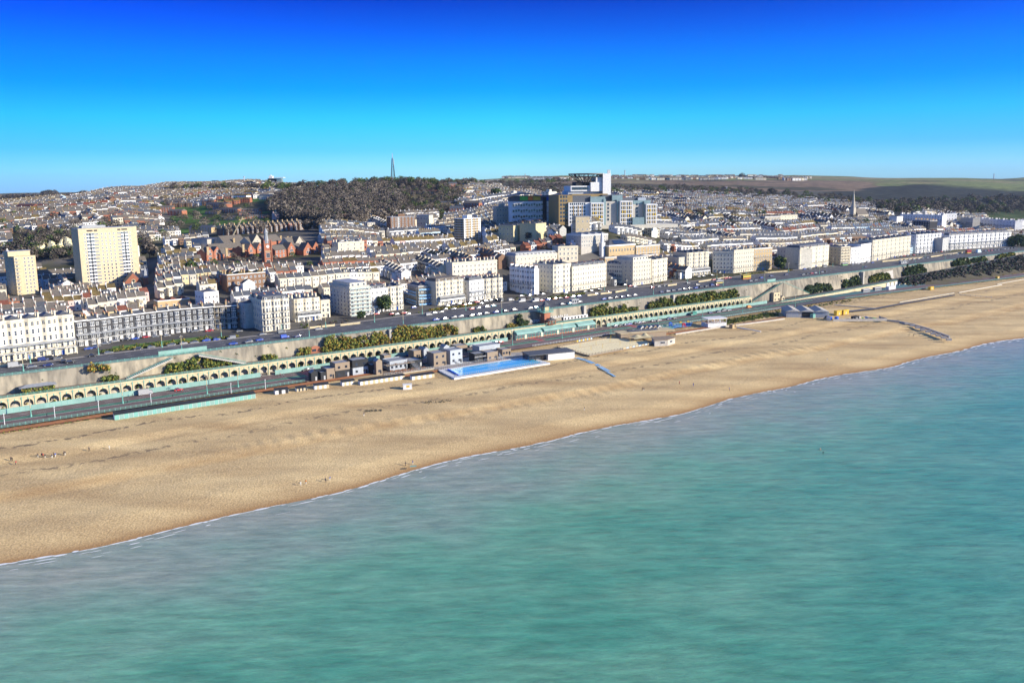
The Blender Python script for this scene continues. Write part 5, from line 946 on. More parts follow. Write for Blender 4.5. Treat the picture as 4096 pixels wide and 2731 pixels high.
# children's hospital
a = P(2040, 806, 90.1); r2 = empty('childrens_hospital', (a[0], a[1], 63), COAST*.15, "white banded children's hospital with a curved dark roof and coloured panels", 'hospital'); w = P(2236, 803, 90.1)[0]-a[0]; h = 27
m_ = MB(); out_ = [(4, 0), (w, 0), (w, 22), (0, 22), (0, 6), (1.2, 2)]; m_.prism(out_, 0, h); m_.build('wall', 'pure_white', r2)
m_ = MB(); m_.prism([(3.8, -.2), (w+.2, -.2), (w+.2, 22), (-.2, 22), (-.2, 6)], h, h+6); m_.build('top_storey', 'slate', r2)
m_ = MB(); n = 20
for i in range(n):
    x0, x1 = -4+i*(w+6)/n, -4+(i+1)*(w+6)/n; f = lambda x: h+7.5+1.8*math.sin(x/w*7-.5); m_.add([(x0, -3, f(x0)-1), (x1, -3, f(x1)-1), (x1, 22, f(x1)), (x0, 22, f(x0)), (x0, -3, f(x0)-1.6), (x1, -3, f(x1)-1.6)], [(0, 1, 2, 3), (4, 5, 1, 0)])
m_.build('roof', 'slate', r2)
for i, (c, q0, q1) in enumerate((('leaf_green_paint', .2, .36), ('orange', .37, .46), ('yellow', .47, .62), ('blue_paint', .74, .84), ('orange', .86, .99))): m_ = MB(); m_.box(w*q0, w*q1, -.5, -.2, h+1, h+5.2); m_.build('coloured_panel', c, r2)
for f in range(4):
    z = h-5.5-f*6.2
    for i in range(18):
        if i in (12, 13): continue
        put('window', winmesh(2.2 if f < 3 else 3.4, 2.6, 'bare'), r2, (w*(i+1)/19+1, -.05, z+(i % 3)*.4))
m_ = MB()
for f in range(4): m_.box(3.5, w, -.12, 0, h-6.6-f*6.2, h-6.3-f*6.2)
m_.build('band', 'rust', r2); m_ = MB(); m_.box(w*.66, w*.74, -.3, 0, 0, h+5); m_.build('glass_link', 'charcoal', r2)
# cream library-like wing
back('hospital_building', 'pale cream hospital annexe with wrap-around windows and dark roof', 2325, 942, 2432, 936, 50, 11, 3, wall='hospital_stone', cols=12, depth=22, side=6, roof='hips', rm='lead', wh=1.6, doors=0, cat='hospital')
# red brick college
rt = empty('college', (0, 0, 0), 0, 'rambling red brick college with steep tiled roofs, gables and a clock tower', 'college')
def gb(name, u0, v0, u1, v1, zg, hw_, hr, dep, wall='red_brick', roof='brown_tile', gables=0, cols=6, par=None, rowsn=2, crossw=5.0, wk='white'):
    a = P(u0, v0, zg+hw_); b = P(u1, v1, zg+hw_); w = math.hypot(b[0]-a[0], b[1]-a[1]); ang = math.atan2(b[1]-a[1], b[0]-a[0]); m_ = MB(); m_.box(0, w, 0, dep, -3, hw_); o = m_.build('wing', wall, par, (a[0], a[1], zg), ang)
    r_ = MB(); r_.gable(0, w, 0, dep, hw_, hr, 0, .4, 'x', 1); r_.build('roof', [roof, wall], o)
    for i in range(gables):
        x = (i+.5)*w/gables; g = MB(); g.box(x-crossw/2, x+crossw/2, -1.6, dep*.5, -3, hw_+.5, 1); g.gable(x-crossw/2, x+crossw/2, -1.6, dep*.5, hw_+.5, crossw*.62, 0, .2, 'y', 1); g.build('gable', [roof, wall], o)
        for r in range(rowsn): put('window', winmesh(crossw*.4, 1.9, wk), o, (x, -1.62, hw_-2.2-r*3.4))
        put('window', winmesh(1.2, 1.3, wk), o, (x, -1.62, hw_+.6))
    for i in range(cols):
        x = (i+.5)*w/cols
        if all(abs(x-(j+.5)*w/gables) > crossw*.7 for j in range(gables)):
            for r in range(rowsn): put('window', winmesh(1.4, 1.8, wk), o, (x, -.02, hw_-2.4-r*3.4))
    return o, w
def chim2(par, u, v, z, h=4, mt='tan_brick', w=1.1):
    q = P(u, v, z); m_ = MB(); m_.box(-w/2, w/2, -w/2, w/2, -h, 0); m_.box(-w*.65, w*.65, -w*.65, w*.65, 0, .5); m_.build('chimney', mt, par, (q[0], q[1], z), COAST)
gb('w', 820, 1012, 880, 1007, 38, 14, 3.5, 12, gables=2, par=rt, crossw=7, rowsn=3)
gb('w', 878, 1018, 980, 1006, 38, 12, 4, 12, roof='red_tile' if 0 else 'brown_tile', cols=7, par=rt); gb('w', 842, 998, 972, 990, 46, 8, 4.5, 12, par=rt, cols=2)
gb('w', 980, 1000, 1052, 992, 38, 15, 3.5, 14, gables=2, par=rt, crossw=8, rowsn=4)
gb('w', 898, 975, 985, 968, 50, 6, 7, 16, par=rt, gables=0, cols=0, wall='stone'); gb('w', 1000, 972, 1048, 968, 50, 8, 5, 14, wall='stone', gables=1, par=rt, crossw=11, cols=0); gb('w', 1068, 968, 1130, 962, 50, 6, 6, 16, par=rt, cols=0, roof='brown_tile')
gb('w', 1100, 1002, 1218, 990, 40, 13, 4, 14, gables=1, par=rt, crossw=9, cols=9, rowsn=2); gb('w', 1160, 978, 1226, 972, 48, 8, 6, 14, wall='stone', gables=1, par=rt, crossw=10, cols=0); gb('w', 1212, 1004, 1276, 998, 40, 11, 2, 14, gables=2, par=rt, crossw=11, cols=0, wall='red_brick')
for u, v in ((935, 955), (997, 952), (1048, 950), (1122, 945), (1150, 948), (1166, 948), (1198, 955), (972, 980), (905, 995), (830, 990)): chim2(rt, u, v, 60, 6, 'tan_brick', 1.6)
q = P(1066, 985, 56)*.968; q[2] = 61; a = MB(); a.box(-3.6, 3.6, -3, 3, -28, -2); a.box(-3.4, 3.4, -3.4, 3.4, -9, -8.4, 1)
for x in (-3, 3):
    for y in (-3, 3): a.cyl((x, y), .7, .7, -20, 0, 6); a.cyl((x, y), .8, .05, 0, 1.5, 6)
tw = a.build('clock_tower', ['red_brick', 'terrace_cream'], rt, (q[0], q[1], 62), COAST); a = MB(); a.cyl((0, 0), 2.3, 1.6, -2, 4, 8); a.cyl((0, 0), 1.5, 1.5, 4, 7, 8); a.cyl((0, 0), 2.1, 1.7, 7, 8, 8); a.cyl((0, 0), 1.5, .2, 8, 11, 8); a.cyl((0, 0), .1, .05, 11, 14, 5); a.build('spire', 'lead', tw)
a = MB(); a.cyl((0, 0), 1.3, 1.3, 0, .1, 16); o = a.build('clock_face', 'pure_white', tw, (0, -3.08, -4.5)); o.rotation_euler = (math.pi/2, 0, 0)
for z in (-14, -20): put('window', winmesh(3, 4, 'quad'), tw, (0, -3.0, z))
rt = empty('hall', (0, 0, 0), 0, 'grey metal-clad modern hall with a notched side left of the college', 'hall'); 
for (u0, v0, u1, v1, zt, hh, dp, mt) in ((703, 955, 800, 950, 56, 10, 26, 'zinc'), (800, 940, 826, 935, 58, 16, 22, 'galv'), (690, 975, 775, 972, 50, 8, 18, 'lead')):
    a, w, ang = frame_from(u0, v0, u1, v1, zt); m_ = MB(); m_.box(0, w, 0, dp, -hh-4, 0); m_.box(.6, w-.6, .6, dp-.6, 0, .4, 1); m_.build('volume', [mt, 'slate'], rt, (a[0], a[1], zt), ang)
rt = empty('hall', (0, 0, 0), 0, 'plain pale concrete hall behind the college roofs', 'hall'); a, w, ang = frame_from(828, 958, 900, 953, 60); m_ = MB(); m_.box(0, w, 0, 24, -14, 0); m_.box(.6, w-.6, .6, 23, 0, .4, 1); m_.build('volume', ['hospital_stone', 'slate'], rt, (a[0], a[1], 60), ang)
r = empty('chapel_house', (0, 0, 0), 0, 'brick gabled hall with a moss-yellow roof left of the college', 'hall'); gb('w', 690, 1000, 755, 994, 34, 10, 7, 12, par=r, roof='moss_tile', cols=3)
q = P(694, 1020, 44); r = empty('lantern_pavilion', (q[0], q[1], 32), COAST, 'square white windowed pavilion with yellow-mossed pyramid roof', 'pavilion'); a = MB(); a.box(-5, 5, -4, 4, 0, 12); a.build('wall', 'white', r); a = MB(); a.hip(-5.5, 5.5, -4.5, 4.5, 12, 5); a.build('roof', 'moss_tile', r)
for i in range(5): put('window', winmesh(1.1, 5, 'bare'), r, (-4+i*2, -4.02, 6))
# crane boom
a = P(934, 938, 62); b = G(971, 868); b = P(971, 868, zat(a[0], a[1], 868)) ; k_ = zat(a[0], a[1], 868); q = ray(971, 868); kk_ = a[1]/q[1]; b = np.array([q[0]*kk_, a[1], H+q[2]*kk_]); m_ = MB(); m_.beam((0, 0, 0), tuple(b-a), .9); m_.beam((0, 0, 0), (0, 0, -12), 1.1); o = m_.build('crane', 'terrace_cream', None, tuple(a)); tag(o, 'pale telescopic crane boom leaning right above the college roofs', 'crane')
# brick church, lower left
q = P(545, 1190, 24); r = empty('church', (q[0], q[1], 24), COAST-.12, 'red brick church with rose window and small pointed turret below the tower block', 'church')
a = MB(); a.box(-7, 5, 0, 22, -2, 12); a.gable(-7, 5, 0, 22, 12, 7, 1, .3, 'y', 0); a.build('nave', ['red_brick', 'slate'], r); a = MB(); a.box(6, 9.5, 0, 3.5, -2, 15); a.cyl((7.75, 1.75), 2.2, .1, 15, 24, 6, 1); a.build('turret', ['red_brick', 'lead'], r); a = MB(); a.box(-5, 3.5, -3, 0, -2, 3.8); a.gable(-5, 3.5, -3, 0, 3.8, 1.2, 1, .3, 'x', 0); a.build('porch', ['red_brick', 'slate'], r)
for i in range(3): put('window', winmesh(1.2, 4.5, 'arch'), r, (-3.5+i*2.4, -.02, 5))
a = MB(); a.cyl((0, 0), 1.5, 1.5, 0, .1, 16); a.cyl((0, 0), 1.0, 1.0, .1, .15, 16, 1); o = a.build('rose_window', ['terrace_cream', 'glass'], r, (-1, -.05, 13)); o.rotation_euler = (math.pi/2, 0, 0)
# white chapel tower and solar roof hall
q = G(2408, 1026); r = empty('chapel', (q[0], q[1], q[2]), COAST, 'brown brick chapel with solar panels on its hipped roof and slim white bell tower', 'church')
a = MB(); a.box(3, 36, -6, 12, -2, 9); a.box(2.6, 36.4, -6.4, 12.4, 9, 10.2, 1); a.build('hall', ['tan_brick', 'white'], r); a = MB(); a.hip(3, 36, -6, 12, 10.2, 4.5); a.build('roof', 'slate', r)
a = MB(); a.add([(10, -5.4, 10.95), (26, -5.4, 10.95), (23.5, .6, 13.95), (12.5, .6, 13.95)], [(0, 1, 2, 3)]); a.build('solar_panels', 'solar', r)
a = MB(); a.box(-2, 2, -2, 2, -2, 12); a.box(-2.3, 2.3, -2.3, 2.3, 12, 12.5); a.cyl((0, 0), 1.7, 1.7, 12.5, 17, 8); a.cyl((0, 0), 1.2, 1.2, 17, 19.5, 8); a.cyl((0, 0), 1.3, .2, 19.5, 21.5, 8); a.build('bell_tower', 'pure_white', r)
for i in range(9): put('window', winmesh(1.3, 2.4, 'arch'), r, (5+i*3.6, -6.02, 4))
# distant spire church
q = G(3410, 885); r = empty('church', (q[0], q[1], q[2]), COAST, 'dark stone church with a tall thin spire above the far right rooftops', 'church'); a = MB(); a.box(-3, 3, -3, 3, -4, 20); a.cyl((0, 0), 3.2, .15, 20, 48, 8); a.build('tower', 'stone', r); a = MB(); a.box(4, 34, -6, 8, -4, 10); a.gable(4, 34, -6, 8, 10, 9, 1); a.build('nave', ['stone', 'brown_tile'], r)
# mast
q = GY(1573, 1610); r = empty('radio_mast', (q[0], q[1], q[2]-1), .3, 'tall lattice radio mast on top of the wooded hill', 'mast'); mh = zat(q[0], q[1], 632)-q[2]; a = MB(); n = 9
for i in range(n):
    z0, z1 = mh*i/n, mh*(i+1)/n; w0, w1 = 2.8*(1-i/n)+1.2, 2.8*(1-(i+1)/n)+1.2; c = lambda w, k: (w*(-1 if k in (0, 3) else 1), w*(-1 if k < 2 else 1))
    for k in range(4): p, p2 = c(w0, k), c(w1, k); q2 = c(w1, (k+1) % 4); q1 = c(w0, (k+1) % 4); a.beam((*p, z0), (*p2, z1), .6); a.beam((*p, z0), (*q2, z1), .28); a.beam((*q1, z0), (*p2, z1), .28); a.beam((*p2, z1), (*q2, z1), .35)
a.build('lattice', 'iron', r); a = MB(); a.cyl((0, 0), .9, .5, mh, mh+10, 6)
for i in range(5): a.cyl((1.8, -1.5), .9, .9, mh*(.55+.09*i), mh*(.55+.09*i)+2.4, 8)
a.build('aerials', 'galv', r)
for u, v0, v1, lb in ((2101, 710, 696, 'thin lattice pylon on the distant ridge left of the hospital'), (2499, 701, 682, 'slim chimney-like mast on the ridge right of the hospital'), (2907, 775, 748, 'pale standing chimney in the far estate'), (978, 735, 706, 'slender pole on the skyline left of the grandstand'), (3973, 712, 696, 'faint mast on the far right skyline')):
    q = GY(u, {2101: 4000, 2499: 4300, 2907: 1950, 978: 1740, 3973: 5000}[u]); a = MB(); hh = zat(q[0], q[1], v1)-q[2]; a.cyl((0, 0), q[1]*.0007, q[1]*.0005, -2, hh, 6); a.cyl((0, 0), q[1]*.0012, q[1]*.0012, hh*.93, hh, 6); tag(a.build('mast', 'galv', None, tuple(q)), lb, 'mast')
# grandstand on the hill
q = P(1090, 715, zat(*G(1100, 738)[:2], 715)) if 0 else G(1090, 741); r = empty('grandstand', (q[0], q[1], q[2]), 0, 'modern grandstand with cantilevered white roof on the left skyline', 'grandstand'); k = q[1]/F; a = MB(); a.box(-18*k, 20*k, 0, 14, -3, 26*k); a.build('frame', 'charcoal', r); a = MB(); a.box(8*k, 46*k, -6, 12, 28*k, 30*k); a.build('roof', 'pure_white', r); a = MB(); a.box(18*k, 38*k, -2, 10, 0, 26*k); a.build('glass_tiers', 'teal_glass', r); a = MB(); a.box(-14*k, 0, 2, 12, 26*k, 36*k); a.cyl((-8*k, 6), 3*k, 3*k, 36*k, 40*k, 8); a.build('control_box', 'pure_white', r)
slab('red brick block with tiled roof left of the grandstand', 1010, 728, 1066, 727, 113, 104, 12, 2, 'red_brick', 5, liftbox=False, name='building', cat='building') if 0 else None
def hillrow(label, u0, v0, u1, v1, hp, n, wall, roof, fl=2, dep=10, name='flats', cat='flats', hip=False):
    """long block whose base line runs between two ground pixels"""
    a = G(u0, v0); b = G(u1, v1); b = np.array([*(a[:2]+(b[:2]-a[:2])), b[2]]); w = math.hypot(b[0]-a[0], b[1]-a[1]); ang = math.atan2(b[1]-a[1], b[0]-a[0])
    if abs(ang) > 1.0: q = ray(u1, v1); k = a[1]/q[1]; b = np.array([q[0]*k, a[1], a[2]]); w = abs(b[0]-a[0]); ang = 0
    h = hp*a[1]/F; zg = min(a[2], b[2]); r = empty(name, (a[0], a[1], zg), ang, label, cat); m_ = MB(); m_.box(0, w, 0, dep, -6, h); m_.build('wall', wall, r); m_ = MB(); (m_.hip if hip else m_.gable)(0, w, 0, dep, h, h*.22+1, 0); m_.build('roof', roof, r)
    for f in range(fl):
        for i in range(n): put('window', winmesh(w/n*.42, h/fl*.45, 'white' if wall != 'white' else 'bare'), r, ((i+.5)*w/n, -.02, f*h/fl+h/fl*.3))
    return r
hillrow('white four-storey flats, nearest of the white group on the hillside', 934, 803, 986, 803, 20, 6, 'white', 'moss_tile', 4); hillrow('white four-storey flats, upper left of the white group on the hillside', 972, 791, 1022, 791, 20, 6, 'white', 'moss_tile', 4); hillrow('white four-storey flats in shade, upper right of the hillside group', 1024, 781, 1074, 781, 17, 6, 'white', 'slate', 3); hillrow('white shaded flats, right of the hillside group', 1036, 800, 1088, 798, 17, 6, 'pale', 'slate', 3)
hillrow('red brick flats, upper of the pair left of the green bank', 634, 822, 726, 826, 20, 8, 'red_brick', 'brown_tile', 3); hillrow('red brick flats, lower of the pair left of the green bank', 628, 848, 690, 852, 22, 6, 'red_brick', 'brown_tile', 3); hillrow('square red brick flats at the foot of the green bank', 672, 862, 728, 864, 20, 4, 'red_brick', 'brown_tile', 3)
hillrow('long brick flats, topmost beside the curving road', 824, 834, 904, 834, 18, 9, 'red_brick', 'brown_tile', 3); hillrow('long brick flats, second beside the curving road', 850, 852, 950, 852, 16, 10, 'red_brick', 'brown_tile', 3); hillrow('long brick flats, lowest above the maroon terrace', 858, 884, 956, 882, 14, 10, 'tan_brick', 'brown_tile', 2); hillrow('ochre-roofed brick flats behind the crane boom', 820, 856, 870, 856, 10, 4, 'tan_brick', 'moss_tile', 2)
hillrow('dark gabled brick row, upper of three behind the maroon terrace', 960, 850, 1036, 848, 10, 8, 'red_brick', 'brown_tile', 2); hillrow('dark gabled brick row, middle of three behind the maroon terrace', 955, 862, 1044, 858, 10, 9, 'red_brick', 'brown_tile', 2); hillrow('dark gabled brick row, lowest of three behind the maroon terrace', 975, 878, 1066, 873, 12, 9, 'red_brick', 'brown_tile', 2)
hillrow('long tan school building along the crest of the left hill', 700, 746, 838, 742, 14, 14, 'tan_brick', 'slate', 2, name='school', cat='school'); hillrow('tan school wing right of the crest school', 842, 744, 866, 744, 16, 3, 'tan_brick', 'slate', 2, name='school', cat='school'); hillrow('grey hall with round window at the end of the crest school', 868, 743, 908, 743, 10, 3, 'stone', 'lead', 1, name='hall', cat='hall'); hillrow('red brick wing with hipped roof left of the grandstand', 1012, 738, 1068, 738, 12, 5, 'red_brick', 'red_tile', 2, hip=True, name='building', cat='building')
hillrow('low white row below the grandstand, left piece', 1026, 748, 1062, 748, 8, 5, 'white', 'brown_tile', 1, name='building', cat='building'); hillrow('low white row below the grandstand, right piece', 1100, 745, 1170, 744, 6, 6, 'white', 'brown_tile', 1, name='building', cat='building')
hillrow('dark blue-walled school with red gabled dormers, far left', 66, 851, 134, 851, 26, 6, 'brown_brick', 'red_tile', 3, name='school', cat='school'); hillrow('sunlit tan end wing of the far left school', 146, 850, 176, 849, 24, 3, 'tan_brick', 'red_tile', 3, name='school', cat='school')
hillrow('flat tan brick maisonettes left of the maroon terrace', 756, 936, 846, 932, 26, 8, 'tan_brick', 'slate', 4); hillrow('bright-roofed bungalow school on the wooded hill', 1632, 775, 1742, 774, 9, 10, 'terrace_cream', 'red_tile', 1, name='school', cat='school', hip=True)
hillrow('low glazed hall with solar roof on the allotment hill', 1736, 826, 1822, 824, 14, 8, 'tan_brick', 'slate', 1, name='hall', cat='hall'); hillrow('brick house with white balcony standing high on the hill right of the wood', 1796, 758, 1830, 758, 22, 3, 'red_brick', 'slate', 3)
for i, (u0, v0, u1) in enumerate(((1836, 768, 1880), (1878, 776, 1950), (1906, 785, 1950), (1950, 780, 1990), (1985, 780, 2025))): hillrow(['brown brick flats with pale roof, first from the left below the pale ridge', 'broad brown brick flats with pale roof, second below the pale ridge', 'small brick flats in front of the broad ones', 'brick flats fourth along below the pale ridge', 'brick flats last in the line by the pale towers'][i], u0, v0, u1, v0-1, 18, 5, 'red_brick', 'brown_tile', 3)
hillrow('orange brick gabled school, taller right part below the allotments', 1852, 848, 1916, 846, 34, 5, 'red_brick', 'brown_tile', 3, name='school', cat='school'); hillrow('orange brick gabled school, lower left part below the allotments', 1798, 862, 1852, 860, 28, 5, 'red_brick', 'slate', 3, name='school', cat='school')
# maroon terrace
for i in range(17):
    u0 = 888+i*19.2; v0 = 941-i*1.35; a = G(u0, v0+2); q = ray(u0+19.2, v0+1); k = (a[1]+4)/q[1]; w = math.hypot(q[0]*k-a[0], 4); h = 31*a[1]/F; r = empty('terraced_house', (a[0], a[1], a[2]), math.atan2(4, q[0]*k-a[0]), f'maroon brick four-storey terraced house, {nth(i)} from left in the long row above the college', 'house', 'maroon brick houses above the college'); m_ = MB(); m_.box(0, w, 0, 11, -4, h); m_.box(w*.12, w*.55, -1, 0, -4, h*.8); m_.build('wall', 'red_brick' if i % 6 == 2 else 'brown_brick', r); m_ = MB(); m_.gable(0, w, 0, 11, h, 2.6); m_.build('roof', 'brown_tile' if i % 3 else 'slate', r); m_ = MB(); m_.box(-.3, .3, .2, 10.8, h-1, h+1.5); m_.box(-.5, .5, 3, 5.5, h, h+4); m_.build('chimney', 'tan_brick', r)
    for f in range(4): put('window', winmesh(w*.26, h*.13, 'white'), r, (w*.33, -1.02 if f < 3 else -.02, h*(.08+.24*f))); put('window', winmesh(w*.16, h*.13, 'white'), r, (w*.75, -.02, h*(.08+.24*f)))
# yellow chalk quarry face behind the towers
m_ = MB()
for i in range(34):
    u = 140+i*5.4; v = 990+18*math.sin(i*.5)-i*.25; q = G(u, v+12); s = q[1]/F; m_.beam((q[0], q[1]-2, q[2]-2), (q[0]+4*s, q[1]+2, q[2]+random.uniform(12, 30)*s), random.uniform(7, 12)*s, h=6)
tag(m_.build('chalk_face', 'chalk'), 'yellowish chalk quarry face behind the two cream towers', 'cliff')
for (ul, vl, ur, vr, zt, hh, dp, wl, rm_, lb) in ((148, 1040, 230, 1018, 36, 8, 30, 'hospital_stone', 'lead', 'long grey-roofed depot between the two cream towers'), (155, 1062, 270, 1056, 34, 8, 26, 'red_brick', 'zinc', 'pale ribbed-roof warehouse in front of the depot'), (252, 1014, 316, 998, 38, 6, 20, 'brown_brick', 'galv', 'white-roofed shed at the foot of the chalk face'), (205, 1092, 318, 1082, 36, 14, 14, 'tan_brick', 'slate', 'shaded brick flats with slate roof between the towers'), (548, 985, 618, 985, 36, 8, 30, 'net_blue', 'net_blue', 'bright blue-roofed market hall right of the big tower')):
    a, w, ang = frame_from(ul, vl, ur, vr, zt); m_ = MB(); m_.box(0, w, 0, dp, -hh, 0); m_.gable(0, w, 0, dp, 0, 2.5, 1, .3, 'x', 0); o = m_.build('warehouse', [wl, rm_], None, (a[0], a[1], zt), min(ang, .7)); tag(o, lb, 'warehouse')
# ================================================================ TOWN HOUSES
bpy.context.view_layer.update()
FP = []
for o in C.objects:
    if o.type != 'MESH' or o.name.split('.')[0] not in ('wall', 'wing', 'volume', 'nave', 'hall', 'warehouse', 'white_block', 'ward_wing', 'ochre_block', 'stone_recess', 'podium', 'shaft'): continue
    mi = o.matrix_world.inverted(); bb = np.array(o.bound_box); FP.append((mi[0][0], mi[0][1], mi[0][3], mi[1][0], mi[1][1], mi[1][3], bb[:, 0].min(), bb[:, 0].max(), bb[:, 1].min(), bb[:, 1].max()))
FP = np.array(FP)
def infp(s, t, m, m2=None):
    m2 = m if m2 is None else m2; x, y, _ = S(s, t); lx = FP[:, 0]*x+FP[:, 1]*y+FP[:, 2]; ly = FP[:, 3]*x+FP[:, 4]*y+FP[:, 5]; return ((lx > FP[:, 6]-m) & (lx < FP[:, 7]+m) & (ly > FP[:, 8]-m-m2) & (ly < FP[:, 9]+m)).any()
PROT = [(300, 575, 1132, 620), (15, 165, 1182, 610), (818, 1282, 1046, 720), (1822, 1935, 962, 870), (1538, 1664, 932, 880), (2232, 2640, 912, 790), (2275, 2436, 962, 720), (2003, 2192, 952, 780), (2248, 2362, 945, 770), (2038, 2240, 880, 800), (2042, 2232, 1045, 650), (2230, 2315, 1012, 700), (2380, 2545, 1025, 700), (1805, 1992, 1082, 600), (884, 1218, 938, 870), (905, 1064, 1122, 500), (515, 612, 1185, 470), (2030, 2152, 1120, 560), (700, 905, 985, 740), (1350, 1458, 1008, 720), (3055, 3192, 885, 1000), (2418, 2632, 1040, 640), (3585, 3860, 880, 1400), (3812, 4096, 905, 1300)]
REJ = [(40, 322, 930, 1100), (545, 645, 965, 1050), (578, 632, 1040, 1290), (1080, 1250, 880, 900), (628, 1092, 800, 936), (820, 1282, 900, 1034), (2005, 2160, 1050, 1190), (3550, 4400, 600, 850), (630, 900, 1195, 1290)]
WOODP = [(1085, 735), (1300, 728), (1575, 710), (1800, 720), (1870, 745), (1850, 800), (1790, 872), (1660, 868), (1540, 868), (1440, 880), (1300, 872), (1180, 868), (1090, 830)]
def inpoly(u, v, P_):
    c = False; n = len(P_)
    for i in range(n):
        (x1, y1), (x2, y2) = P_[i], P_[i-1]
        if (y1 > v) != (y2 > v) and u < (x2-x1)*(v-y1)/(y2-y1)+x1: c = not c
    return c
def ok_house(x, y, z, s, t, h, m=6):
    u, v = proj(x, y, z); ut, vt = proj(x, y, z+h)
    if u < -180 or u > 4300 or v > 1400: return None
    for a, b, c, d in REJ:
        if a < u < b and c < v < d: return None
    if inpoly(u, v, WOODP): return None
    if 2000 < u < 3600 and v < np.interp(u, [2000, 2440, 2900, 3200, 3550], [760, 768, 785, 800, 835]): return None
    for a, b, c, Yl in PROT:
        if a-14 < u < b+8 and y < Yl and vt < c: return None
    if infp(s, t, 5.5, 3) or infp(s+5, t+7, 1): return None
    return u, v, vt
houses = []; R = random.Random(11)
WALLS = ['white', 'cream', 'pale', 'grey_wall', 'brown_brick', 'red_brick', 'pastel_blue', 'pink_wall', 'yellow_cream']; ROOFS = ['brown_tile', 'moss_tile', 'slate', 'red_tile']
t = 73.0; row = 0
while t < 2000:
    near = t < 330; dt = 21 if near else (25 if t < 700 else 30); s = -420.0+R.uniform(0, 20); s_end = 900+t*1.1
    while s < s_end:
        blk = R.uniform(45, 110); q0 = S(s, t); u0, v0 = proj(q0[0], q0[1], float(T(q0[0], q0[1])))
        w = R.choice([5.4, 5.8, 6.2]) if t < 700 else R.uniform(7, 9.5); hgt_ = R.uniform(6.6, 8.8) if near else R.uniform(6.2, 8.2)
        if u0 < 700 and t > 420: rw = [.5, .15, .1, .04, .1, .08, .02, .01, 0]; rr = [.6, .08, .27, .05]
        elif u0 > 2350: rw = [.5, .2, .12, .08, .06, .03, .01, 0, 0]; rr = [.3, .06, .6, .04]
        else: rw = [.5, .2, .1, .06, .03, .03, .02, .02, .04]; rr = [.55, .17, .25, .03]
        if t > 700 and u0 > 2000: rw = [.34, .12, .1, .08, .16, .18, .01, .01, 0]; rr = [.38, .03, .5, .09]
        bw = R.choices(WALLS, rw)[0]; br = R.choices(ROOFS, rr)[0]; ang = R.uniform(-.07, .07); perp = R.random() < (.22 if t > 140 else .1); kind = R.choice(['front', 'back', 'back']); dto = R.uniform(-3, 3); n = int(blk/w)
        for i in range(n):
            if perp: ss, tt = s+R.choice([0, 0, 0])+6, t+dto+i*w; rz_ = COAST-math.pi/2
            else: ss, tt = s+i*w, t+dto+i*w*math.tan(ang); rz_ = COAST+ang
            if perp and i*w > 40: break
            x, y, _ = S(ss, tt); z = float(T(x, y)); r_ = ok_house(x, y, z, ss, tt, hgt_+2.5)
            if r_ is None: continue
            wl = bw if R.random() < .62 else R.choices(WALLS, rw)[0]; rf = br if R.random() < .68 else R.choices(ROOFS, rr)[0]
            houses.append((y, ss, tt, x, y, z, w, hgt_*R.uniform(.97, 1.03), rz_, wl, rf, kind if R.random() < .8 else 'dorm', row, r_, perp))
        s += (14+8 if perp else n*w)+R.uniform(7, 13)
    t += dt; row += 1
houses.sort(key=lambda h: h[0]); print('houses', len(houses))
def hproto(kind):
    wm = MB(); wm.box(0, 1, 0, 9, -4, 1, 0, True) ; return wm
_HC = {}
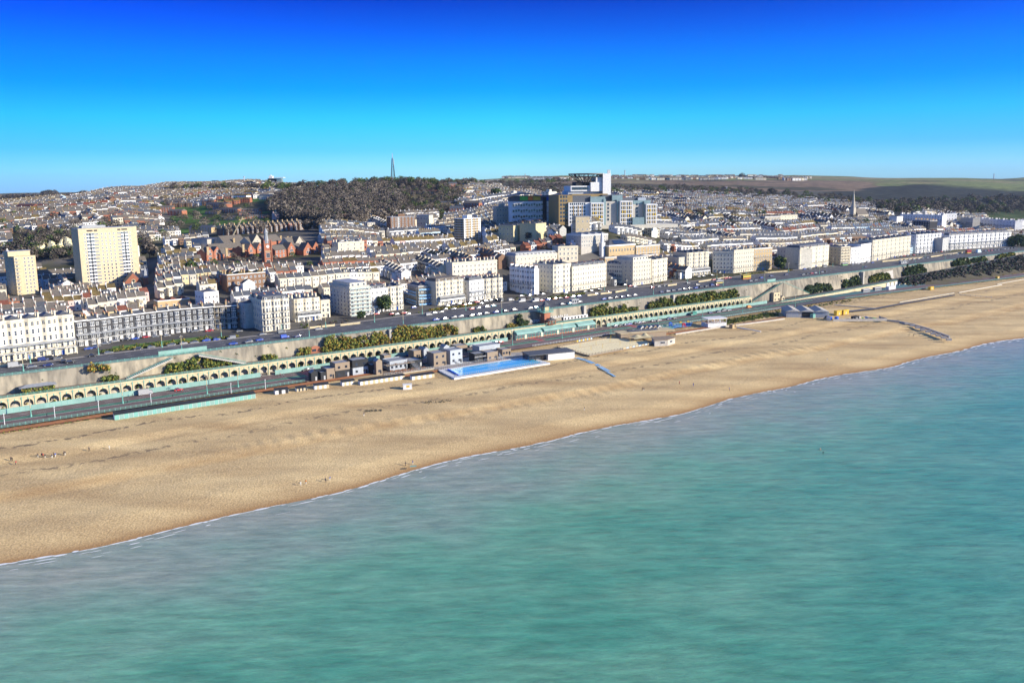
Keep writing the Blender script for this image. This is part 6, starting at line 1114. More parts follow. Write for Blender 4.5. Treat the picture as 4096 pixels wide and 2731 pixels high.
def house_parts(wl, rf, kind, w, h):
    hk = round(h*2)/2; k = (wl, rf, kind, w, hk)
    if k in _HC: return _HC[k]
    h = hk; d = 8.5; m_ = MB(); m_.box(0, w, 0, d, -3, h); r_ = MB(); r_.gable(0, w, 0, d, h, 2.7, 0, .25, 'x', 1)
    c_ = MB()
    for sx in ((-.18, .18),): c_.add([(sx[0], -.2, h-.1), (sx[1], -.2, h-.1), (sx[1], d/2, h+3.0), (sx[0], d/2, h+3.0), (sx[0], d+.2, h-.1), (sx[1], d+.2, h-.1), (sx[0], -.2, h-.5), (sx[1], -.2, h-.5)], [(0, 1, 3-1, 3), (3, 2, 5, 4), (6, 7, 1, 0), (0, 3, 4), (1, 5, 2)])
    if kind == 'back':
        m_.box(.4, w*.52, -4.2, 0, -3, h*.72); r_.add([(.2, -4.4, h*.72), (w*.52+.2, -4.4, h*.72-.5), (w*.52+.2, 0, h*.72-.5), (.2, 0, h*.72+.6)], [(0, 1, 2, 3)]); m_.add([(.4, -4.2, h*.72), (w*.52, -4.2, h*.72-.4), (w*.52, -4.2, h*.5), (.4, -4.2, h*.5)], [(0, 1, 2, 3)])
        wins = [(w*.26, -4.21, h*.38), (w*.76, -.01, h*.66), (w*.76, -.01, h*.22)]
    elif kind == 'dorm':
        r_.box(w*.25, w*.7, .7, 3.4, h+.4, h+1.9, 1); r_.box(w*.22, w*.73, .5, 3.6, h+1.9, h+2.05, 0); wins = [(w*.28, -.01, h*.62), (w*.74, -.01, h*.62), (w*.3, -.01, h*.14), (w*.475, .69, h+.6)]
    else:
        m_.box(w*.1, w*.48, -.8, 0, -3, h*.9); wins = [(w*.29, -.81, h*.58), (w*.74, -.01, h*.6), (w*.29, -.81, h*.14)]
    ch = MB(); ch.box(-.35, .35, 3, 4.9, h+.5, h+3.5); ch.box(-.45, .45, 2.9, 5.0, h+3.5, h+3.7)
    for i in range(3): ch.cyl((0, 3.4+i*.55), .14, .12, h+3.7, h+4.3, 5, 1)
    if wl in ('brown_brick', 'red_brick'): cm = 'tan_brick'
    else: cm = 'cream' if wl != 'white' else 'white'
    if kind == 'back': cm = 'pale'
    _HC[k] = (m_.mesh('wall', wl), r_.mesh('roof', [rf, wl]), c_.mesh('coping', 'pale' if wl not in ('brown_brick', 'red_brick') else wl), ch.mesh('chimney', [cm, 'pot']), wins); return _HC[k]
ZON = [(0, 'behind the cream bow-fronted terrace'), (300, 'below the big cream tower block'), (560, 'behind the black brick crescent'), (820, 'below the red brick college'), (1290, 'behind the glass-balcony flats'), (1640, 'behind the netted scaffolded house'), (2010, 'behind the garden square'), (2290, 'behind the long dormered terrace'), (2640, 'behind the bowed hotel'), (3000, 'behind the round dark tree'), (3400, 'behind the slim-bowed cream terrace'), (9999, '')]
WN = {'white': 'white', 'cream': 'cream', 'pale': 'off-white', 'grey_wall': 'grey', 'brown_brick': 'brown brick', 'red_brick': 'red brick', 'pastel_blue': 'pale blue', 'pink_wall': 'pink', 'yellow_cream': 'yellow'}; RN = {'brown_tile': 'brown', 'moss_tile': 'mossy', 'slate': 'slate', 'red_tile': 'red'}
# pick the 300 that show largest, one object each
vis = [h for h in houses if 0 < h[13][0] < 4096][:285]; ids = {id(h) for h in vis}; lab = {}
for h in sorted(vis, key=lambda h: h[13][0]):
    y, ss, tt, x, y_, z, w, hh, rz_, wl, rf, kind, row, (u, v, vt), perp = h
    zi = max(i for i, (a, _) in enumerate(ZON) if a <= max(u, 0)); key = (zi, row); lab[key] = lab.get(key, -1)+1
    rt = empty('terraced_house', (x, y, z), rz_, f'{WN[wl]} house, {RN[rf]} roof, {nth(lab[key])} along row {row+1} {ZON[zi][1]}', 'house', 'small terraced houses behind the seafront')
    a, b, c, d, wins = house_parts(wl, rf, kind, w, hh); put('wall', a, rt); put('roof', b, rt); put('coping', c, rt); put('chimney', d, rt)
    for (wx, wy, wz) in wins: put('window', winmesh(1.1, 1.35, 'white' if wl in ('brown_brick', 'red_brick') else 'sash'), rt, (wx, wy, wz))
# the rest as one mass
def qproto(w, h, kind):
    V = []; Fq = []; Mq = []
    def q(a, b, c, d, m): o = len(V); V.extend([a, b, c, d]); Fq.append((o, o+1, o+2, o+3)); Mq.append(m)
    def bx(x0, x1, y0, y1, z0, z1, m): q((x0, y0, z0), (x1, y0, z0), (x1, y0, z1), (x0, y0, z1), m); q((x1, y0, z0), (x1, y1, z0), (x1, y1, z1), (x1, y0, z1), m); q((x0, y1, z0), (x0, y0, z0), (x0, y0, z1), (x0, y1, z1), m); q((x0, y0, z1), (x1, y0, z1), (x1, y1, z1), (x0, y1, z1), m); q((x1, y1, z0), (x0, y1, z0), (x0, y1, z1), (x1, y1, z1), m)
    d = 8.5; rh = 2.8; bx(0, w, 0, d, -3, h, 0); q((0, -.3, h-.1), (w, -.3, h-.1), (w, d/2, h+rh), (0, d/2, h+rh), 1); q((0, d/2, h+rh), (w, d/2, h+rh), (w, d+.3, h-.1), (0, d+.3, h-.1), 1)
    for x in (0, w): q((x, 0, h), (x, d/2, h), (x, d, h), (x, d/2, h+rh), 0)
    if kind == 'back': bx(.4, w*.5, -4, 0, -3, h*.7, 0); q((.3, -4.2, h*.7+.05), (w*.55, -4.2, h*.7+.05), (w*.55, 0, h*.7+.6), (.3, 0, h*.7+.6), 1)
    if kind == 'front': bx(w*.1, w*.5, -.8, 0, -3, h*.92, 0)
    if kind == 'dorm': bx(w*.3, w*.7, .6, 3.2, h+.3, h+1.9, 0); q((w*.35, .55, h+.6), (w*.65, .55, h+.6), (w*.65, .55, h+1.7), (w*.35, .55, h+1.7), 2)
    yy = -.83 if kind == 'front' else -.03
    for a, b, y in ((.15, .42, yy), (.62, .86, -.03)):
        if kind == 'back' and a < .5: y = -4.03
        for z in (h*.15, h*.58): q((w*a, y, z), (w*b, y, z), (w*b, y, z+1.4), (w*a, y, z+1.4), 2) if not (kind == 'back' and z > h*.5 and a < .5) else None
    for y in (2.5, 6): q((-.03, y-.6, h*.55), (-.03, y+.6, h*.55), (-.03, y+.6, h*.55+1.4), (-.03, y-.6, h*.55+1.4), 2)
    bx(-.35, .35, 3.2, 4.8, h+1.5, h+3.6, 3); return np.array(V), np.array(Fq), np.array(Mq)
PR = {(w_, k): qproto(w_, 7, k) for w_ in (6, 8.5) for k in ('front', 'back', 'dorm')}
ML = WALLS+ROOFS+['glass', 'tan_brick']; AV = []; AF = []; AM_ = []; off = 0
def addh(x, y, z, w, hh, rz_, wl, rf, kind):
    global off
    V, Fq, Mq = PR[(6 if w < 7 else 8.5, kind)]; sx = w/(6 if w < 7 else 8.5); c, s = math.cos(rz_), math.sin(rz_); X_ = V[:, 0]*sx; Y_ = V[:, 1]; AV.append(np.stack([x+X_*c-Y_*s, y+X_*s+Y_*c, z+V[:, 2]*hh/7], 1)); AF.append(Fq+off); off += len(V)
    lut = np.array([WALLS.index(wl), len(WALLS)+ROOFS.index(rf), len(ML)-2, len(ML)-1 if off % 3 == 0 else WALLS.index(wl)]); AM_.append(lut[Mq])
nst = 0
for h in houses:
    if id(h) in ids: continue
    y, ss, tt, x, y_, z, w, hh, rz_, wl, rf, kind, row, (u, v, vt), perp = h; addh(x, y, z, w, hh, rz_, wl, rf, kind); nst += 1
# estate on the left hill and suburb on the far ridge: rows of small pale houses
def suburb(u0, u1, v0, v1, n, seed, hip=.5, size=1.0, wls=('white', 'cream', 'pale', 'brown_brick'), rfs=('brown_tile', 'slate', 'moss_tile'), run=5):
    r = random.Random(seed)
    for _ in range(n):
        u, v = r.uniform(u0, u1), r.uniform(v0, v1); q = G(u, v, 0, 900); a = r.uniform(-.2, .5); wl = r.choice(wls); rf = r.choice(rfs)
        for i in range(r.randint(2, run)): x, y = q[0]+math.cos(a)*11*i*size, q[1]+math.sin(a)*11*i*size; addh(x, y, float(T(x, y)), 9.5*size, 6*size, a, wl if r.random() < .7 else r.choice(wls), rf, r.choice(['front', 'dorm', 'front']))
suburb(640, 1060, 758, 792, 70, 1); suburb(560, 720, 762, 830, 60, 2); suburb(700, 900, 790, 830, 22, 3, wls=('red_brick', 'white', 'tan_brick') if 0 else ('red_brick', 'white')); suburb(1060, 1160, 742, 760, 12, 4)
suburb(2445, 3130, 705, 720, 110, 5, size=1.1); suburb(3130, 3200, 714, 722, 20, 6, size=1.4); suburb(2000, 2080, 713, 717, 10, 7, size=1.4); suburb(2080, 2300, 716, 721, 16, 8, size=1.4)
me = npmesh('distant_houses', np.concatenate(AV), np.concatenate(AF), np.concatenate(AM_), ML); tag(put('distant_houses', me), 'mass of small terraced and semi-detached houses spreading over the hills', 'houses', kind='stuff'); print('stuff houses', nst)
# ================================================================ WOODS
def tproto(seed, n=44, pal=4):
    r = np.random.default_rng(seed); d = r.normal(size=(n, 3)); d /= np.linalg.norm(d, axis=1)[:, None]; d[:, 2] = np.abs(d[:, 2])*1.1-.25; rad = .6+.45*r.random(n); c = d*rad[:, None]; c[:, 2] += .95
    a = r.normal(size=(n, 3)); a /= np.linalg.norm(a, axis=1)[:, None]; b = np.cross(a, d+.4*r.normal(size=(n, 3))); b /= np.linalg.norm(b, axis=1)[:, None]+1e-9; s_ = (.05+.1*r.random(n))[:, None]; q = np.stack([c-a*s_-b*s_*.4, c+a*s_-b*s_*.5, c+a*s_*.7+b*s_*.6, c-a*s_*.8+b*s_*.5], 1); return q.reshape(-1, 3), r.choice(4, n, p=[.4, .25, .2, .15])
TP = [tproto(i, 200) for i in range(8)]; WMATS = ['twig', 'twig_dark', 'twig_pale', 'leaf_dark', 'leaf_mid', 'leaf_blue', 'bark']
def woods(name, label, pts, seed):
    r = random.Random(seed); V = []; M_ = []
    for (x, y, z, R_, k) in pts:
        P_, m0 = TP[r.randrange(8)]; a = r.random()*6.28; c, s = math.cos(a), math.sin(a); sc_ = R_*r.uniform(.8, 1.25); V.append(np.stack([x+sc_*(P_[:, 0]*c-P_[:, 1]*s), y+sc_*(P_[:, 0]*s+P_[:, 1]*c), z+sc_*P_[:, 2]*1.05], 1))
        lut = np.array([[0, 0, 1, 2], [0, 1, 1, 0], [2, 0, 2, 2], [3, 5, 4, 3], [1, 3, 1, 0]][k]); M_.append(lut[m0])
        w = R_*.05; tq = np.array([[x-w, y, z-1], [x+w, y, z-1], [x+w*.5, y, z+R_], [x-w*.5, y, z+R_]]); V.append(tq); M_.append(np.array([6]))
    V = np.concatenate(V); me = npmesh(name, V, np.arange(len(V)).reshape(-1, 4), np.concatenate(M_), WMATS); return tag(put(name, me), label, 'wood', kind='stuff')
def scat(poly, n, seed, R0, R1, ks, y0=700, ymax=6400):
    r = random.Random(seed); us = [p[0] for p in poly]; vs = [p[1] for p in poly]; L_ = []
    while len(L_) < n:
        u, v = r.uniform(min(us), max(us)), r.uniform(min(vs), max(vs))
        if inpoly(u, v, poly): R_ = r.uniform(R0, R1); q = G(u, v+R_*1.7*F/1500, 0, y0); (q[1] < ymax) and L_.append((*q, R_*max(1, (q[1]/1100)**.5), r.choice(ks)))
    return L_
W1 = [(1078, 800), (1120, 772), (1200, 756), (1300, 744), (1420, 737), (1560, 730), (1600, 770), (1620, 800), (1560, 870), (1440, 880), (1300, 878), (1180, 872), (1090, 840)]
woods('hillside_wood', 'grey leafless wood covering the hillside left of the mast', scat(W1, 1500, 1, 4.8, 8, [0, 0, 1, 2, 0, 4]), 1)
W2 = [(1560, 722), (1700, 724), (1820, 735), (1860, 760), (1850, 800), (1800, 868), (1660, 866), (1560, 880), (1600, 800)]
woods('hillside_scrub', 'patchy scrub, evergreens and allotments on the slope right of the mast', scat(W2, 430, 2, 2.5, 5.5, [3, 0, 0, 1, 4, 2]), 2)
woods('valley_wood', 'dark wood and scrub in the valley at the far right', scat([(3480, 800), (3700, 790), (4140, 770), (4140, 835), (3900, 845), (3700, 838), (3560, 842), (3480, 820)], 380, 3, 4.5, 8, [0, 1, 1, 4, 3], 1400), 3)
woods('hillside_scrub', 'dark scrub belt along the foot of the bare heath hill', scat([(2430, 742), (2700, 735), (3000, 748), (3200, 765), (3480, 790), (3480, 815), (3200, 795), (2900, 778), (2600, 762), (2430, 762)], 420, 4, 3, 6, [0, 1, 4, 3], 1300), 4)
woods('skyline_trees', 'thin line of trees along the left and central skyline', scat([(690, 742), (1080, 738), (1085, 744), (690, 752)], 60, 5, 4, 8, [3, 0, 1], 1300)+scat([(1790, 722), (2300, 712), (2300, 716), (1790, 728)], 90, 6, 4, 7, [1, 3, 4], 1300)+scat([(1100, 740), (1580, 712), (1790, 722), (1790, 728), (1580, 718), (1100, 746)], 160, 7, 4, 7, [0, 1, 3], 1200), 5)
woods('skyline_trees', 'dark clumps of trees on the far downs at both edges', scat([(170, 768), (210, 765), (240, 770), (170, 772)], 26, 8, 5, 8, [1, 4], 3500)+scat([(0, 790), (350, 780), (350, 800), (0, 812)], 260, 9, 5, 8, [0, 1, 1], 2400)+scat([(2960, 702), (3000, 703), (3000, 706), (2960, 706)], 8, 10, 4, 6, [1, 4], 3500), 6)
woods('town_trees', 'leafless gardens and street trees among the houses', scat([(0, 830), (620, 790), (1080, 800), (1080, 930), (700, 930), (600, 1000), (300, 930), (0, 930)], 210, 11, 3.5, 6, [0, 1, 3, 2], 760)+scat([(640, 1000), (1300, 1000), (2700, 960), (2700, 1010), (1300, 1120), (640, 1120)], 90, 21, 2.5, 4, [0, 3, 1, 2], 480)+scat([(2640, 800), (3550, 850), (3550, 900), (3000, 905), (2640, 870)], 260, 12, 3.5, 6, [0, 1, 1, 3, 2], 900)+scat([(2040, 730), (2300, 735), (2300, 765), (2040, 765)], 110, 13, 4, 7, [0, 1, 4], 1300), 7)
woods('quarry_scrub', 'olive scrub round the yellow chalk face between the towers', scat([(30, 990), (140, 930), (320, 935), (320, 962), (220, 962), (150, 985), (150, 1030), (30, 1045)], 150, 14, 4, 6.5, [4, 0, 3, 1], 640)+scat([(150, 1008), (310, 1000), (310, 1020), (150, 1030)], 50, 15, 3, 5, [3, 4, 0], 640), 8)
# single trees
SG = [(600, 1035, 'bare', 16, 8, 'broad leafless tree beside the blue-roofed hall'), (770, 1195, 'evergreen', 11, 6, 'dark evergreen tree behind the black crescent'), (1540, 1250, 'evergreen', 12, 6, 'dark spreading cedar on the pavement before the white block'), (3118, 1082, 'evergreen', 14, 7, 'round dark evergreen tree before the shaded cream block'), (640, 1175, 'bare', 9, 4, 'bare tree in the dark side street beside the brick church'), (1280, 925, 'bare', 12, 8, 'bare tree clump left of the diagonal blue terrace, nearest'), (1340, 905, 'bare', 12, 8, 'bare tree behind the diagonal terrace'), (1230, 925, 'bare', 12, 7, 'bare tree at the left of the clump by the maroon terrace'), (1415, 910, 'bare', 13, 7, 'leafless tree behind the red gabled houses'), (1500, 945, 'bare', 12, 7, 'bare tree left of the brown slab block'), (1985, 800, 'evergreen', 16, 9, 'big dark evergreen left of the pale flats pair'), (2150, 830, 'evergreen', 10, 6, "conifer in front of the dark stone block"), (2120, 965, 'bare', 9, 6, 'bare tree before the old hospital wing'), (1445, 1275, 'evergreen', 5, 3, 'small shrub tree at the foot of the glass-balcony flats'), (4070, 985, 'evergreen', 12, 14, 'dark holm oak mass at the far right beyond the white terrace'), (2460, 885, 'bare', 8, 5, 'x')]
for i, (u, v, pal, h, r, lb) in enumerate(SG[:-1]):
    q = P(u, v, 21) if v > 1080 and u > 700 or u > 3000 else G(u, v); q = (q[0], q[1], float(T(q[0], q[1]))); tree(lb, *q, h, r, pal, i+1, size=.45 if q[1] < 600 else .8)
# ================================================================ VEHICLES
CP = {'white': (.33, .33, .33), 'silver': (.17, .18, .2), 'grey': (.14, .15, .16), 'black': (.015, .015, .018), 'blue': (.02, .07, .38), 'navy': (.012, .025, .12), 'red': (.42, .015, .02), 'teal': (.04, .32, .42), 'orange': (.6, .2, .03), 'green': (.02, .18, .14), 'yellow': (.65, .5, .05)}
for k_, c_ in CP.items(): mat('paint_'+k_, c_, rough=.35, spec=.5, var=.02, rnd=0)
def loftx(secs, m_, mi=0):
    for a, b in zip(secs[:-1], secs[1:]):
        n = len(a); m_.add(list(a)+list(b), [(i, (i+1) % n, n+(i+1) % n, n+i) for i in range(n)], mi)
    m_.add(secs[0], [tuple(range(len(secs[0])))], mi); m_.add(secs[-1], [tuple(range(len(secs[-1])))], mi)
def car_proto(kind):
    L_, Wd, lo, hi = {'hatch': (4.1, 1.75, .95, 1.48), 'estate': (4.6, 1.8, .95, 1.5), 'suv': (4.5, 1.85, 1.05, 1.68), 'van': (5.0, 1.95, 1.15, 2.1), 'bigvan': (6.2, 2.1, 1.2, 2.7)}[kind]
    b = MB(); sec = lambda x, zt, wf=1.0: [(x, -Wd/2*wf, .28), (x, Wd/2*wf, .28), (x, Wd/2*wf, zt*.75), (x, Wd/2*wf*.93, zt), (x, -Wd/2*wf*.93, zt), (x, -Wd/2*wf, zt*.75)]
    hood = L_*.27 if kind not in ('van', 'bigvan') else L_*.16
    loftx([sec(0, lo*.72, .88), sec(.25, lo*.88, .96), sec(hood, lo, 1), sec(L_-.35, lo, 1), sec(L_, lo*.82, .92)], b)
    g = MB(); top = lambda x, z, wf: [(x, -Wd/2*wf, lo-.02), (x, Wd/2*wf, lo-.02), (x, Wd/2*wf*.82, z), (x, -Wd/2*wf*.82, z)]
    if kind in ('van', 'bigvan'):
        bx = lambda x, z: [(x, -Wd/2*.98, lo-.03), (x, Wd/2*.98, lo-.03), (x, Wd/2*.93, z), (x, -Wd/2*.93, z)]
        loftx([bx(hood+.85, hi), bx(L_-.05, hi)], b); loftx([[(hood, -Wd/2*.95, lo-.02), (hood, Wd/2*.95, lo-.02), (hood, Wd/2*.9, lo), (hood, -Wd/2*.9, lo)], bx(hood+.85, hi-.05)], g)
    else:
        s0 = [(hood, -Wd/2*.93, lo-.02), (hood, Wd/2*.93, lo-.02), (hood+.05, Wd/2*.9, lo), (hood+.05, -Wd/2*.9, lo)]
        rear = L_-.3 if kind != 'hatch' else L_-.2; s3 = [(rear, -Wd/2*.93, lo-.02), (rear, Wd/2*.93, lo-.02), (rear-.05, Wd/2*.9, lo), (rear-.05, -Wd/2*.9, lo)]
        loftx([s0, top(hood+.75, hi-.04, .95), top(rear-.5, hi-.06, .95), s3], g)
        b.add([(hood+.75, -Wd/2*.76, hi), (rear-.5, -Wd/2*.76, hi-.02), (rear-.5, Wd/2*.76, hi-.02), (hood+.75, Wd/2*.76, hi)], [(0, 1, 2, 3)])
    w = MB()
    n = 12; r = .33 if kind != 'bigvan' else .38; vs = [(r*math.cos(6.2832*i/n), -.1, r*math.sin(6.2832*i/n)) for i in range(n)]+[(r*math.cos(6.2832*i/n), .1, r*math.sin(6.2832*i/n)) for i in range(n)]
    w.add(vs, [(i, (i+1) % n, n+(i+1) % n, n+i) for i in range(n)]+[tuple(range(n)), tuple(range(n, 2*n))], 0); w.add([(r*.55*math.cos(6.2832*i/n), y, r*.55*math.sin(6.2832*i/n)) for y in (-.11, .11) for i in range(n)], [tuple(range(n)), tuple(range(n, 2*n))], 1)
    return b, g.mesh('windows', 'glass'), w.mesh('wheel', ['tyre', 'galv']), L_, Wd, r
_CAR = {}; 
def car(kind, colr, x, y, z, rz_, label, group, cat=None):
    if kind not in _CAR: _CAR[kind] = (car_proto(kind), {})
    (b, g, w, L_, Wd, r), bc = _CAR[kind]
    if colr not in bc: bc[colr] = b.mesh('body', 'paint_'+colr)
    rt = empty('van' if 'van' in kind else 'car', (x, y, z), rz_, label, cat or ('van' if 'van' in kind else 'car'), group); off = (-L_/2, 0, 0)
    put('body', bc[colr], rt, off); put('windows', g, rt, off)
    for wx in (L_*.2, L_*.8):
        for wy in (-Wd/2+.05, Wd/2-.05): put('wheel', w, rt, (wx-L_/2, wy, r))
    return rt
KW = {'h': 'hatch', 'e': 'estate', 's': 'suv', 'v': 'van', 'b': 'bigvan'}; CW = {'w': 'white', 'i': 'silver', 'g': 'grey', 'k': 'black', 'u': 'blue', 'n': 'navy', 'r': 'red', 't': 'teal', 'o': 'orange', 'G': 'green', 'y': 'yellow'}
KN = {'hatch': 'hatchback', 'estate': 'estate car', 'suv': 'tall car', 'van': 'van', 'bigvan': 'large van'}
def cars(lst, z, where, group, flip=False, zt=None):
    lst = sorted(lst)
    for i, (u, v, k) in enumerate(lst):
        q = P(u, v, z+.05); kind, colr = KW[k[0]], CW[k[1]]
        if colr in ('white', 'silver') and random.random() < .42: colr = random.choice(['grey', 'black', 'navy', 'grey', 'silver'])
        car(kind, colr, q[0], q[1], z, COAST+(math.pi if random.random() < .5 else 0)+random.uniform(-.04, .04)+(math.pi/2 if 'x' in k else 0), f'{CW[k[1]]} {KN[kind]}, {nth(i)} from the left {where}', group)
cars([(61, 1467, 'bw'), (127, 1470, 'si'), (192, 1463, 'sn'), (281, 1451, 'sw'), (259, 1447, 'ek'), (1744, 1281, 'eu'), (1781, 1278, 'ei'), (1815, 1272, 'si'), (1842, 1268, 'hw'), (1885, 1265, 'ei'), (1915, 1260, 'hw'), (1946, 1256, 'sg'), (1983, 1251, 'hu'), (2023, 1247, 'sk'), (2058, 1242, 'ei'), (2120, 1236, 'eg'), (2144, 1232, 'ht'), (2169, 1229, 'hi'), (2250, 1219, 'ei'), (2280, 1216, 'ht'), (2318, 1210, 'eg'), (2415, 1198, 'hu'), (2440, 1195, 'ew'), (2464, 1192, 'hi'), (2491, 1189, 'en'), (2516, 1186, 'hg'), (2539, 1183, 'hw'), (2646, 1170, 'hn'), (2671, 1167, 'sw'), (2693, 1164, 'hi'), (2716, 1160, 'sw'), (2740, 1158, 'ei'), (2760, 1155, 'ek'), (2783, 1153, 'hu'), (2804, 1150, 'sw'), (2826, 1148, 'ei'), (2848, 1144, 'vw'), (2869, 1142, 'hr'), (3002, 1126, 'hi'), (3021, 1123, 'hg'), (3212, 1100, 'eg'), (3229, 1097, 'hk'), (3246, 1095, 'hr'), (3261, 1093, 'hw'), (3287, 1090, 'ei'), (3305, 1088, 'hk'), (3460, 1070, 'hn')], 21.03, 'along the cliff-top railing', 'cars beside the cliff-top railing')
cars([(173, 1442, 'vn'), (201, 1437, 'vk'), (231, 1436, 'hw'), (369, 1425, 'hk'), (435, 1414, 'eg'), (550, 1398, 'ek'), (605, 1391, 'hg'), (685, 1382, 'eg'), (734, 1376, 'hw'), (776, 1372, 'ei'), (825, 1364, 'su'), (867, 1360, 'hu'), (925, 1356, 'vi'), (932, 1377, 'eu'), (995, 1370, 'eg'), (1038, 1362, 'hu'), (1051, 1340, 'ew'), (1127, 1332, 'vw'), (1139, 1351, 'vu'), (1190, 1348, 'hi'), (1275, 1319, 'ew'), (1715, 1262, 'vi'), (1739, 1254, 'hw'), (1763, 1251, 'eg'), (1886, 1238, 'hr'), (1913, 1235, 'hw'), (1949, 1230, 'ew'), (1974, 1226, 'ht'), (2086, 1208, 'bw'), (2141, 1207, 'bw'), (2167, 1204, 'hr'), (2192, 1200, 'hu'), (2219, 1197, 'ho'), (2242, 1195, 'hk'), (2266, 1192, 'hr'), (2290, 1189, 'ew'), (2317, 1187, 'hu'), (2385, 1178, 'hi'), (2437, 1171, 'hr'), (2609, 1151, 'hr'), (2635, 1148, 'hi'), (2659, 1144, 'hg'), (2752, 1135, 'ei'), (2790, 1141, 'ew'), (2854, 1121, 'hr'), (2874, 1119, 'hw'), (2902, 1115, 'hr'), (2918, 1113, 'hr'), (3045, 1112, 'hu'), (3085, 1106, 'ew'), (3144, 1100, 'ei'), (3217, 1078, 'hu'), (3237, 1076, 'hg'), (3255, 1074, 'hw'), (3270, 1072, 'hk'), (3408, 1059, 'si'), (3432, 1057, 'hw'), (3448, 1055, 'hg'), (3471, 1051, 'vw'), (3489, 1052, 'hu')], 21.03, 'along the inland side of the upper road', 'cars on the inland side of the upper road')
cars([(353, 1397, 'hu'), (375, 1393, 'ew'), (388, 1386, 'hg'), (423, 1377, 'ew'), (462, 1367, 'hw'), (500, 1361, 'ei'), (541, 1357, 'hu'), (585, 1350, 'hr'), (622, 1348, 'hg'), (668, 1345, 'hg'), (779, 1327, 'eg'), (837, 1325, 'er'), (957, 1327, 'hg')], 21.05, 'before the black crescent', 'cars parked at the black brick crescent')
cars([(1450, 1272, 'hk'), (1466, 1262, 'hg'), (1490, 1258, 'hw'), (1506, 1258, 'hr'), (1568, 1258, 'hr'), (1587, 1260, 'hi'), (1616, 1254, 'hr'), (1632, 1259, 'hi'), (1655, 1232, 'hu'), (1780, 1240, 'hk'), (1790, 1226, 'hg'), (1810, 1219, 'hn'), (1836, 1217, 'hi'), (1812, 1238, 'hi'), (1858, 1222, 'hr'), (1880, 1218, 'hk'), (1908, 1210, 'hr'), (1925, 1216, 'hi'), (1945, 1207, 'hw'), (1965, 1204, 'hg'), (1985, 1202, 'hi'), (2044, 1203, 'vw'), (2000, 1204, 'bwx'), (2086, 1186, 'ew'), (2119, 1184, 'hw'), (2144, 1177, 'vt'), (2172, 1179, 'hw'), (2262, 1174, 'hi'), (2340, 1168, 'hg'), (2365, 1166, 'hk'), (2400, 1160, 'hw')], 21.05, 'parked in front gardens between the tall blocks', 'cars parked on the forecourts')
cars([(2435, 1131, 'hr'), (2447, 1133, 'hr'), (2460, 1134, 'hk'), (2473, 1137, 'hg'), (2487, 1139, 'hk'), (2500, 1142, 'ei'), (2520, 1146, 'hr'), (2540, 1149, 'en'), (2690, 1113, 'hw'), (2728, 1114, 'hi'), (2795, 1108, 'hw'), (2815, 1106, 'hg'), (2850, 1103, 'hw'), (2880, 1092, 'vw')], 21.05, 'by the large flats and bowed hotel', 'cars near the large flats')
cars([(3512+13*i, 1038-1.5*i, random.choice(['hw', 'hk', 'hg', 'hi', 'hr', 'hi', 'hu'])) for i in range(14)]+[(3600+18*i, 1044-1.8*i, random.choice(['hw', 'hg', 'hi'])) for i in range(7)], 21.03, 'before the tall slim-bowed terrace', 'cars before the slim-bowed terrace')
cars([(3700+11*i, 1015-1.2*i, random.choice(['hw', 'hk', 'hr', 'hi', 'hg'])) for i in range(10)]+[(3775+9*i, 1024-.95*i, random.choice(['hw', 'hk', 'hr', 'hi', 'vi'])) for i in range(7)]+[(3940+13*i, 1006-1.4*i, random.choice(['hw', 'hk', 'hr', 'hi'])) for i in range(10)], 21.03, 'along the far right stretch of the upper road', 'cars on the far stretch of the upper road')
cars([(714, 1562, 'hr'), (965, 1514, 'hk'), (1032, 1506, 'hk'), (1136, 1492, 'hk'), (1176, 1486, 'sk'), (1221, 1482, 'hk'), (1243, 1478, 'hi'), (1279, 1470, 'sk'), (1516, 1438, 'hk'), (1587, 1428, 'sk'), (1641, 1422, 'eu'), (1739, 1409, 'hw'), (1757, 1407, 'hk'), (1885, 1388, 'hk'), (1903, 1385, 'hg'), (1952, 1373, 'hg'), (1970, 1372, 'eu'), (1988, 1371, 'hk'), (2004, 1370, 'hr'), (2461, 1306, 'hn'), (2482, 1304, 'hk'), (2503, 1301, 'hn'), (2518, 1298, 'hu'), (2543, 1295, 'sk'), (2558, 1293, 'hn'), (2574, 1291, 'hk'), (2612, 1286, 'ei'), (2635, 1284, 'ei'), (2674, 1277, 'si'), (2698, 1275, 'hk'), (2772, 1261, 'bG'), (2841, 1253, 'hn'), (2874, 1249, 'ei'), (2894, 1245, 'vi'), (2915, 1243, 'ei'), (2996, 1231, 'vo')], 6.02, 'on the seafront drive below the arcade', 'cars on the seafront drive')
cars([(3677, 1135, 'sw'), (3703, 1132, 'sw'), (3532, 1156, 'hw')], 6.02, 'beside the white arched fronts', 'cars beside the white arched fronts')
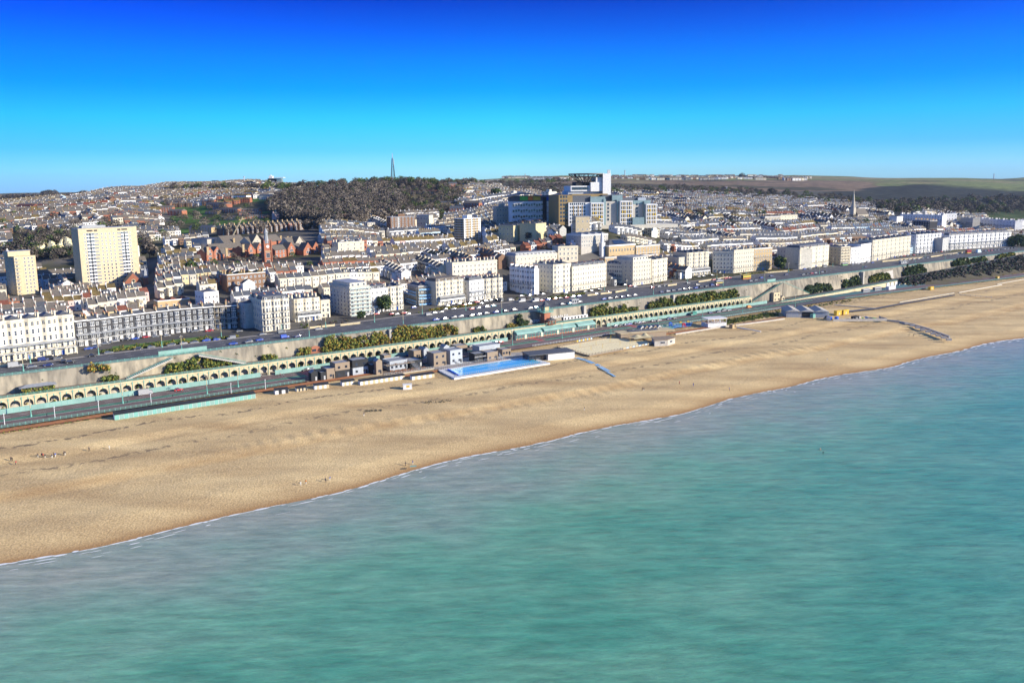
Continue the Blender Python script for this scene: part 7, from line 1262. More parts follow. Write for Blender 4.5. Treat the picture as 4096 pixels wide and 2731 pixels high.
# box truck, buses, coaches
def boxveh(name, label, u, v, z, L_, Wd, h_, body, cat, decks=1, rz_=None, stripe=None, cabl=0):
    q = P(u, v, z); rt = empty(name, (q[0], q[1], z), COAST if rz_ is None else rz_, label, cat); b = MB(); b.box(-L_/2, L_/2-cabl, -Wd/2, Wd/2, .35, h_); 
    if cabl: b.box(L_/2-cabl+.05, L_/2, -Wd/2*.95, Wd/2*.95, .35, 1.25); b.add([(L_/2-cabl+.05, -Wd/2*.9, 1.25), (L_/2, -Wd/2*.9, 1.25), (L_/2-.5, -Wd/2*.85, 2.1), (L_/2-cabl+.05, -Wd/2*.85, 2.1), (L_/2-cabl+.05, Wd/2*.9, 1.25), (L_/2, Wd/2*.9, 1.25), (L_/2-.5, Wd/2*.85, 2.1), (L_/2-cabl+.05, Wd/2*.85, 2.1)], [(0, 1, 2, 3), (4, 5, 6, 7), (3, 2, 6, 7), (1, 5, 6, 2)])
    b.build('body', body, rt); g = MB()
    if not cabl:
        for d in range(decks):
            z0 = 1.25+d*(h_-.35)/decks; g.box(-L_/2+.3, L_/2-.2, -Wd/2-.03, Wd/2+.03, z0, z0+.85)
        g.box(L_/2, L_/2+.03, -Wd/2*.9, Wd/2*.9, 1.1, h_-.4); g.box(-L_/2-.03, -L_/2, -Wd/2*.9, Wd/2*.9, 1.5, h_-.5)
    else: g.box(L_/2-.48, L_/2-.1, -Wd/2*.86, Wd/2*.86, 1.3, 1.95)
    g.build('windows', 'glass', rt)
    if stripe: m_ = MB(); m_.box(-L_/2-.04, L_/2+.04, -Wd/2-.04, Wd/2+.04, .5, 1.05); m_.build('stripe', stripe, rt)
    (_, _, w, _, _, r), _ = _CAR['bigvan']
    for wx in (-L_*.3, L_*.32):
        for wy in (-Wd/2+.05, Wd/2-.05): put('wheel', w, rt, (wx, wy, r))
    return rt
boxveh('truck', 'white box truck parked against the hoarding on the drive', 582, 1578, 6.02, 6.5, 2.2, 3.0, 'paint_white', 'truck', cabl=1.6, rz_=COAST)
boxveh('bus', 'yellow and red double-decker bus at the wide junction', 2984, 1117, 21.03, 10.5, 2.5, 4.3, 'paint_yellow', 'bus', 2, stripe='paint_red'); boxveh('bus', 'white and yellow single-deck bus overtaking the parked row', 2876, 1134, 21.03, 9, 2.4, 2.9, 'paint_white', 'bus', stripe='paint_yellow')
boxveh('bus', 'pale green and white coach before the scaffolded corner block', 3377, 1062, 21.03, 9, 2.4, 2.9, 'paint_white', 'coach', stripe='leaf_green_paint'); boxveh('camper', 'white camper van parked by the bay-fronted block', 3298, 1069, 21.03, 6, 2.2, 2.7, 'paint_white', 'camper van')
boxveh('bus', 'far red and yellow double-decker bus before the long white terrace', 3873, 1014, 21.03, 10, 2.5, 4.2, 'paint_red', 'bus', 2, stripe='paint_yellow'); boxveh('truck', 'pale blue box lorry before the long white terrace', 3914, 1011, 21.03, 9, 2.5, 4.0, 'pastel_blue', 'lorry', cabl=2)
boxveh('coach', 'white parked coach, left of the two on the lower drive', 3462, 1169, 6.02, 11, 2.5, 3.3, 'paint_white', 'coach'); boxveh('coach', 'white parked coach, right of the two on the lower drive', 3508, 1162, 6.02, 11, 2.5, 3.3, 'paint_white', 'coach')
def container(label, u, v, z, L_, Wd, h_, mt, rz_=COAST, name='container', cat='container'):
    q = P(u, v, z); rt = empty(name, (q[0], q[1], z), rz_, label, cat); m_ = MB(); m_.box(0, L_, 0, Wd, 0, h_)
    for i in range(int(L_/.6)): m_.box(i*.6+.05, i*.6+.3, -.05, 0, .15, h_-.15)
    m_.build('shell', mt, rt); m_ = MB(); m_.box(-.06, L_+.06, -.08, Wd+.05, h_, h_+.1); m_.box(-.06, .06, -.09, 0, 0, h_); m_.box(L_-.06, L_+.06, -.09, 0, 0, h_); m_.build('frame', mt, rt); m_ = MB(); m_.box(L_*.4, L_*.4+.9, -.08, -.02, 0.1, 2.1); m_.build('door', 'galv', rt); return rt
container('long white portable cabin behind the two coaches', 3555, 1160, 6.02, 12, 3, 3, 'pure_white'); container('grey portable cabin at the end of the lower drive beside the thicket', 3722, 1134, 6.02, 7, 3, 3, 'galv'); container('yellow container with white cabin on the shingle, far right', 3722, 1160, 5.6, 6, 2.6, 2.8, 'yellow')
container('left yellow container behind the boat compound', 3347, 1262, 5.4, 7, 2.6, 3.4, 'yellow'); container('right yellow container behind the boat compound', 3374, 1259, 5.4, 7, 2.6, 3.4, 'yellow'); container('left sea-green container beside the railway sheds', 3252, 1272, 5.4, 7, 2.6, 2.8, 'leaf_green_paint' if 0 else 'turquoise'); container('right sea-green container beside the railway sheds', 3294, 1268, 5.4, 7, 2.6, 2.8, 'turquoise')
container('dark hut at the right end of the boat compound', 3418, 1282, 5.4, 6, 3, 2.8, 'charcoal', name='hut', cat='hut'); container('small yellow lifeguard cabin with digger beside the far promenade', 3990, 1116, 5.7, 4, 2.4, 2.4, 'yellow')
# ================================================================ STREET LAMPS
lm = MB(); lm.cyl((0, 0), .42, .3, 0, 1.1, 8, 0); lm.cyl((0, 0), .24, .17, 1.1, 4, 8, 0); LB = lm.mesh('base', ['sea_green']); lm = MB(); lm.cyl((0, 0), .17, .1, 4, 9.6, 8, 0); lm.box(-.75, .75, -.07, .07, 9.3, 9.42); LPo = lm.mesh('post', ['terrace_cream']); lm = MB(); [lm.cyl((x, 0), .16, .26, 8.95, 9.3, 8) for x in (-.7, .7)]; lm.cyl((0, 0), .2, .05, 9.6, 10.1, 6); LH = lm.mesh('lantern', ['galv'])
def lamp(u, v, z, label, group, sc=1): q = P(u, v, z); rt = empty('street_lamp', (q[0], q[1], z), COAST, label, 'street lamp', group); put('base', LB, rt, sc=(1, 1, sc)); put('post', LPo, rt, sc=(1, 1, sc)); put('lantern', LH, rt, sc=(1, 1, sc))
for i, (u, v) in enumerate(sorted([(94, 1484), (728, 1408), (1237, 1345), (1613, 1302), (2007, 1254), (2613, 1178), (2892, 1142), (3058, 1123), (3277, 1096), (3451, 1075), (3660, 1050), (3780, 1036), (3950, 1014)])): lamp(u, v, 21.1, f'tall green-footed lamp post, {nth(i)} from the left along the cliff edge', 'lamp posts along the cliff edge', .9)
for i, (u, v) in enumerate(sorted([(122, 1452), (395, 1418), (648, 1389), (886, 1353), (1127, 1320), (1303, 1310), (1498, 1289), (1689, 1256), (1863, 1242), (2126, 1206), (2300, 1198), (2264, 1182), (2417, 1163), (2507, 1164), (2749, 1130), (2867, 1118), (2984, 1100), (3154, 1088), (3331, 1066), (3560, 1044), (3700, 1030), (4075, 1002)])): lamp(u, v, 21.1, f'tall green-footed lamp post, {nth(i)} from the left on the inland kerb', 'lamp posts on the inland kerb', .9)
for i, (u, v) in enumerate(sorted([(125, 1666), (492, 1614), (829, 1575), (953, 1548), (2050, 1380), (2248, 1354), (2443, 1338), (2632, 1310), (2810, 1270), (2970, 1254), (3180, 1228)])): lamp(u, v, 6.02, f'tall pale lamp post, {nth(i)} from the left on the seafront drive', 'tall lamp posts on the seafront drive', 1.0)
lm = MB(); lm.cyl((0, 0), .17, .12, 0, 4.6, 8); SP = lm.mesh('post', ['pure_white']); lm = MB(); lm.cyl((0, 0), .15, .42, 4.6, 4.85, 10); lm.cyl((0, 0), .42, .1, 4.85, 5.1, 10); SG_ = lm.mesh('lantern', ['pure_white'])
for i, (u, v) in enumerate([(19, 1699), (220, 1670), (396, 1646), (605, 1617), (925, 1572), (1062, 1556)]): q = P(u, v, 6.02); rt = empty('promenade_lamp', (q[0], q[1], 6.02), 0, f'short white globe-topped lamp, {nth(i)} from the left beside the beach railing', 'street lamp', 'short white lamps beside the beach railing'); put('post', SP, rt); put('lantern', SG_, rt)
# ================================================================ BEACH STRIP
def S5(u, v, z=5.4): q = P(u, v, z); return q
def hutrow(label, bl, br, n, colA, colB, z=5.0, h_=2.3, dep=2.8, name='beach_huts', each=True):
    A = P(*bl, z); B = P(*br, z); w = math.hypot(B[0]-A[0], B[1]-A[1]); ang = math.atan2(B[1]-A[1], B[0]-A[0]); rt = empty(name, (A[0], A[1], z), ang, label, 'beach huts'); m_ = MB(); m_.box(0, w, 0, dep, -.6, h_); m_.build('wall', 'pure_white', rt); m_ = MB(); m_.add([(-.15, -.3, h_+.05), (w+.15, -.3, h_+.05), (w+.15, dep+.2, h_+.6), (-.15, dep+.2, h_+.6)], [(0, 1, 2, 3)]); m_.box(-.15, w+.15, -.3, -.2, h_-.1, h_+.05); m_.add([(-.02, 0, h_), (-.02, dep, h_), (-.02, dep, h_+.5)], [(0, 1, 2)]); m_.build('roof', 'charcoal', rt)
    for i in range(n):
        d = MB(); d.box(.08, w/n-.08, -.07, -.0, -.1, h_-.2); o = d.build('door', colA if i % 2 else colB, rt, (i*w/n, 0, 0))
    return rt
hutrow('long row of pale green beach huts with a grey roof beside the drive', (459, 1682), (1023, 1594), 32, 'sea_green_pale', 'turquoise', z=5.0, h_=2.6, dep=3.6)
hutrow('black and white striped beach huts, first block from the left', (1101, 1580), (1155, 1573), 4, 'charcoal', 'pure_white'); hutrow('small black and white striped huts with cream frame, second block from the left', (1187, 1568), (1229, 1562), 6, 'charcoal', 'tower_cream', h_=1.8); hutrow('white and tan striped beach huts, third block from the left', (1258, 1560), (1316, 1553), 6, 'terrace_cream', 'pure_white'); hutrow('short white and tan striped huts left of the longest block', (1369, 1546), (1420, 1539), 6, 'terrace_cream', 'pure_white'); hutrow('longest block of white and tan striped beach huts', (1441, 1543), (1620, 1517), 18, 'terrace_cream', 'pure_white'); hutrow('white and tan striped beach huts beside the pool', (1648, 1522), (1738, 1510), 8, 'terrace_cream', 'pure_white')
q = P(1613, 1562, 4.6); rt = empty('kiosk', (q[0], q[1], 4.6), COAST*.35, 'white kiosk with a yellow sign standing alone on the shingle', 'kiosk'); m_ = MB(); m_.box(0, 4.4, 0, 2.4, 0, 2.9); m_.box(-.3, 5, -.6, 2.6, -.2, .05); m_.build('wall', 'pure_white', rt); m_ = MB(); m_.box(-.1, 4.5, -.1, 2.5, 2.9, 3.05); m_.build('roof', 'pure_white', rt); m_ = MB(); m_.box(1.6, 3.2, -.05, 0, 1.5, 2.5); m_.build('sign', 'yellow', rt)
def cube(label, u0, v0, u1, vt, mt, z=5.9, dep=6, roof='flat', name='cabin', wins=2, top=None, fl=1, rz_=COAST, cat='cabin', gl=0, door=True):
    A = P(u0, v0, z); q = ray(u1, v0); n0, n1 = -math.sin(rz_), math.cos(rz_); k = (A[0]*n0+A[1]*n1)/(q[0]*n0+q[1]*n1); w = (q[0]*k-A[0])*math.cos(rz_)+(q[1]*k-A[1])*math.sin(rz_); h_ = zat(A[0], A[1], vt)-z
    rt = empty(name, (A[0], A[1], z), rz_, label, cat); m_ = MB()
    if top: m_.box(0, w, 0, dep, -.5, h_*.5); m_.build('lower_storey', mt, rt); m_ = MB(); m_.box(-.15, w+.1, -.15, dep, h_*.5, h_); m_.build('upper_storey', top, rt)
    else: m_.box(0, w, 0, dep, -.5, h_); m_.build('wall', mt, rt)
    m_ = MB()
    if roof == 'flat': m_.box(-.1, w+.1, -.1, .12, h_, h_+.35); m_.box(-.1, w+.1, dep-.12, dep+.1, h_, h_+.35); m_.box(-.1, .12, .12, dep-.12, h_, h_+.35); m_.box(w-.12, w+.1, .12, dep-.12, h_, h_+.35); m_.box(.12, w-.12, .12, dep-.12, h_-.05, h_+.08, 1)
    elif roof == 'gable': m_.gable(0, w, -.1, dep, h_, w*.35, 1, .12, 'y', 0)
    m_.build('roof', [top or mt, 'lead'], rt)
    for f in range(fl):
        for i in range(wins): put('window', winmesh(min(1.3, w/(wins+1)), 1.3, 'bare'), rt, ((i+.5)*w/max(1, wins), -.16 if top and f else -.01, 1.0+f*h_/fl))
    if door: m_ = MB(); m_.box(w-1.4, w-.5, -.06, 0, 0, 2.1); m_.build('door', 'charcoal' if mt != 'charcoal' else 'galv', rt)
    m_ = MB(); m_.box(w, w+.05, dep*.3, dep*.6, 1, 2.2); m_.build('side_window', 'glass', rt)
    return rt, w, h_
cube('black gabled shed with metal roof at the left end of the container village', 1246, 1524, 1272, 1492, 'charcoal', dep=4, roof='gable', wins=0); cube('low black timber store next to the gabled shed', 1284, 1520, 1306, 1492, 'charcoal', dep=4, wins=0); cube('single-storey weathered timber box, open topped', 1308, 1516, 1341, 1478, 'timber', dep=8, wins=1)
cube('two-storey cabin, timber above and black below', 1343, 1511, 1400, 1456, 'charcoal', dep=7, top='timber', fl=2); cube('zinc cabin with a black glazed box on top', 1412, 1500, 1474, 1444, 'zinc', dep=7, top='charcoal', fl=2); cube('low dark link cabin beside the gabled grey tower', 1486, 1495, 1504, 1462, 'charcoal', dep=5, wins=0); cube('tall narrow grey cabin with a gabled zinc roof', 1506, 1497, 1530, 1446, 'timber', dep=4, roof='gable', wins=1, fl=1)
cube('zinc-clad cafe building under the roof deck', 1560, 1482, 1630, 1448, 'zinc', dep=9, wins=4); cube('timber box cabin above the left stairs', 1538, 1452, 1566, 1424, 'timber', z=6.5, dep=6, wins=1); cube('black restaurant cabin right of the roof deck', 1640, 1470, 1690, 1446, 'charcoal', dep=9, wins=2); cube('timber cabin beside the sunken gable', 1656, 1436, 1684, 1406, 'timber', z=6.2, dep=7, wins=1); cube('grey gabled zinc cabin behind the roof deck', 1696, 1432, 1716, 1398, 'zinc', z=6.2, dep=7, roof='gable', wins=1)
cube('two-storey timber cube with four square windows', 1736, 1466, 1786, 1416, 'timber', dep=8, wins=2, fl=2); cube('zinc gabled tower behind the timber cube', 1776, 1424, 1798, 1388, 'zinc', z=6, dep=5, roof='gable', wins=1); cube('two-storey pale zinc cabin with outside stair', 1802, 1456, 1850, 1404, 'zinc', dep=8, wins=2, fl=2); cube('timber cabin behind the pale zinc cabin', 1826, 1414, 1870, 1386, 'timber', z=6, dep=7, wins=2)
cube('black swim coaching hut with white sign', 1899, 1448, 1946, 1418, 'charcoal', z=5.7, dep=6, wins=2); cube('timber cabin right of the black swim hut', 1950, 1444, 1992, 1412, 'timber', z=5.7, dep=7, wins=2); cube('zinc upper cabin with wide glazing over the swim hut', 1918, 1420, 2000, 1388, 'zinc', z=7, dep=8, wins=5, door=False); cube('small ochre timber cabin with grey hipped roof', 2010, 1424, 2044, 1400, 'timber', z=5.8, dep=6, wins=3)
wtext('SWIM COACHING', 1922, 1428, .95, 'white sign lettering SWIM COACHING on the black hut', ST(*P(1922, 1448, 5.7)[:2])[1]-.12)['category'] = 'sign'
m_ = MB(); a = P(1610, 1455, 9.2)
q = ST(*P(1540, 1462, 9)[:2]); q2 = ST(*P(1660, 1448, 9)[:2]); rt = empty('roof_deck', S(q[0], q[1]-2, 0), COAST, 'timber roof terrace crowded with tables above the cafe', 'terrace'); w = q2[0]-q[0]; m_.box(0, w, 0, 10, 8.9, 9.1); m_.build('floor', 'timber', rt); m_ = MB()
for i in range(int(w/1.2)): m_.box(i*1.2-.04, i*1.2+.04, -.04, .04, 9.1, 10.1)
m_.beam((0, 0, 10.1), (w, 0, 10.1), .08); m_.build('railing', 'galv', rt)
tb = MB(); tb.cyl((0, 0), .05, .05, 0, .7, 5); tb.cyl((0, 0), .5, .5, .7, .76, 8); [tb.box(x-.2, x+.2, y-.2, y+.2, 0, .45) for x, y in ((.9, 0), (-.9, 0), (0, .9))]; tbm = tb.mesh('table', ['rust'])
for i in range(26):
    x, y = random.uniform(1, w-1), random.uniform(1, 9); p = S(q[0]+x, q[1]-2+y, 9.1); tag(put('cafe_table', tbm, None, p, random.random()*3), 'small brown cafe table with stools on the timber roof deck', 'table', 'cafe tables on the roof deck')
for i in range(26):
    u, v = random.uniform(1560, 1700), 0; v = 1492-(u-1560)*.11+random.uniform(-7, 5); p = P(u, v, 5.6); tag(put('cafe_table', tbm, None, tuple(p[:2])+(5.55,), random.random()*3), 'small brown cafe table with stools on the beach-side terrace', 'table', 'cafe tables on the beach terrace')
def outstair(label, u0, v0, z0, u1, v1, z1):
    a = Vector(P(u0, v0, z0)); b = Vector(P(u1, v1, z1)); rt = empty('outside_stair', tuple(a), 0, label, 'staircase'); m_ = MB(); d = b-a; sd = Vector((-d.y, d.x, 0)).normalized()*.9; n = 12
    for i in range(n): p = d*(i/n); pn = d*((i+1)/n); m_.add([tuple(p-sd+Vector((0, 0, .0))), tuple(p+sd), tuple(Vector((pn.x, pn.y, p.z))+sd), tuple(Vector((pn.x, pn.y, p.z))-sd)], [(0, 1, 2, 3)])
    m_.beam(tuple(-sd), tuple(d-sd), .15, h=.3); m_.beam(tuple(sd), tuple(d+sd), .15, h=.3); m_.build('treads', 'galv', rt); m_ = MB()
    for s_ in (-1, 1): m_.beam(tuple(sd*s_+Vector((0, 0, 1))), tuple(d+sd*s_+Vector((0, 0, 1))), .08); [m_.beam(tuple(sd*s_+d*(i/6)), tuple(sd*s_+d*(i/6)+Vector((0, 0, 1))), .06) for i in range(7)]
    m_.build('handrail', 'galv', rt)
outstair('galvanised stair from the roof deck down to the beach terrace', 1640, 1444, 9.1, 1678, 1478, 5.7); outstair('galvanised stair left of the roof deck', 1560, 1448, 9, 1545, 1478, 5.7); outstair('galvanised stair on the pale zinc cabin', 1798, 1432, 9, 1838, 1453, 5.7); outstair('galvanised stair on the right of the swim building', 1996, 1416, 9, 2012, 1438, 5.7)
hy = MB(); q0 = ST(*P(1536, 1504, 5.5)[:2]); q1 = ST(*P(1738, 1474, 5.5)[:2]); rt = empty('terrace_fence', S(*q0, 5.4), math.atan2(*(np.array(S(*q1))-np.array(S(*q0)))[[1, 0]]), 'low fence of stone-filled panels round the beach cafe terrace', 'fence'); w = math.hypot(q1[0]-q0[0], q1[1]-q0[1]); hy.box(0, w, -.3, 0, 0, .55); hy.build('kerb', 'concrete', rt); hy = MB()
for i in range(int(w/1.5)+1): hy.box(i*1.5-.05, i*1.5+.05, -.1, 0, .5, 1.4)
hy.beam((0, -.05, 1.4), (w, -.05, 1.4), .08); hy.beam((0, -.05, 1.0), (w, -.05, 1.0), .06); hy.build('rails', 'galv', rt)
strip('cafe_terrace', [tuple(P(u, v, 5.5)) for u, v in ((1530, 1500), (1740, 1472), (1745, 1440), (1530, 1470))], 'deck'); strip('village_ground', [tuple(P(u, v, 5.62)) for u, v in ((1225, 1532), (1530, 1502), (1530, 1460), (1240, 1500))], 'straw'); strip('village_ground', [tuple(P(u, v, 5.58)) for u, v in ((1740, 1478), (2190, 1430), (2200, 1400), (1740, 1430))], 'pavement')
# pool
PC = [(1817, 1513), (2200, 1452), (2112, 1424), (1752, 1480)]; pc = [P(u, v, 5.9) for u, v in PC]
def lerp4(a, b, z): p = (pc[0]*(1-a)+pc[1]*a)*(1-b)+(pc[3]*(1-a)+pc[2]*a)*b; return (p[0], p[1], z)
rt = empty('swimming_pool', (0, 0, 0), 0, 'long bright blue outdoor pool with white surround beside the beach', 'swimming pool'); m_ = MB(); m_.add([lerp4(a, b, z) for z in (4.6, 6.0) for a, b in ((0, 0), (1, 0), (1, 1), (0, 1))], [(0, 1, 5, 4), (1, 2, 6, 5), (2, 3, 7, 6), (3, 0, 4, 7), (4, 5, 6, 7)]); m_.build('surround', 'pure_white', rt)
wm_ = bpy.data.materials.new('pool_water'); wm_.use_nodes = True; b_ = wm_.node_tree.nodes['Principled BSDF']; b_.inputs['Base Color'].default_value = (.10, .48, .68, 1); b_.inputs['Roughness'].default_value = .12; MATS['pool_water'] = wm_
m_ = MB(); m_.add([lerp4(a, b, 6.02) for a, b in ((.08, .14), (.95, .14), (.95, .86), (.1, .86))], [(0, 1, 2, 3)]); m_.build('water', 'pool_water', rt); m_ = MB()
for k in range(1, 5): b = .14+.72*k/5; m_.beam(lerp4(.09+.01*k, b, 6.05), lerp4(.9, b, 6.05), .16)
m_.build('lane_ropes', 'blue_paint', rt); m_ = MB(); m_.beam(lerp4(.07, .16, 6.25), lerp4(.08, .86, 6.25), .7); m_.build('cover_roller', 'blue_paint', rt)
m_ = MB(); g_ = MB()
for (a0, b0), (a1, b1), n in (((0, 0), (1, 0), 46), ((0, 1), (.9, 1), 40), ((0, 0), (0, 1), 8)):
    for i in range(n+1): f = i/n; p = lerp4(a0+(a1-a0)*f, b0+(b1-b0)*f, 6.0); m_.box(p[0]-.06, p[0]+.06, p[1]-.06, p[1]+.06, 6, 7.9)
    p = lerp4(a0, b0, 7.85); p2 = lerp4(a1, b1, 7.85); m_.beam(p, p2, .08)
m_.build('fence', 'galv', rt)
q = P(2193, 1441, 5.4); rt = empty('pool_house', (q[0], q[1], 5.4), COAST*.62, 'low pool building with dark flat roof and white end wall', 'building')
m_ = MB(); m_.box(0, 17, 0, 11, -.5, 3.6); m_.build('wall', 'terrace_cream' if 0 else 'pure_white', rt); m_ = MB(); m_.box(-12, 17.3, -.3, 11.5, 3.6, 4.1); m_.build('roof', 'slate', rt); m_ = MB(); m_.box(-11.6, -.1, 3, 11, -.5, 3.6); m_.build('glazed_front', 'glass', rt); m_ = MB(); [m_.box(x-.15, x+.15, 0, .3, -.5, 3.6) for x in (-11.5, -8, -4)]; m_.build('columns', 'charcoal', rt)
# blue mat to the sea
pts = [(2297, 1437), (2340, 1449), (2390, 1466), (2425, 1484), (2457, 1503)]; m_ = MB()
for j in range(2):
    for i in range(4):
        a = P(pts[i][0], pts[i][1], 4.6); b = P(pts[i+1][0], pts[i+1][1], 4.4); d = (b-a)/np.linalg.norm(b-a); nn = np.array([-d[1], d[0], 0]); o_ = (j*1.6); sa, ta = ST(a[0], a[1]); sb, tb_ = ST(b[0], b[1]); za = float(beach_z(np.array([sa]), np.array([ta]))[0])+.35; zb_ = float(beach_z(np.array([sb]), np.array([tb_]))[0])+.35
        if j == 1 and i == 3: continue
        m_.add([(*(a+nn*o_)[:2], za), (*(b+nn*o_)[:2], zb_), (*(b+nn*(o_+1.3))[:2], zb_), (*(a+nn*(o_+1.3))[:2], za)], [(0, 1, 2, 3)])
tag(m_.build('beach_mat', 'net_blue'), 'pale blue access matting curving down the shingle from the pool', 'matting')
# volleyball court
V4 = [(2228, 1389), (2357, 1424), (2610, 1377), (2560, 1350), (2432, 1352)]; vp = [P(u, v, 5.75) for u, v in V4]; rt = empty('volleyball_court', (0, 0, 0), 0, 'pale sand volleyball court ringed by a post fence', 'sports court'); mat('court_sand', (.80, .68, .40), scale=1.2, var=.2, rnd=0, bump=.5); m_ = MB(); m_.add([tuple(p) for p in vp], [tuple(range(5))]); m_.build('sand', 'court_sand', rt)
m_ = MB(); bn = MB()
for i in range(5):
    a, b = vp[i], vp[(i+1) % 5]; n = max(2, int(np.linalg.norm(b-a)/2.6))
    for k in range(n+1): p = a+(b-a)*k/n; m_.box(p[0]-.09, p[0]+.09, p[1]-.09, p[1]+.09, 5.2, 7.3)
    m_.beam((*a[:2], 6.9), (*b[:2], 6.9), .1); m_.beam((*a[:2], 5.9), (*b[:2], 5.9), .25, h=.7)
m_.build('fence', 'timber', rt)
for i in range(9): f0, f1 = .52+i*.05, .56+i*.05; a, b = vp[1], vp[2]; p, q = a+(b-a)*f0, a+(b-a)*f1; bn = MB(); bn.add([(p[0], p[1]-.15, 5.9), (q[0], q[1]-.15, 5.9), (q[0], q[1]-.15, 6.9), (p[0], p[1]-.15, 6.9)], [(0, 1, 2, 3)]); bn.build('banner', 'pastel_blue' if i % 2 else 'straw', rt)
for i in range(8):
    f0, f1 = .1+i*.11, .18+i*.11; a, b = P(2300, 1370, 5.75), P(2372, 1357, 5.75); p, q = a+(b-a)*f0, a+(b-a)*f1; bn = MB(); bn.add([(p[0], p[1], 5.8), (q[0], q[1], 5.8), (q[0], q[1], 7), (p[0], p[1], 7)], [(0, 1, 2, 3)]); bn.build('banner', 'pastel_blue' if i % 2 else 'yellow', rt)
for i, (u, v) in enumerate([(2320, 1388), (2384, 1380), (2364, 1400), (2440, 1368), (2410, 1392), (2480, 1380), (2443, 1356), (2520, 1372)]): q = P(u, v, 5.75); m_ = MB(); m_.cyl((0, 0), .1, .1, 0, 2.7, 6); tag(m_.build('net_post', 'yellow', None, (q[0], q[1], 5.75)), 'yellow net post standing on the sand court', 'net post', 'yellow net posts on the sand court')
# restaurant, tent, gabled huts, playground, white pavilion
q = P(2489, 1357, 5.8); rt = empty('beach_restaurant', (q[0], q[1], 5.8), COAST*.55, 'low timber beach restaurant with tan flat roof beside the sand court', 'restaurant'); m_ = MB(); m_.box(0, 34, 2, 10, -.5, 3.0); m_.build('wall', 'timber', rt); m_ = MB(); m_.box(-.5, 40, 1.2, 12, 3.0, 3.4); m_.build('roof', 'straw', rt); m_ = MB(); m_.box(8, 30, 6, 7, 3.45, 3.9); m_.box(8, 30, 8, 9, 3.45, 3.9); m_.build('solar_panels', 'solar', rt)
q = P(2618, 1384, 5.3); rt = empty('pavilion', (q[0], q[1], 5.3), COAST*.6, 'pale angular cafe pavilion at the right corner of the sand court', 'pavilion'); m_ = MB(); m_.prism([(0, 0), (9, -1), (17, 3), (16, 9), (4, 10)], -.5, 3.4); m_.build('wall', 'hospital_stone', rt); m_ = MB(); m_.prism([(-.4, -.4), (9, -1.5), (17.5, 2.8), (16.5, 9.5), (3.6, 10.4)], 3.4, 3.8); m_.build('roof', 'timber', rt); put('window', winmesh(3, 1.4, 'quad'), rt, (5.5, -.7, 1.2), -.11); put('window', winmesh(3, 1.4, 'quad'), rt, (12.6, .75, 1.2), .46)
q = P(2566, 1358, 5.8); m_ = MB(); NS = 16; mat('canvas', (.42, .36, .22), rnd=0)
pk = [(-3.5, 0), (3, 1)]; gx = np.linspace(-8, 8, 25); gy = np.linspace(-5, 5, 15); V = []; Fq = []
for j, y in enumerate(gy):
    for i, x in enumerate(gx): V.append((x*(1-.05*abs(y)/5), y*(1-.12*math.cos(x/8*math.pi)), 2.3+1.3*math.exp(-((x+3.5)**2+y*y)/6)+2.1*math.exp(-((x-2.5)**2+y*y)/4)-.6*(abs(y)/5)**2))
for j in range(14):
    for i in range(24): a = j*25+i; Fq.append((a, a+1, a+26, a+25))
rt = empty('stretch_tent', (q[0], q[1], 5.8), COAST*.5, 'tan stretched canvas tent with two peaks on the restaurant terrace', 'tent'); m_.add(V, Fq); m_.build('canopy', 'canvas', rt); m_ = MB(); [m_.cyl((x, y), .08, .08, 0, 2.4, 6) for x in (-7.5, -2.5, 2.5, 7.5) for y in (-4.2, 4.2)]; m_.build('poles', 'timber', rt)
for i in range(5): u = 2563+i*17; cube(f'grey gabled seafront hut, {nth(i)} from the left in the row of five', u, 1326-i*1.0, u+14.5, 1311-i*.7, 'timber' if i % 2 else 'galv', z=5.8, dep=4, roof='gable', wins=1, name='beach_hut', cat='hut', door=True)
strip('playground_surface', [tuple(P(u, v, 6.03)) for u, v in ((2690, 1313), (2765, 1304), (2770, 1290), (2700, 1296))], 'net_blue'); strip('splash_pad', [tuple(P(u, v, 6.02)) for u, v in ((2640, 1321), (2695, 1315), (2700, 1301), (2650, 1306))], 'turquoise')
for i, (u, v, c, lb) in enumerate([(2682, 1306, 'blue_paint', 'blue climbing frame by the splash pad'), (2722, 1303, 'turquoise', 'turquoise slide in the playground'), (2735, 1309, 'red_paint', 'red play unit on the blue playground surface'), (2752, 1300, 'blue_paint', 'blue play tower nearest the white pavilion')]):
    q = P(u, v, 6.03); rt = empty('play_unit', tuple(q), 0, lb, 'play equipment'); m_ = MB(); [m_.cyl((x, y), .12, .12, 0, 2.4, 6) for x in (-.9, .9) for y in (-.9, .9)]; m_.box(-1, 1, -1, 1, 1.2, 1.4); m_.build('frame', c, rt); m_ = MB(); m_.hip(-1.1, 1.1, -1.1, 1.1, 2.4, 1.0); m_.beam((1, 0, 1.3), (3, 0, .1), .6, h=.15); m_.build('roof_and_slide', 'yellow' if i % 2 else c, rt)
q = P(2832, 1310, 5.6); rt = empty('pavilion', (q[0], q[1], 5.6), COAST*.5, 'white framed open-topped pavilion above the shingle right of the playground', 'pavilion'); m_ = MB(); m_.box(0, 15, 0, 9, -.5, 2.6); m_.build('base', 'pure_white', rt); m_ = MB()
for x in (0, 5, 10, 14.8):
    for y in (0, 4.5, 8.8): m_.box(x, x+.2, y, y+.2, 2.6, 5.6)
m_.box(-.3, 15.3, -.3, .3, 5.6, 5.9)
m_.box(-.3, 15.3, -.3, 9.3, 5.9, 6.1); m_.box(0, 15, -.1, 0, 3.5, 3.6); m_.build('frame', 'pure_white', rt)
for i in range(14): u = 2812+i*4.5; q = P(u, 1300-i*.7, 8.3); put('table', tbm, rt, (1+i, 2+(i % 3)*2.4, 2.65)) if i % 2 == 0 else None
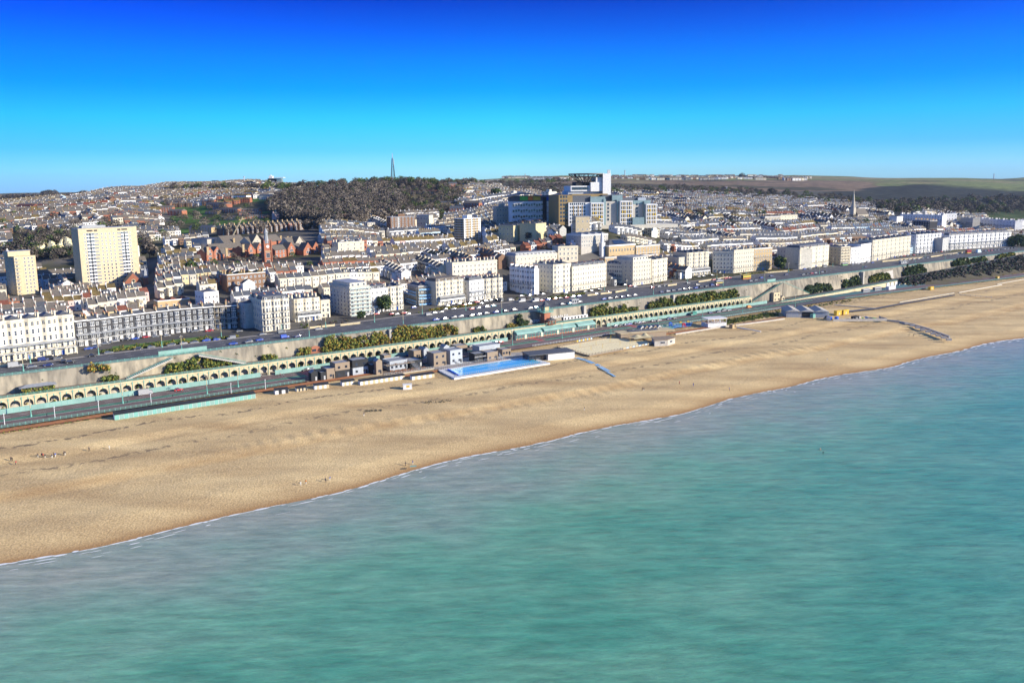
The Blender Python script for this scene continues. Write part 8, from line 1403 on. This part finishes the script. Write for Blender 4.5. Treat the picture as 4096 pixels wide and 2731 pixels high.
m_ = MB(); m_.beam((0, 0, 0), tuple(P(3043, 1326, 5.2)-P(2948, 1309, 5.6)), .9, h=.5); q = P(2948, 1309, 5.6); tag(m_.build('groyne_wall', 'pure_white', None, tuple(q)), 'short white groyne wall with posts sloping into the shingle', 'groyne'); cube('tiny tan kiosk at the head of the short white groyne', 2930, 1312, 2944, 1300, 'tan_brick', z=5.7, dep=3, wins=0, name='kiosk', cat='kiosk')
m_ = MB(); q0 = ST(*P(2700, 1342, 5.3)[:2]); [m_.beam(S(a, b, 5.6), S(c, d, 5.6), .7, h=1.3) for a, b, c, d in ((92, -61, 139, -62), (139, -62, 166, -65), (166, -65, 201, -68))]; tag(m_.build('sea_wall', 'hospital_stone'), 'low stone sea wall curving along the top of the shingle', 'sea wall')
# railway sheds with three gables
q = P(3145, 1268, 5.6); rt = empty('railway_sheds', (q[0], q[1], 5.6), -.14, 'three-gabled pale metal railway sheds with open dark bays', 'shed'); m_ = MB(); m_.box(0, 31, 0, 20, -.5, 4.4); m_.build('wall', 'grey_wall', rt); m_ = MB()
for i in range(3): m_.gable(i*10.4-.5, i*10.4+9.9, -1, 21, 4.5, 1.7, 0, .1, 'y', 1)
m_.build('roof', ['hospital_stone', 'grey_wall'], rt)
for i in range(3): m_ = MB(); m_.box(i*10.4+.8, i*10.4+8.8, -.05, 0, 0, 3.9); m_.build('bay_door', 'charcoal' if i == 1 else 'zinc', rt)
q = P(3300, 1285, 5.2); rt = empty('boat_compound', (q[0], q[1], 5.2), .02, 'walled compound cluttered with boats and stores on the shingle', 'compound'); m_ = MB(); m_.box(6, 46, -.3, 0, -.3, 1.5); m_.box(45.7, 46, 0, 12, -.3, 1.5); m_.build('wall', 'hospital_stone', rt)
m_ = MB(); [m_.beam((i*3, 0, 0), (i*3, 0, 2.6), .15) for i in range(15)]; m_.build('fence', 'galv', rt)
for i in range(12):
    x, y = random.uniform(2, 44), random.uniform(2, 11); m_ = MB(); k = i % 4
    if k < 2: m_.add([(-2.5, 0, .2), (-1.5, -.8, .9), (2, -.8, .9), (2.3, 0, .9), (2, .8, .9), (-1.5, .8, .9), (-2, 0, .2), (2, 0, .2)], [(0, 1, 2, 7, 6), (0, 6, 7, 4, 5), (1, 2, 3, 4, 5), (2, 7, 4, 3), (0, 5, 1)]); nm = 'rowing_boat'; lb = 'small boat stored in the walled compound'; ct = 'boat'
    else: m_.box(-1.5, 1.5, -1.1, 1.1, 0, 2.1); m_.gable(-1.5, 1.5, -1.1, 1.1, 2.1, .4); nm = 'store'; lb = 'small store box in the walled compound'; ct = 'store'
    mt = ['pure_white', 'blue_paint', 'galv', 'charcoal', 'leaf_green_paint'][i % 5]; c, s = math.cos(.02), math.sin(.02); tag(m_.build(nm, mt, None, (q[0]+x*c-y*s, q[1]+x*s+y*c, 5.2), random.random()*3), lb, ct, lb.replace('small ', '')+'s')
# groyne down the beach with concrete blocks
pts = [(3441, 1268), (3520, 1279), (3599, 1289), (3660, 1302), (3720, 1320), (3798, 1350)]; m_ = MB()
for a, b in zip(pts[:-1], pts[1:]):
    A, B = P(*a, 4.2), P(*b, 3.6); m_.beam((A[0], A[1], 4.3), (B[0], B[1], 3.9), 1.0, h=1.6)
rt = tag(m_.build('groyne', 'hospital_stone'), 'long concrete groyne stepping down the shingle from the compound', 'groyne')
for i in range(9): u = 3628+i*21; v = 1292+i*7.2; A = P(u, v, 5); m_ = MB(); m_.box(-1.6, 1.6, -.7, .7, -1, .3); m_.build('groyne_block', 'hospital_stone', rt, (A[0], A[1], 5-i*.12), -.2)
def lowall(label, u0, v0, u1, v1, z=5.6, w=.35, h_=.55, mt='pale', nm='low_wall'):
    a = P(u0, v0, z); b = P(u1, v1, z); m_ = MB(); m_.beam(tuple(a), tuple(b), w, h=h_); L_ = np.linalg.norm(b-a); n = int(L_/4)
    for i in range(n+1): p = a+(b-a)*i/n; m_.box(p[0]-.2, p[0]+.2, p[1]-.2, p[1]+.2, z-.6, z+h_*.6+.2)
    tag(m_.build(nm, mt), label, 'wall')
lowall('white low wall across the shingle, left of three at the far right', 3599, 1209, 3816, 1172); lowall('white low wall across the shingle, middle of three at the far right', 3837, 1170, 4007, 1139); lowall('white low wall across the shingle, right of three at the far right', 3989, 1136, 4120, 1113); lowall('flat pale board path crossing the shingle by the sheds', 3340, 1219, 3503, 1233, h_=.25, w=2, mt='hospital_stone'); lowall('thin pale board path below the middle white wall', 3840, 1178, 3966, 1188, h_=.2, w=1, mt='hospital_stone')
strip('wall_shadow_strip', [tuple(P(u, v, 5.5+.12)) for u, v in ((3357, 1246), (3500, 1231), (3600, 1213), (3820, 1178), (3820, 1182), (3600, 1219), (3500, 1238), (3357, 1252))], 'asphalt')  # dark flat sheet painted in as the shadow along the low wall
# small yellow house and hut at the wall foot
cube('small yellow and white two-storey house at the foot of the cliff wall', 3094, 1207, 3120, 1172, 'tower_cream', z=6.05, dep=5, wins=2, fl=2, name='house', cat='house'); cube('tiny cream gabled hut beside the small yellow house', 3126, 1203, 3138, 1190, 'tower_cream', z=6.05, dep=4, roof='gable', wins=1, name='hut', cat='hut')
cube('pale seafront shelter at the cliff-top railing above the white strip', 2288, 1216, 2316, 1200, 'lead', z=21.1, dep=2.5, wins=3, name='shelter', cat='shelter', roof='flat'); cube('pale shelter at the cliff-top railing, far right', 3605, 1056, 3632, 1047, 'lead', z=21.1, dep=2.5, wins=3, name='shelter', cat='shelter')
# gardens
def garden(label, s0, s1, t0, t1, seed, flat=True):
    q = S((s0+s1)/2, (t0+t1)/2, 21.04); tag(strip('lawn', [S(s0, t0, 21.07), S(s1, t0, 21.07), S(s1, t1, 21.07), S(s0, t1, 21.07)], 'grass'), kind='structure')
garden('', -244, -174, 33, 39, 1); garden('', -236, -184, 39.1, 47, 1)
for (s0, t0, s1, t1, lb) in ((-243, 32.4, -172, 31.6, 'long clipped hedge along the road before the black crescent'), (62, 43, 104, 47, 'dark clipped hedge beside the road right of the garden square'), (303, 53, 372, 48, 'yellow-green clipped hedge before the long cream terrace'), (-36, 49, 2, 48, 'mixed yellow and green hedge before the bright white house')):
    sp = []; L_ = math.hypot(s1-s0, t1-t0)
    for i in range(int(L_*4)): f = random.random(); p = S(s0+(s1-s0)*f, t0+(t1-t0)*f+random.uniform(-.5, .5), 21.5+random.random()*.6); sp.append((*p, .6))
    tag(put('hedge', leafmesh('hedge', sp, 'gold' if 'yellow' in lb else 'green', 8, .28, int(L_))), lb, 'hedge')
r = random.Random(5)
for i in range(16): s_ = r.uniform(-240, -176); q = S(s_, r.uniform(38, 43), 21.05); bush(f'rounded garden shrub, {nth(i)} along the lawn before the black crescent', q[0], q[1], 21.05, r.uniform(1, 1.9), r.uniform(1, 1.6), r.uniform(1.2, 2.2), r.choice(['green', 'evergreen', 'gold', 'green']), 300+i, size=.25, group='shrubs on the crescent lawn')
for i in range(46):
    s_ = r.choice([r.uniform(-130, -95), r.uniform(-70, 60), r.uniform(40, 130), r.uniform(150, 300)]); t_ = tk(s_)+r.uniform(4, 16); q = S(s_, t_, 21.05)
    if infp(s_, t_, 2): continue
    bush('low front-garden shrub between the upper road and the tall houses', q[0], q[1], 21.05, r.uniform(1, 2.2), r.uniform(.9, 1.6), r.uniform(1, 2.0), r.choice(['green', 'evergreen', 'bare', 'gold']), 400+i, size=.3, group='front-garden shrubs on the upper road')
tag(strip('lawn', [tuple(P(u, v, 21.08)) for u, v in ((2015, 1168), (2100, 1180), (2140, 1176), (2130, 1160), (2060, 1140), (2015, 1150))], 'grass'), kind='structure')
for u0, v0, u1, v1, lb in ((1240, 1311, 1338, 1300, 'cream garden wall beside the three-bowed house'), (1362, 1300, 1440, 1291, 'tan garden wall right of the cream garden wall'), (2350, 1181, 2388, 1177, 'cream garden wall before the long dormered terrace'), (2403, 1175, 2446, 1170, 'second cream garden wall at the side street'), (2462, 1168, 2505, 1160, 'third cream garden wall left of the large flats'), (2672, 1142, 2707, 1137, 'cream garden wall left of the hotel'), (2795, 1127, 2912, 1108, 'long tan wall before the junction'), (2960, 1098, 3150, 1084, 'pale balustrade wall along the yellow hedge'), (0, 1463, 60, 1457, 'cream kerb wall at the far left'), (3530, 1046, 3690, 1030, 'long tan parking wall before the slim-bowed terrace'), (3724, 1027, 3850, 1010, 'long tan parking wall before the white terraces')): lowall(lb, u0, v0, u1, v1, z=21.6, h_=1.3, w=.35, mt='terrace_cream', nm='garden_wall')
# ================================================================ PEOPLE
def person_mesh(pose):
    me = bpy.data.meshes.new('p'); sw = {'stand': 0.06, 'walk': .28, 'bend': .1}[pose]; ln = .35 if pose == 'bend' else 0
    V = [(0, 0, .95), (ln*.5, 0, 1.25), (ln, 0, 1.45-ln*.3), (ln*1.1, 0, 1.54-ln*.3), (ln*1.15, 0, 1.68-ln*.35), (0, .1, .9), (sw*.6, .12, .5), (sw, .12, .07), (sw+.14, .12, .04), (0, -.1, .9), (-sw*.4, -.12, .5), (-sw, -.12, .09), (-sw+.12, -.12, .04), (ln, .2, 1.42-ln*.3), (ln-.06-sw*.3, .25, 1.14-ln*.2), (ln+.06-sw*.4, .24, .88), (ln, -.2, 1.42-ln*.3), (ln+sw*.3, -.25, 1.14-ln*.2), (ln+.12+sw*.4, -.24, .9)]
    Ed = [(0, 1), (1, 2), (2, 3), (3, 4), (0, 5), (5, 6), (6, 7), (7, 8), (0, 9), (9, 10), (10, 11), (11, 12), (2, 13), (13, 14), (14, 15), (2, 16), (16, 17), (17, 18)]
    Rd = [.15, .15, .13, .06, .115, .11, .07, .05, .045, .11, .07, .05, .045, .07, .05, .035, .07, .05, .035]
    me.from_pydata(V, Ed, []); o = bpy.data.objects.new('tmp', me); C.objects.link(o); md = o.modifiers.new('s', 'SKIN'); 
    for i, r_ in enumerate(Rd): me.skin_vertices[0].data[i].radius = (r_, r_)
    me.skin_vertices[0].data[0].use_root = True; o.modifiers.new('u', 'SUBSURF').levels = 1; bpy.context.view_layer.update()
    res = bpy.data.meshes.new_from_object(o.evaluated_get(bpy.context.evaluated_depsgraph_get())); C.objects.unlink(o); bpy.data.objects.remove(o); return res
PM = {k: person_mesh(k) for k in ('stand', 'walk', 'bend')}; _PC = {}
def person(u, v, z, pose, top, legs, label, rz_=0):
    if z is None:
        z = 2.5
        for _ in range(8): q = P(u, v, z); s_, t_ = ST(q[0], q[1]); z = float(beach_z(np.array([s_]), np.array([t_]))[0])
    q = P(u, v, z); k = (pose, top, legs)
    if k not in _PC:
        me = PM[pose].copy(); me.materials.clear(); [me.materials.append(MATS[x]) for x in (top, legs, 'skin')]
        for p in me.polygons: c = p.center; p.material_index = 2 if c.z > 1.53-(.12 if pose == 'bend' else 0) else (0 if c.z > .95 and True else 1)
        hair = MB(); hx_ = {'bend': .4}.get(pose, 0); hair.cyl((hx_-.03, 0), .125, .07, 1.66-(.12 if hx_ else 0), 1.82-(.12 if hx_ else 0), 8); _PC[k] = (me, hair.mesh('hair', 'dark_cloth'))
    me, hr = _PC[k]; o = put('person', me, None, (q[0], q[1], z), rz_); tag(o, label, 'person'); put('hair', hr, o); return o
PL = [(43, 1843, 'stand', 'dark_cloth', 'dark_cloth', 'person in black, left of the pair at the far left of the beach'), (49, 1844, 'stand', 'dark_cloth', 'dark_cloth', 'person in black, right of the pair at the far left of the beach'), (62, 1858, 'bend', 'red_cloth', 'dark_cloth', 'person in a dark red coat stooping behind the far left pair'),
 (152, 1830, 'walk', 'dark_cloth', 'light_cloth', 'person in a dark coat and pale trousers leading the walking group'), (167, 1827, 'walk', 'dark_cloth', 'dark_cloth', 'tall person in black in the middle of the walking group'), (173, 1829, 'stand', 'red_cloth', 'dark_cloth', 'person with a red scarf in the walking group'), (181, 1832, 'walk', 'dark_cloth', 'light_cloth', 'person in pale trousers trailing the walking group'),
 (209, 1832, 'bend', 'dark_cloth', 'light_cloth', 'person stooping with a green bag on the beach, left'), (216, 1826, 'walk', 'dark_cloth', 'dark_cloth', 'person in black beside the stooping figure'), (222, 1827, 'walk', 'blue_cloth', 'light_cloth', 'person in a blue and white jacket by the stooping figure'), (256, 1821, 'walk', 'dark_cloth', 'dark_cloth', 'person in black walking behind the group'), (261, 1820, 'walk', 'dark_cloth', 'light_cloth', 'person carrying a pink bag at the group end'),
 (357, 1804, 'walk', 'dark_cloth', 'dark_cloth', 'lone person in dark clothes on the seaweed line, left'), (438, 1797, 'walk', 'light_cloth', 'light_cloth', 'lone person in white walking on the left beach'), (1456, 1664, 'stand', 'dark_cloth', 'light_cloth', 'person standing beside the stone numerals on the shingle'),
 (1224, 1936, 'stand', 'orange_cloth', 'light_cloth', 'person in an orange coat near the water edge'), (1203, 1943, 'bend', 'light_cloth', 'light_cloth', 'small figure in white beside the orange coat'), (1303, 1928, 'bend', 'dark_cloth', 'dark_cloth', 'person crouching in black near the water, left of the red bag'), (1319, 1921, 'bend', 'blue_cloth', 'light_cloth', 'person in blue and white bending near the water'),
 (1622, 1862, 'stand', 'dark_cloth', 'dark_cloth', 'person in black near the blue mat at the water edge'), (1651, 1857, 'walk', 'blue_cloth', 'light_cloth', 'person in pale blue walking to the water'), (2338, 1641, 'stand', 'dark_cloth', 'light_cloth', 'lone person standing on the middle beach'), (2569, 1562, 'walk', 'dark_cloth', 'dark_cloth', 'left walker of the pair below the blue matting'), (2575, 1563, 'walk', 'dark_cloth', 'light_cloth', 'right walker of the pair below the blue matting'), (2718, 1537, 'stand', 'red_cloth', 'dark_cloth', 'person in a red top, left of the two right of the mat'), (2773, 1544, 'stand', 'blue_cloth', 'blue_cloth', 'person in bright blue on the middle beach'), (2917, 1562, 'stand', 'blue_cloth', 'dark_cloth', 'person in a dark blue coat beside a hollow in the shingle'), (3308, 1443, 'walk', 'light_cloth', 'light_cloth', 'person in white on the far beach'),
 (3636, 1343, 'stand', 'dark_cloth', 'dark_cloth', 'left figure of three below the long groyne'), (3654, 1345, 'bend', 'dark_cloth', 'dark_cloth', 'middle figure of three below the long groyne'), (3680, 1341, 'stand', 'dark_cloth', 'light_cloth', 'right figure of three below the long groyne')]
mat('orange_cloth', (.7, .25, .03))
for i, (u, v, p, t_, l, lb) in enumerate(PL): person(u, v, None, p, t_, l, lb, random.uniform(0, 6.28))
for u, v, t_, lb in ((530, 1587, 'dark_cloth', 'person in black crossing the drive by the white truck'), (510, 1611, 'dark_cloth', 'person in dark clothes on the green lane by the tall lamp'), (691, 1590, 'dark_cloth', 'person in dark clothes on the promenade behind the hut roof'), (188, 1667, 'dark_cloth', 'person in dark clothes beside the beach railing'), (1121, 1504, 'red_cloth', 'person in red on the red crossing'), (1135, 1506, 'light_cloth', 'person in tan beside the one in red on the crossing')): person(u, v, 6.02, 'walk', t_, 'dark_cloth', lb, COAST)
# stones spelling a year, driftwood
z = 4.2
for _ in range(6): q = P(1493, 1646, z); s_, t_ = ST(q[0], q[1]); z = float(beach_z(np.array([s_]), np.array([t_]))[0])
c = bpy.data.curves.new('lettering', 'FONT'); c.body = '2024'; c.size = 4.2; c.extrude = .12; c.align_x = 'CENTER'; o = bpy.data.objects.new('tmp', c); C.objects.link(o); bpy.context.view_layer.update(); me = bpy.data.meshes.new_from_object(o.evaluated_get(bpy.context.evaluated_depsgraph_get())); C.objects.unlink(o); bpy.data.objects.remove(o); me.materials.clear(); me.materials.append(MATS['earth']); tag(put('stone_numerals', me, None, (q[0], q[1], z+.12), .15), 'year 2024 laid out in dark seaweed and stones on the shingle', 'numerals')
mb = MB(); r = random.Random(3)
for i in range(26): x, y = r.uniform(-6, 6), r.uniform(-1.5, 1.5); mb.beam((x, y, 0), (x+r.uniform(-1, 1), y+r.uniform(-.6, .6), r.uniform(.1, .9)), .25)
z = 4
for _ in range(6): q = P(1753, 1608, z); s_, t_ = ST(q[0], q[1]); z = float(beach_z(np.array([s_]), np.array([t_]))[0])
tag(mb.build('driftwood', 'earth', None, (q[0], q[1], z), .3), 'dark heap of driftwood and weed on the middle beach', 'driftwood')
for i, (u, v) in enumerate(((3281, 1796), (3293, 1810))): q = P(u, v, 0); m_ = MB(); m_.cyl((0, 0), .35, .2, -.1, .35, 8); tag(m_.build('person', 'skin' if i == 0 else 'dark_cloth', None, (q[0], q[1], .02)), ['head of a swimmer with pink cap far out in the sea', 'head of a second swimmer just below the pink cap'][i], 'person')
q = P(1653, 1866, 1.5); m_ = MB(); m_.box(-1.2, 1.2, -.5, .5, 0, .1); tag(m_.build('beach_board', 'turquoise', None, (q[0], q[1], 1.7), .2), 'turquoise board lying by the person in pale blue', 'board')
for o in list(C.objects):
    if o.type == 'EMPTY' and o.location.length < .01 and o.children:
        c = sum((Vector(ch.location) if ch.location.length > .01 else sum((Vector(b) for b in ch.bound_box), Vector())/8 for ch in o.children), Vector())/len(o.children); c.z = min(c.z, float(T(c.x, c.y))); o.location = c
        for ch in o.children: ch.location = Vector(ch.location)-c
# ================================================================ HAZE
HZ = MB(); x0, x1, y0, y1, z0, z1 = -9000, 12000, -60, 10500, -3, 320
HZ.box(x0, x1, y0, y1, z0, z1)
hm = bpy.data.materials.new('haze_air'); hm.use_nodes = True; t = hm.node_tree; t.nodes.clear(); o_ = t.nodes.new('ShaderNodeOutputMaterial'); vv = t.nodes.new('ShaderNodeVolumePrincipled'); vv.inputs['Color'].default_value = (.62, .78, 1, 1); vv.inputs['Density'].default_value = .000022; vv.inputs['Anisotropy'].default_value = .2; t.links.new(vv.outputs[0], o_.inputs['Volume'])
HAZE = True
if HAZE: tag(HZ.build('haze', hm), kind='stuff')
print('objects', len(bpy.data.objects))
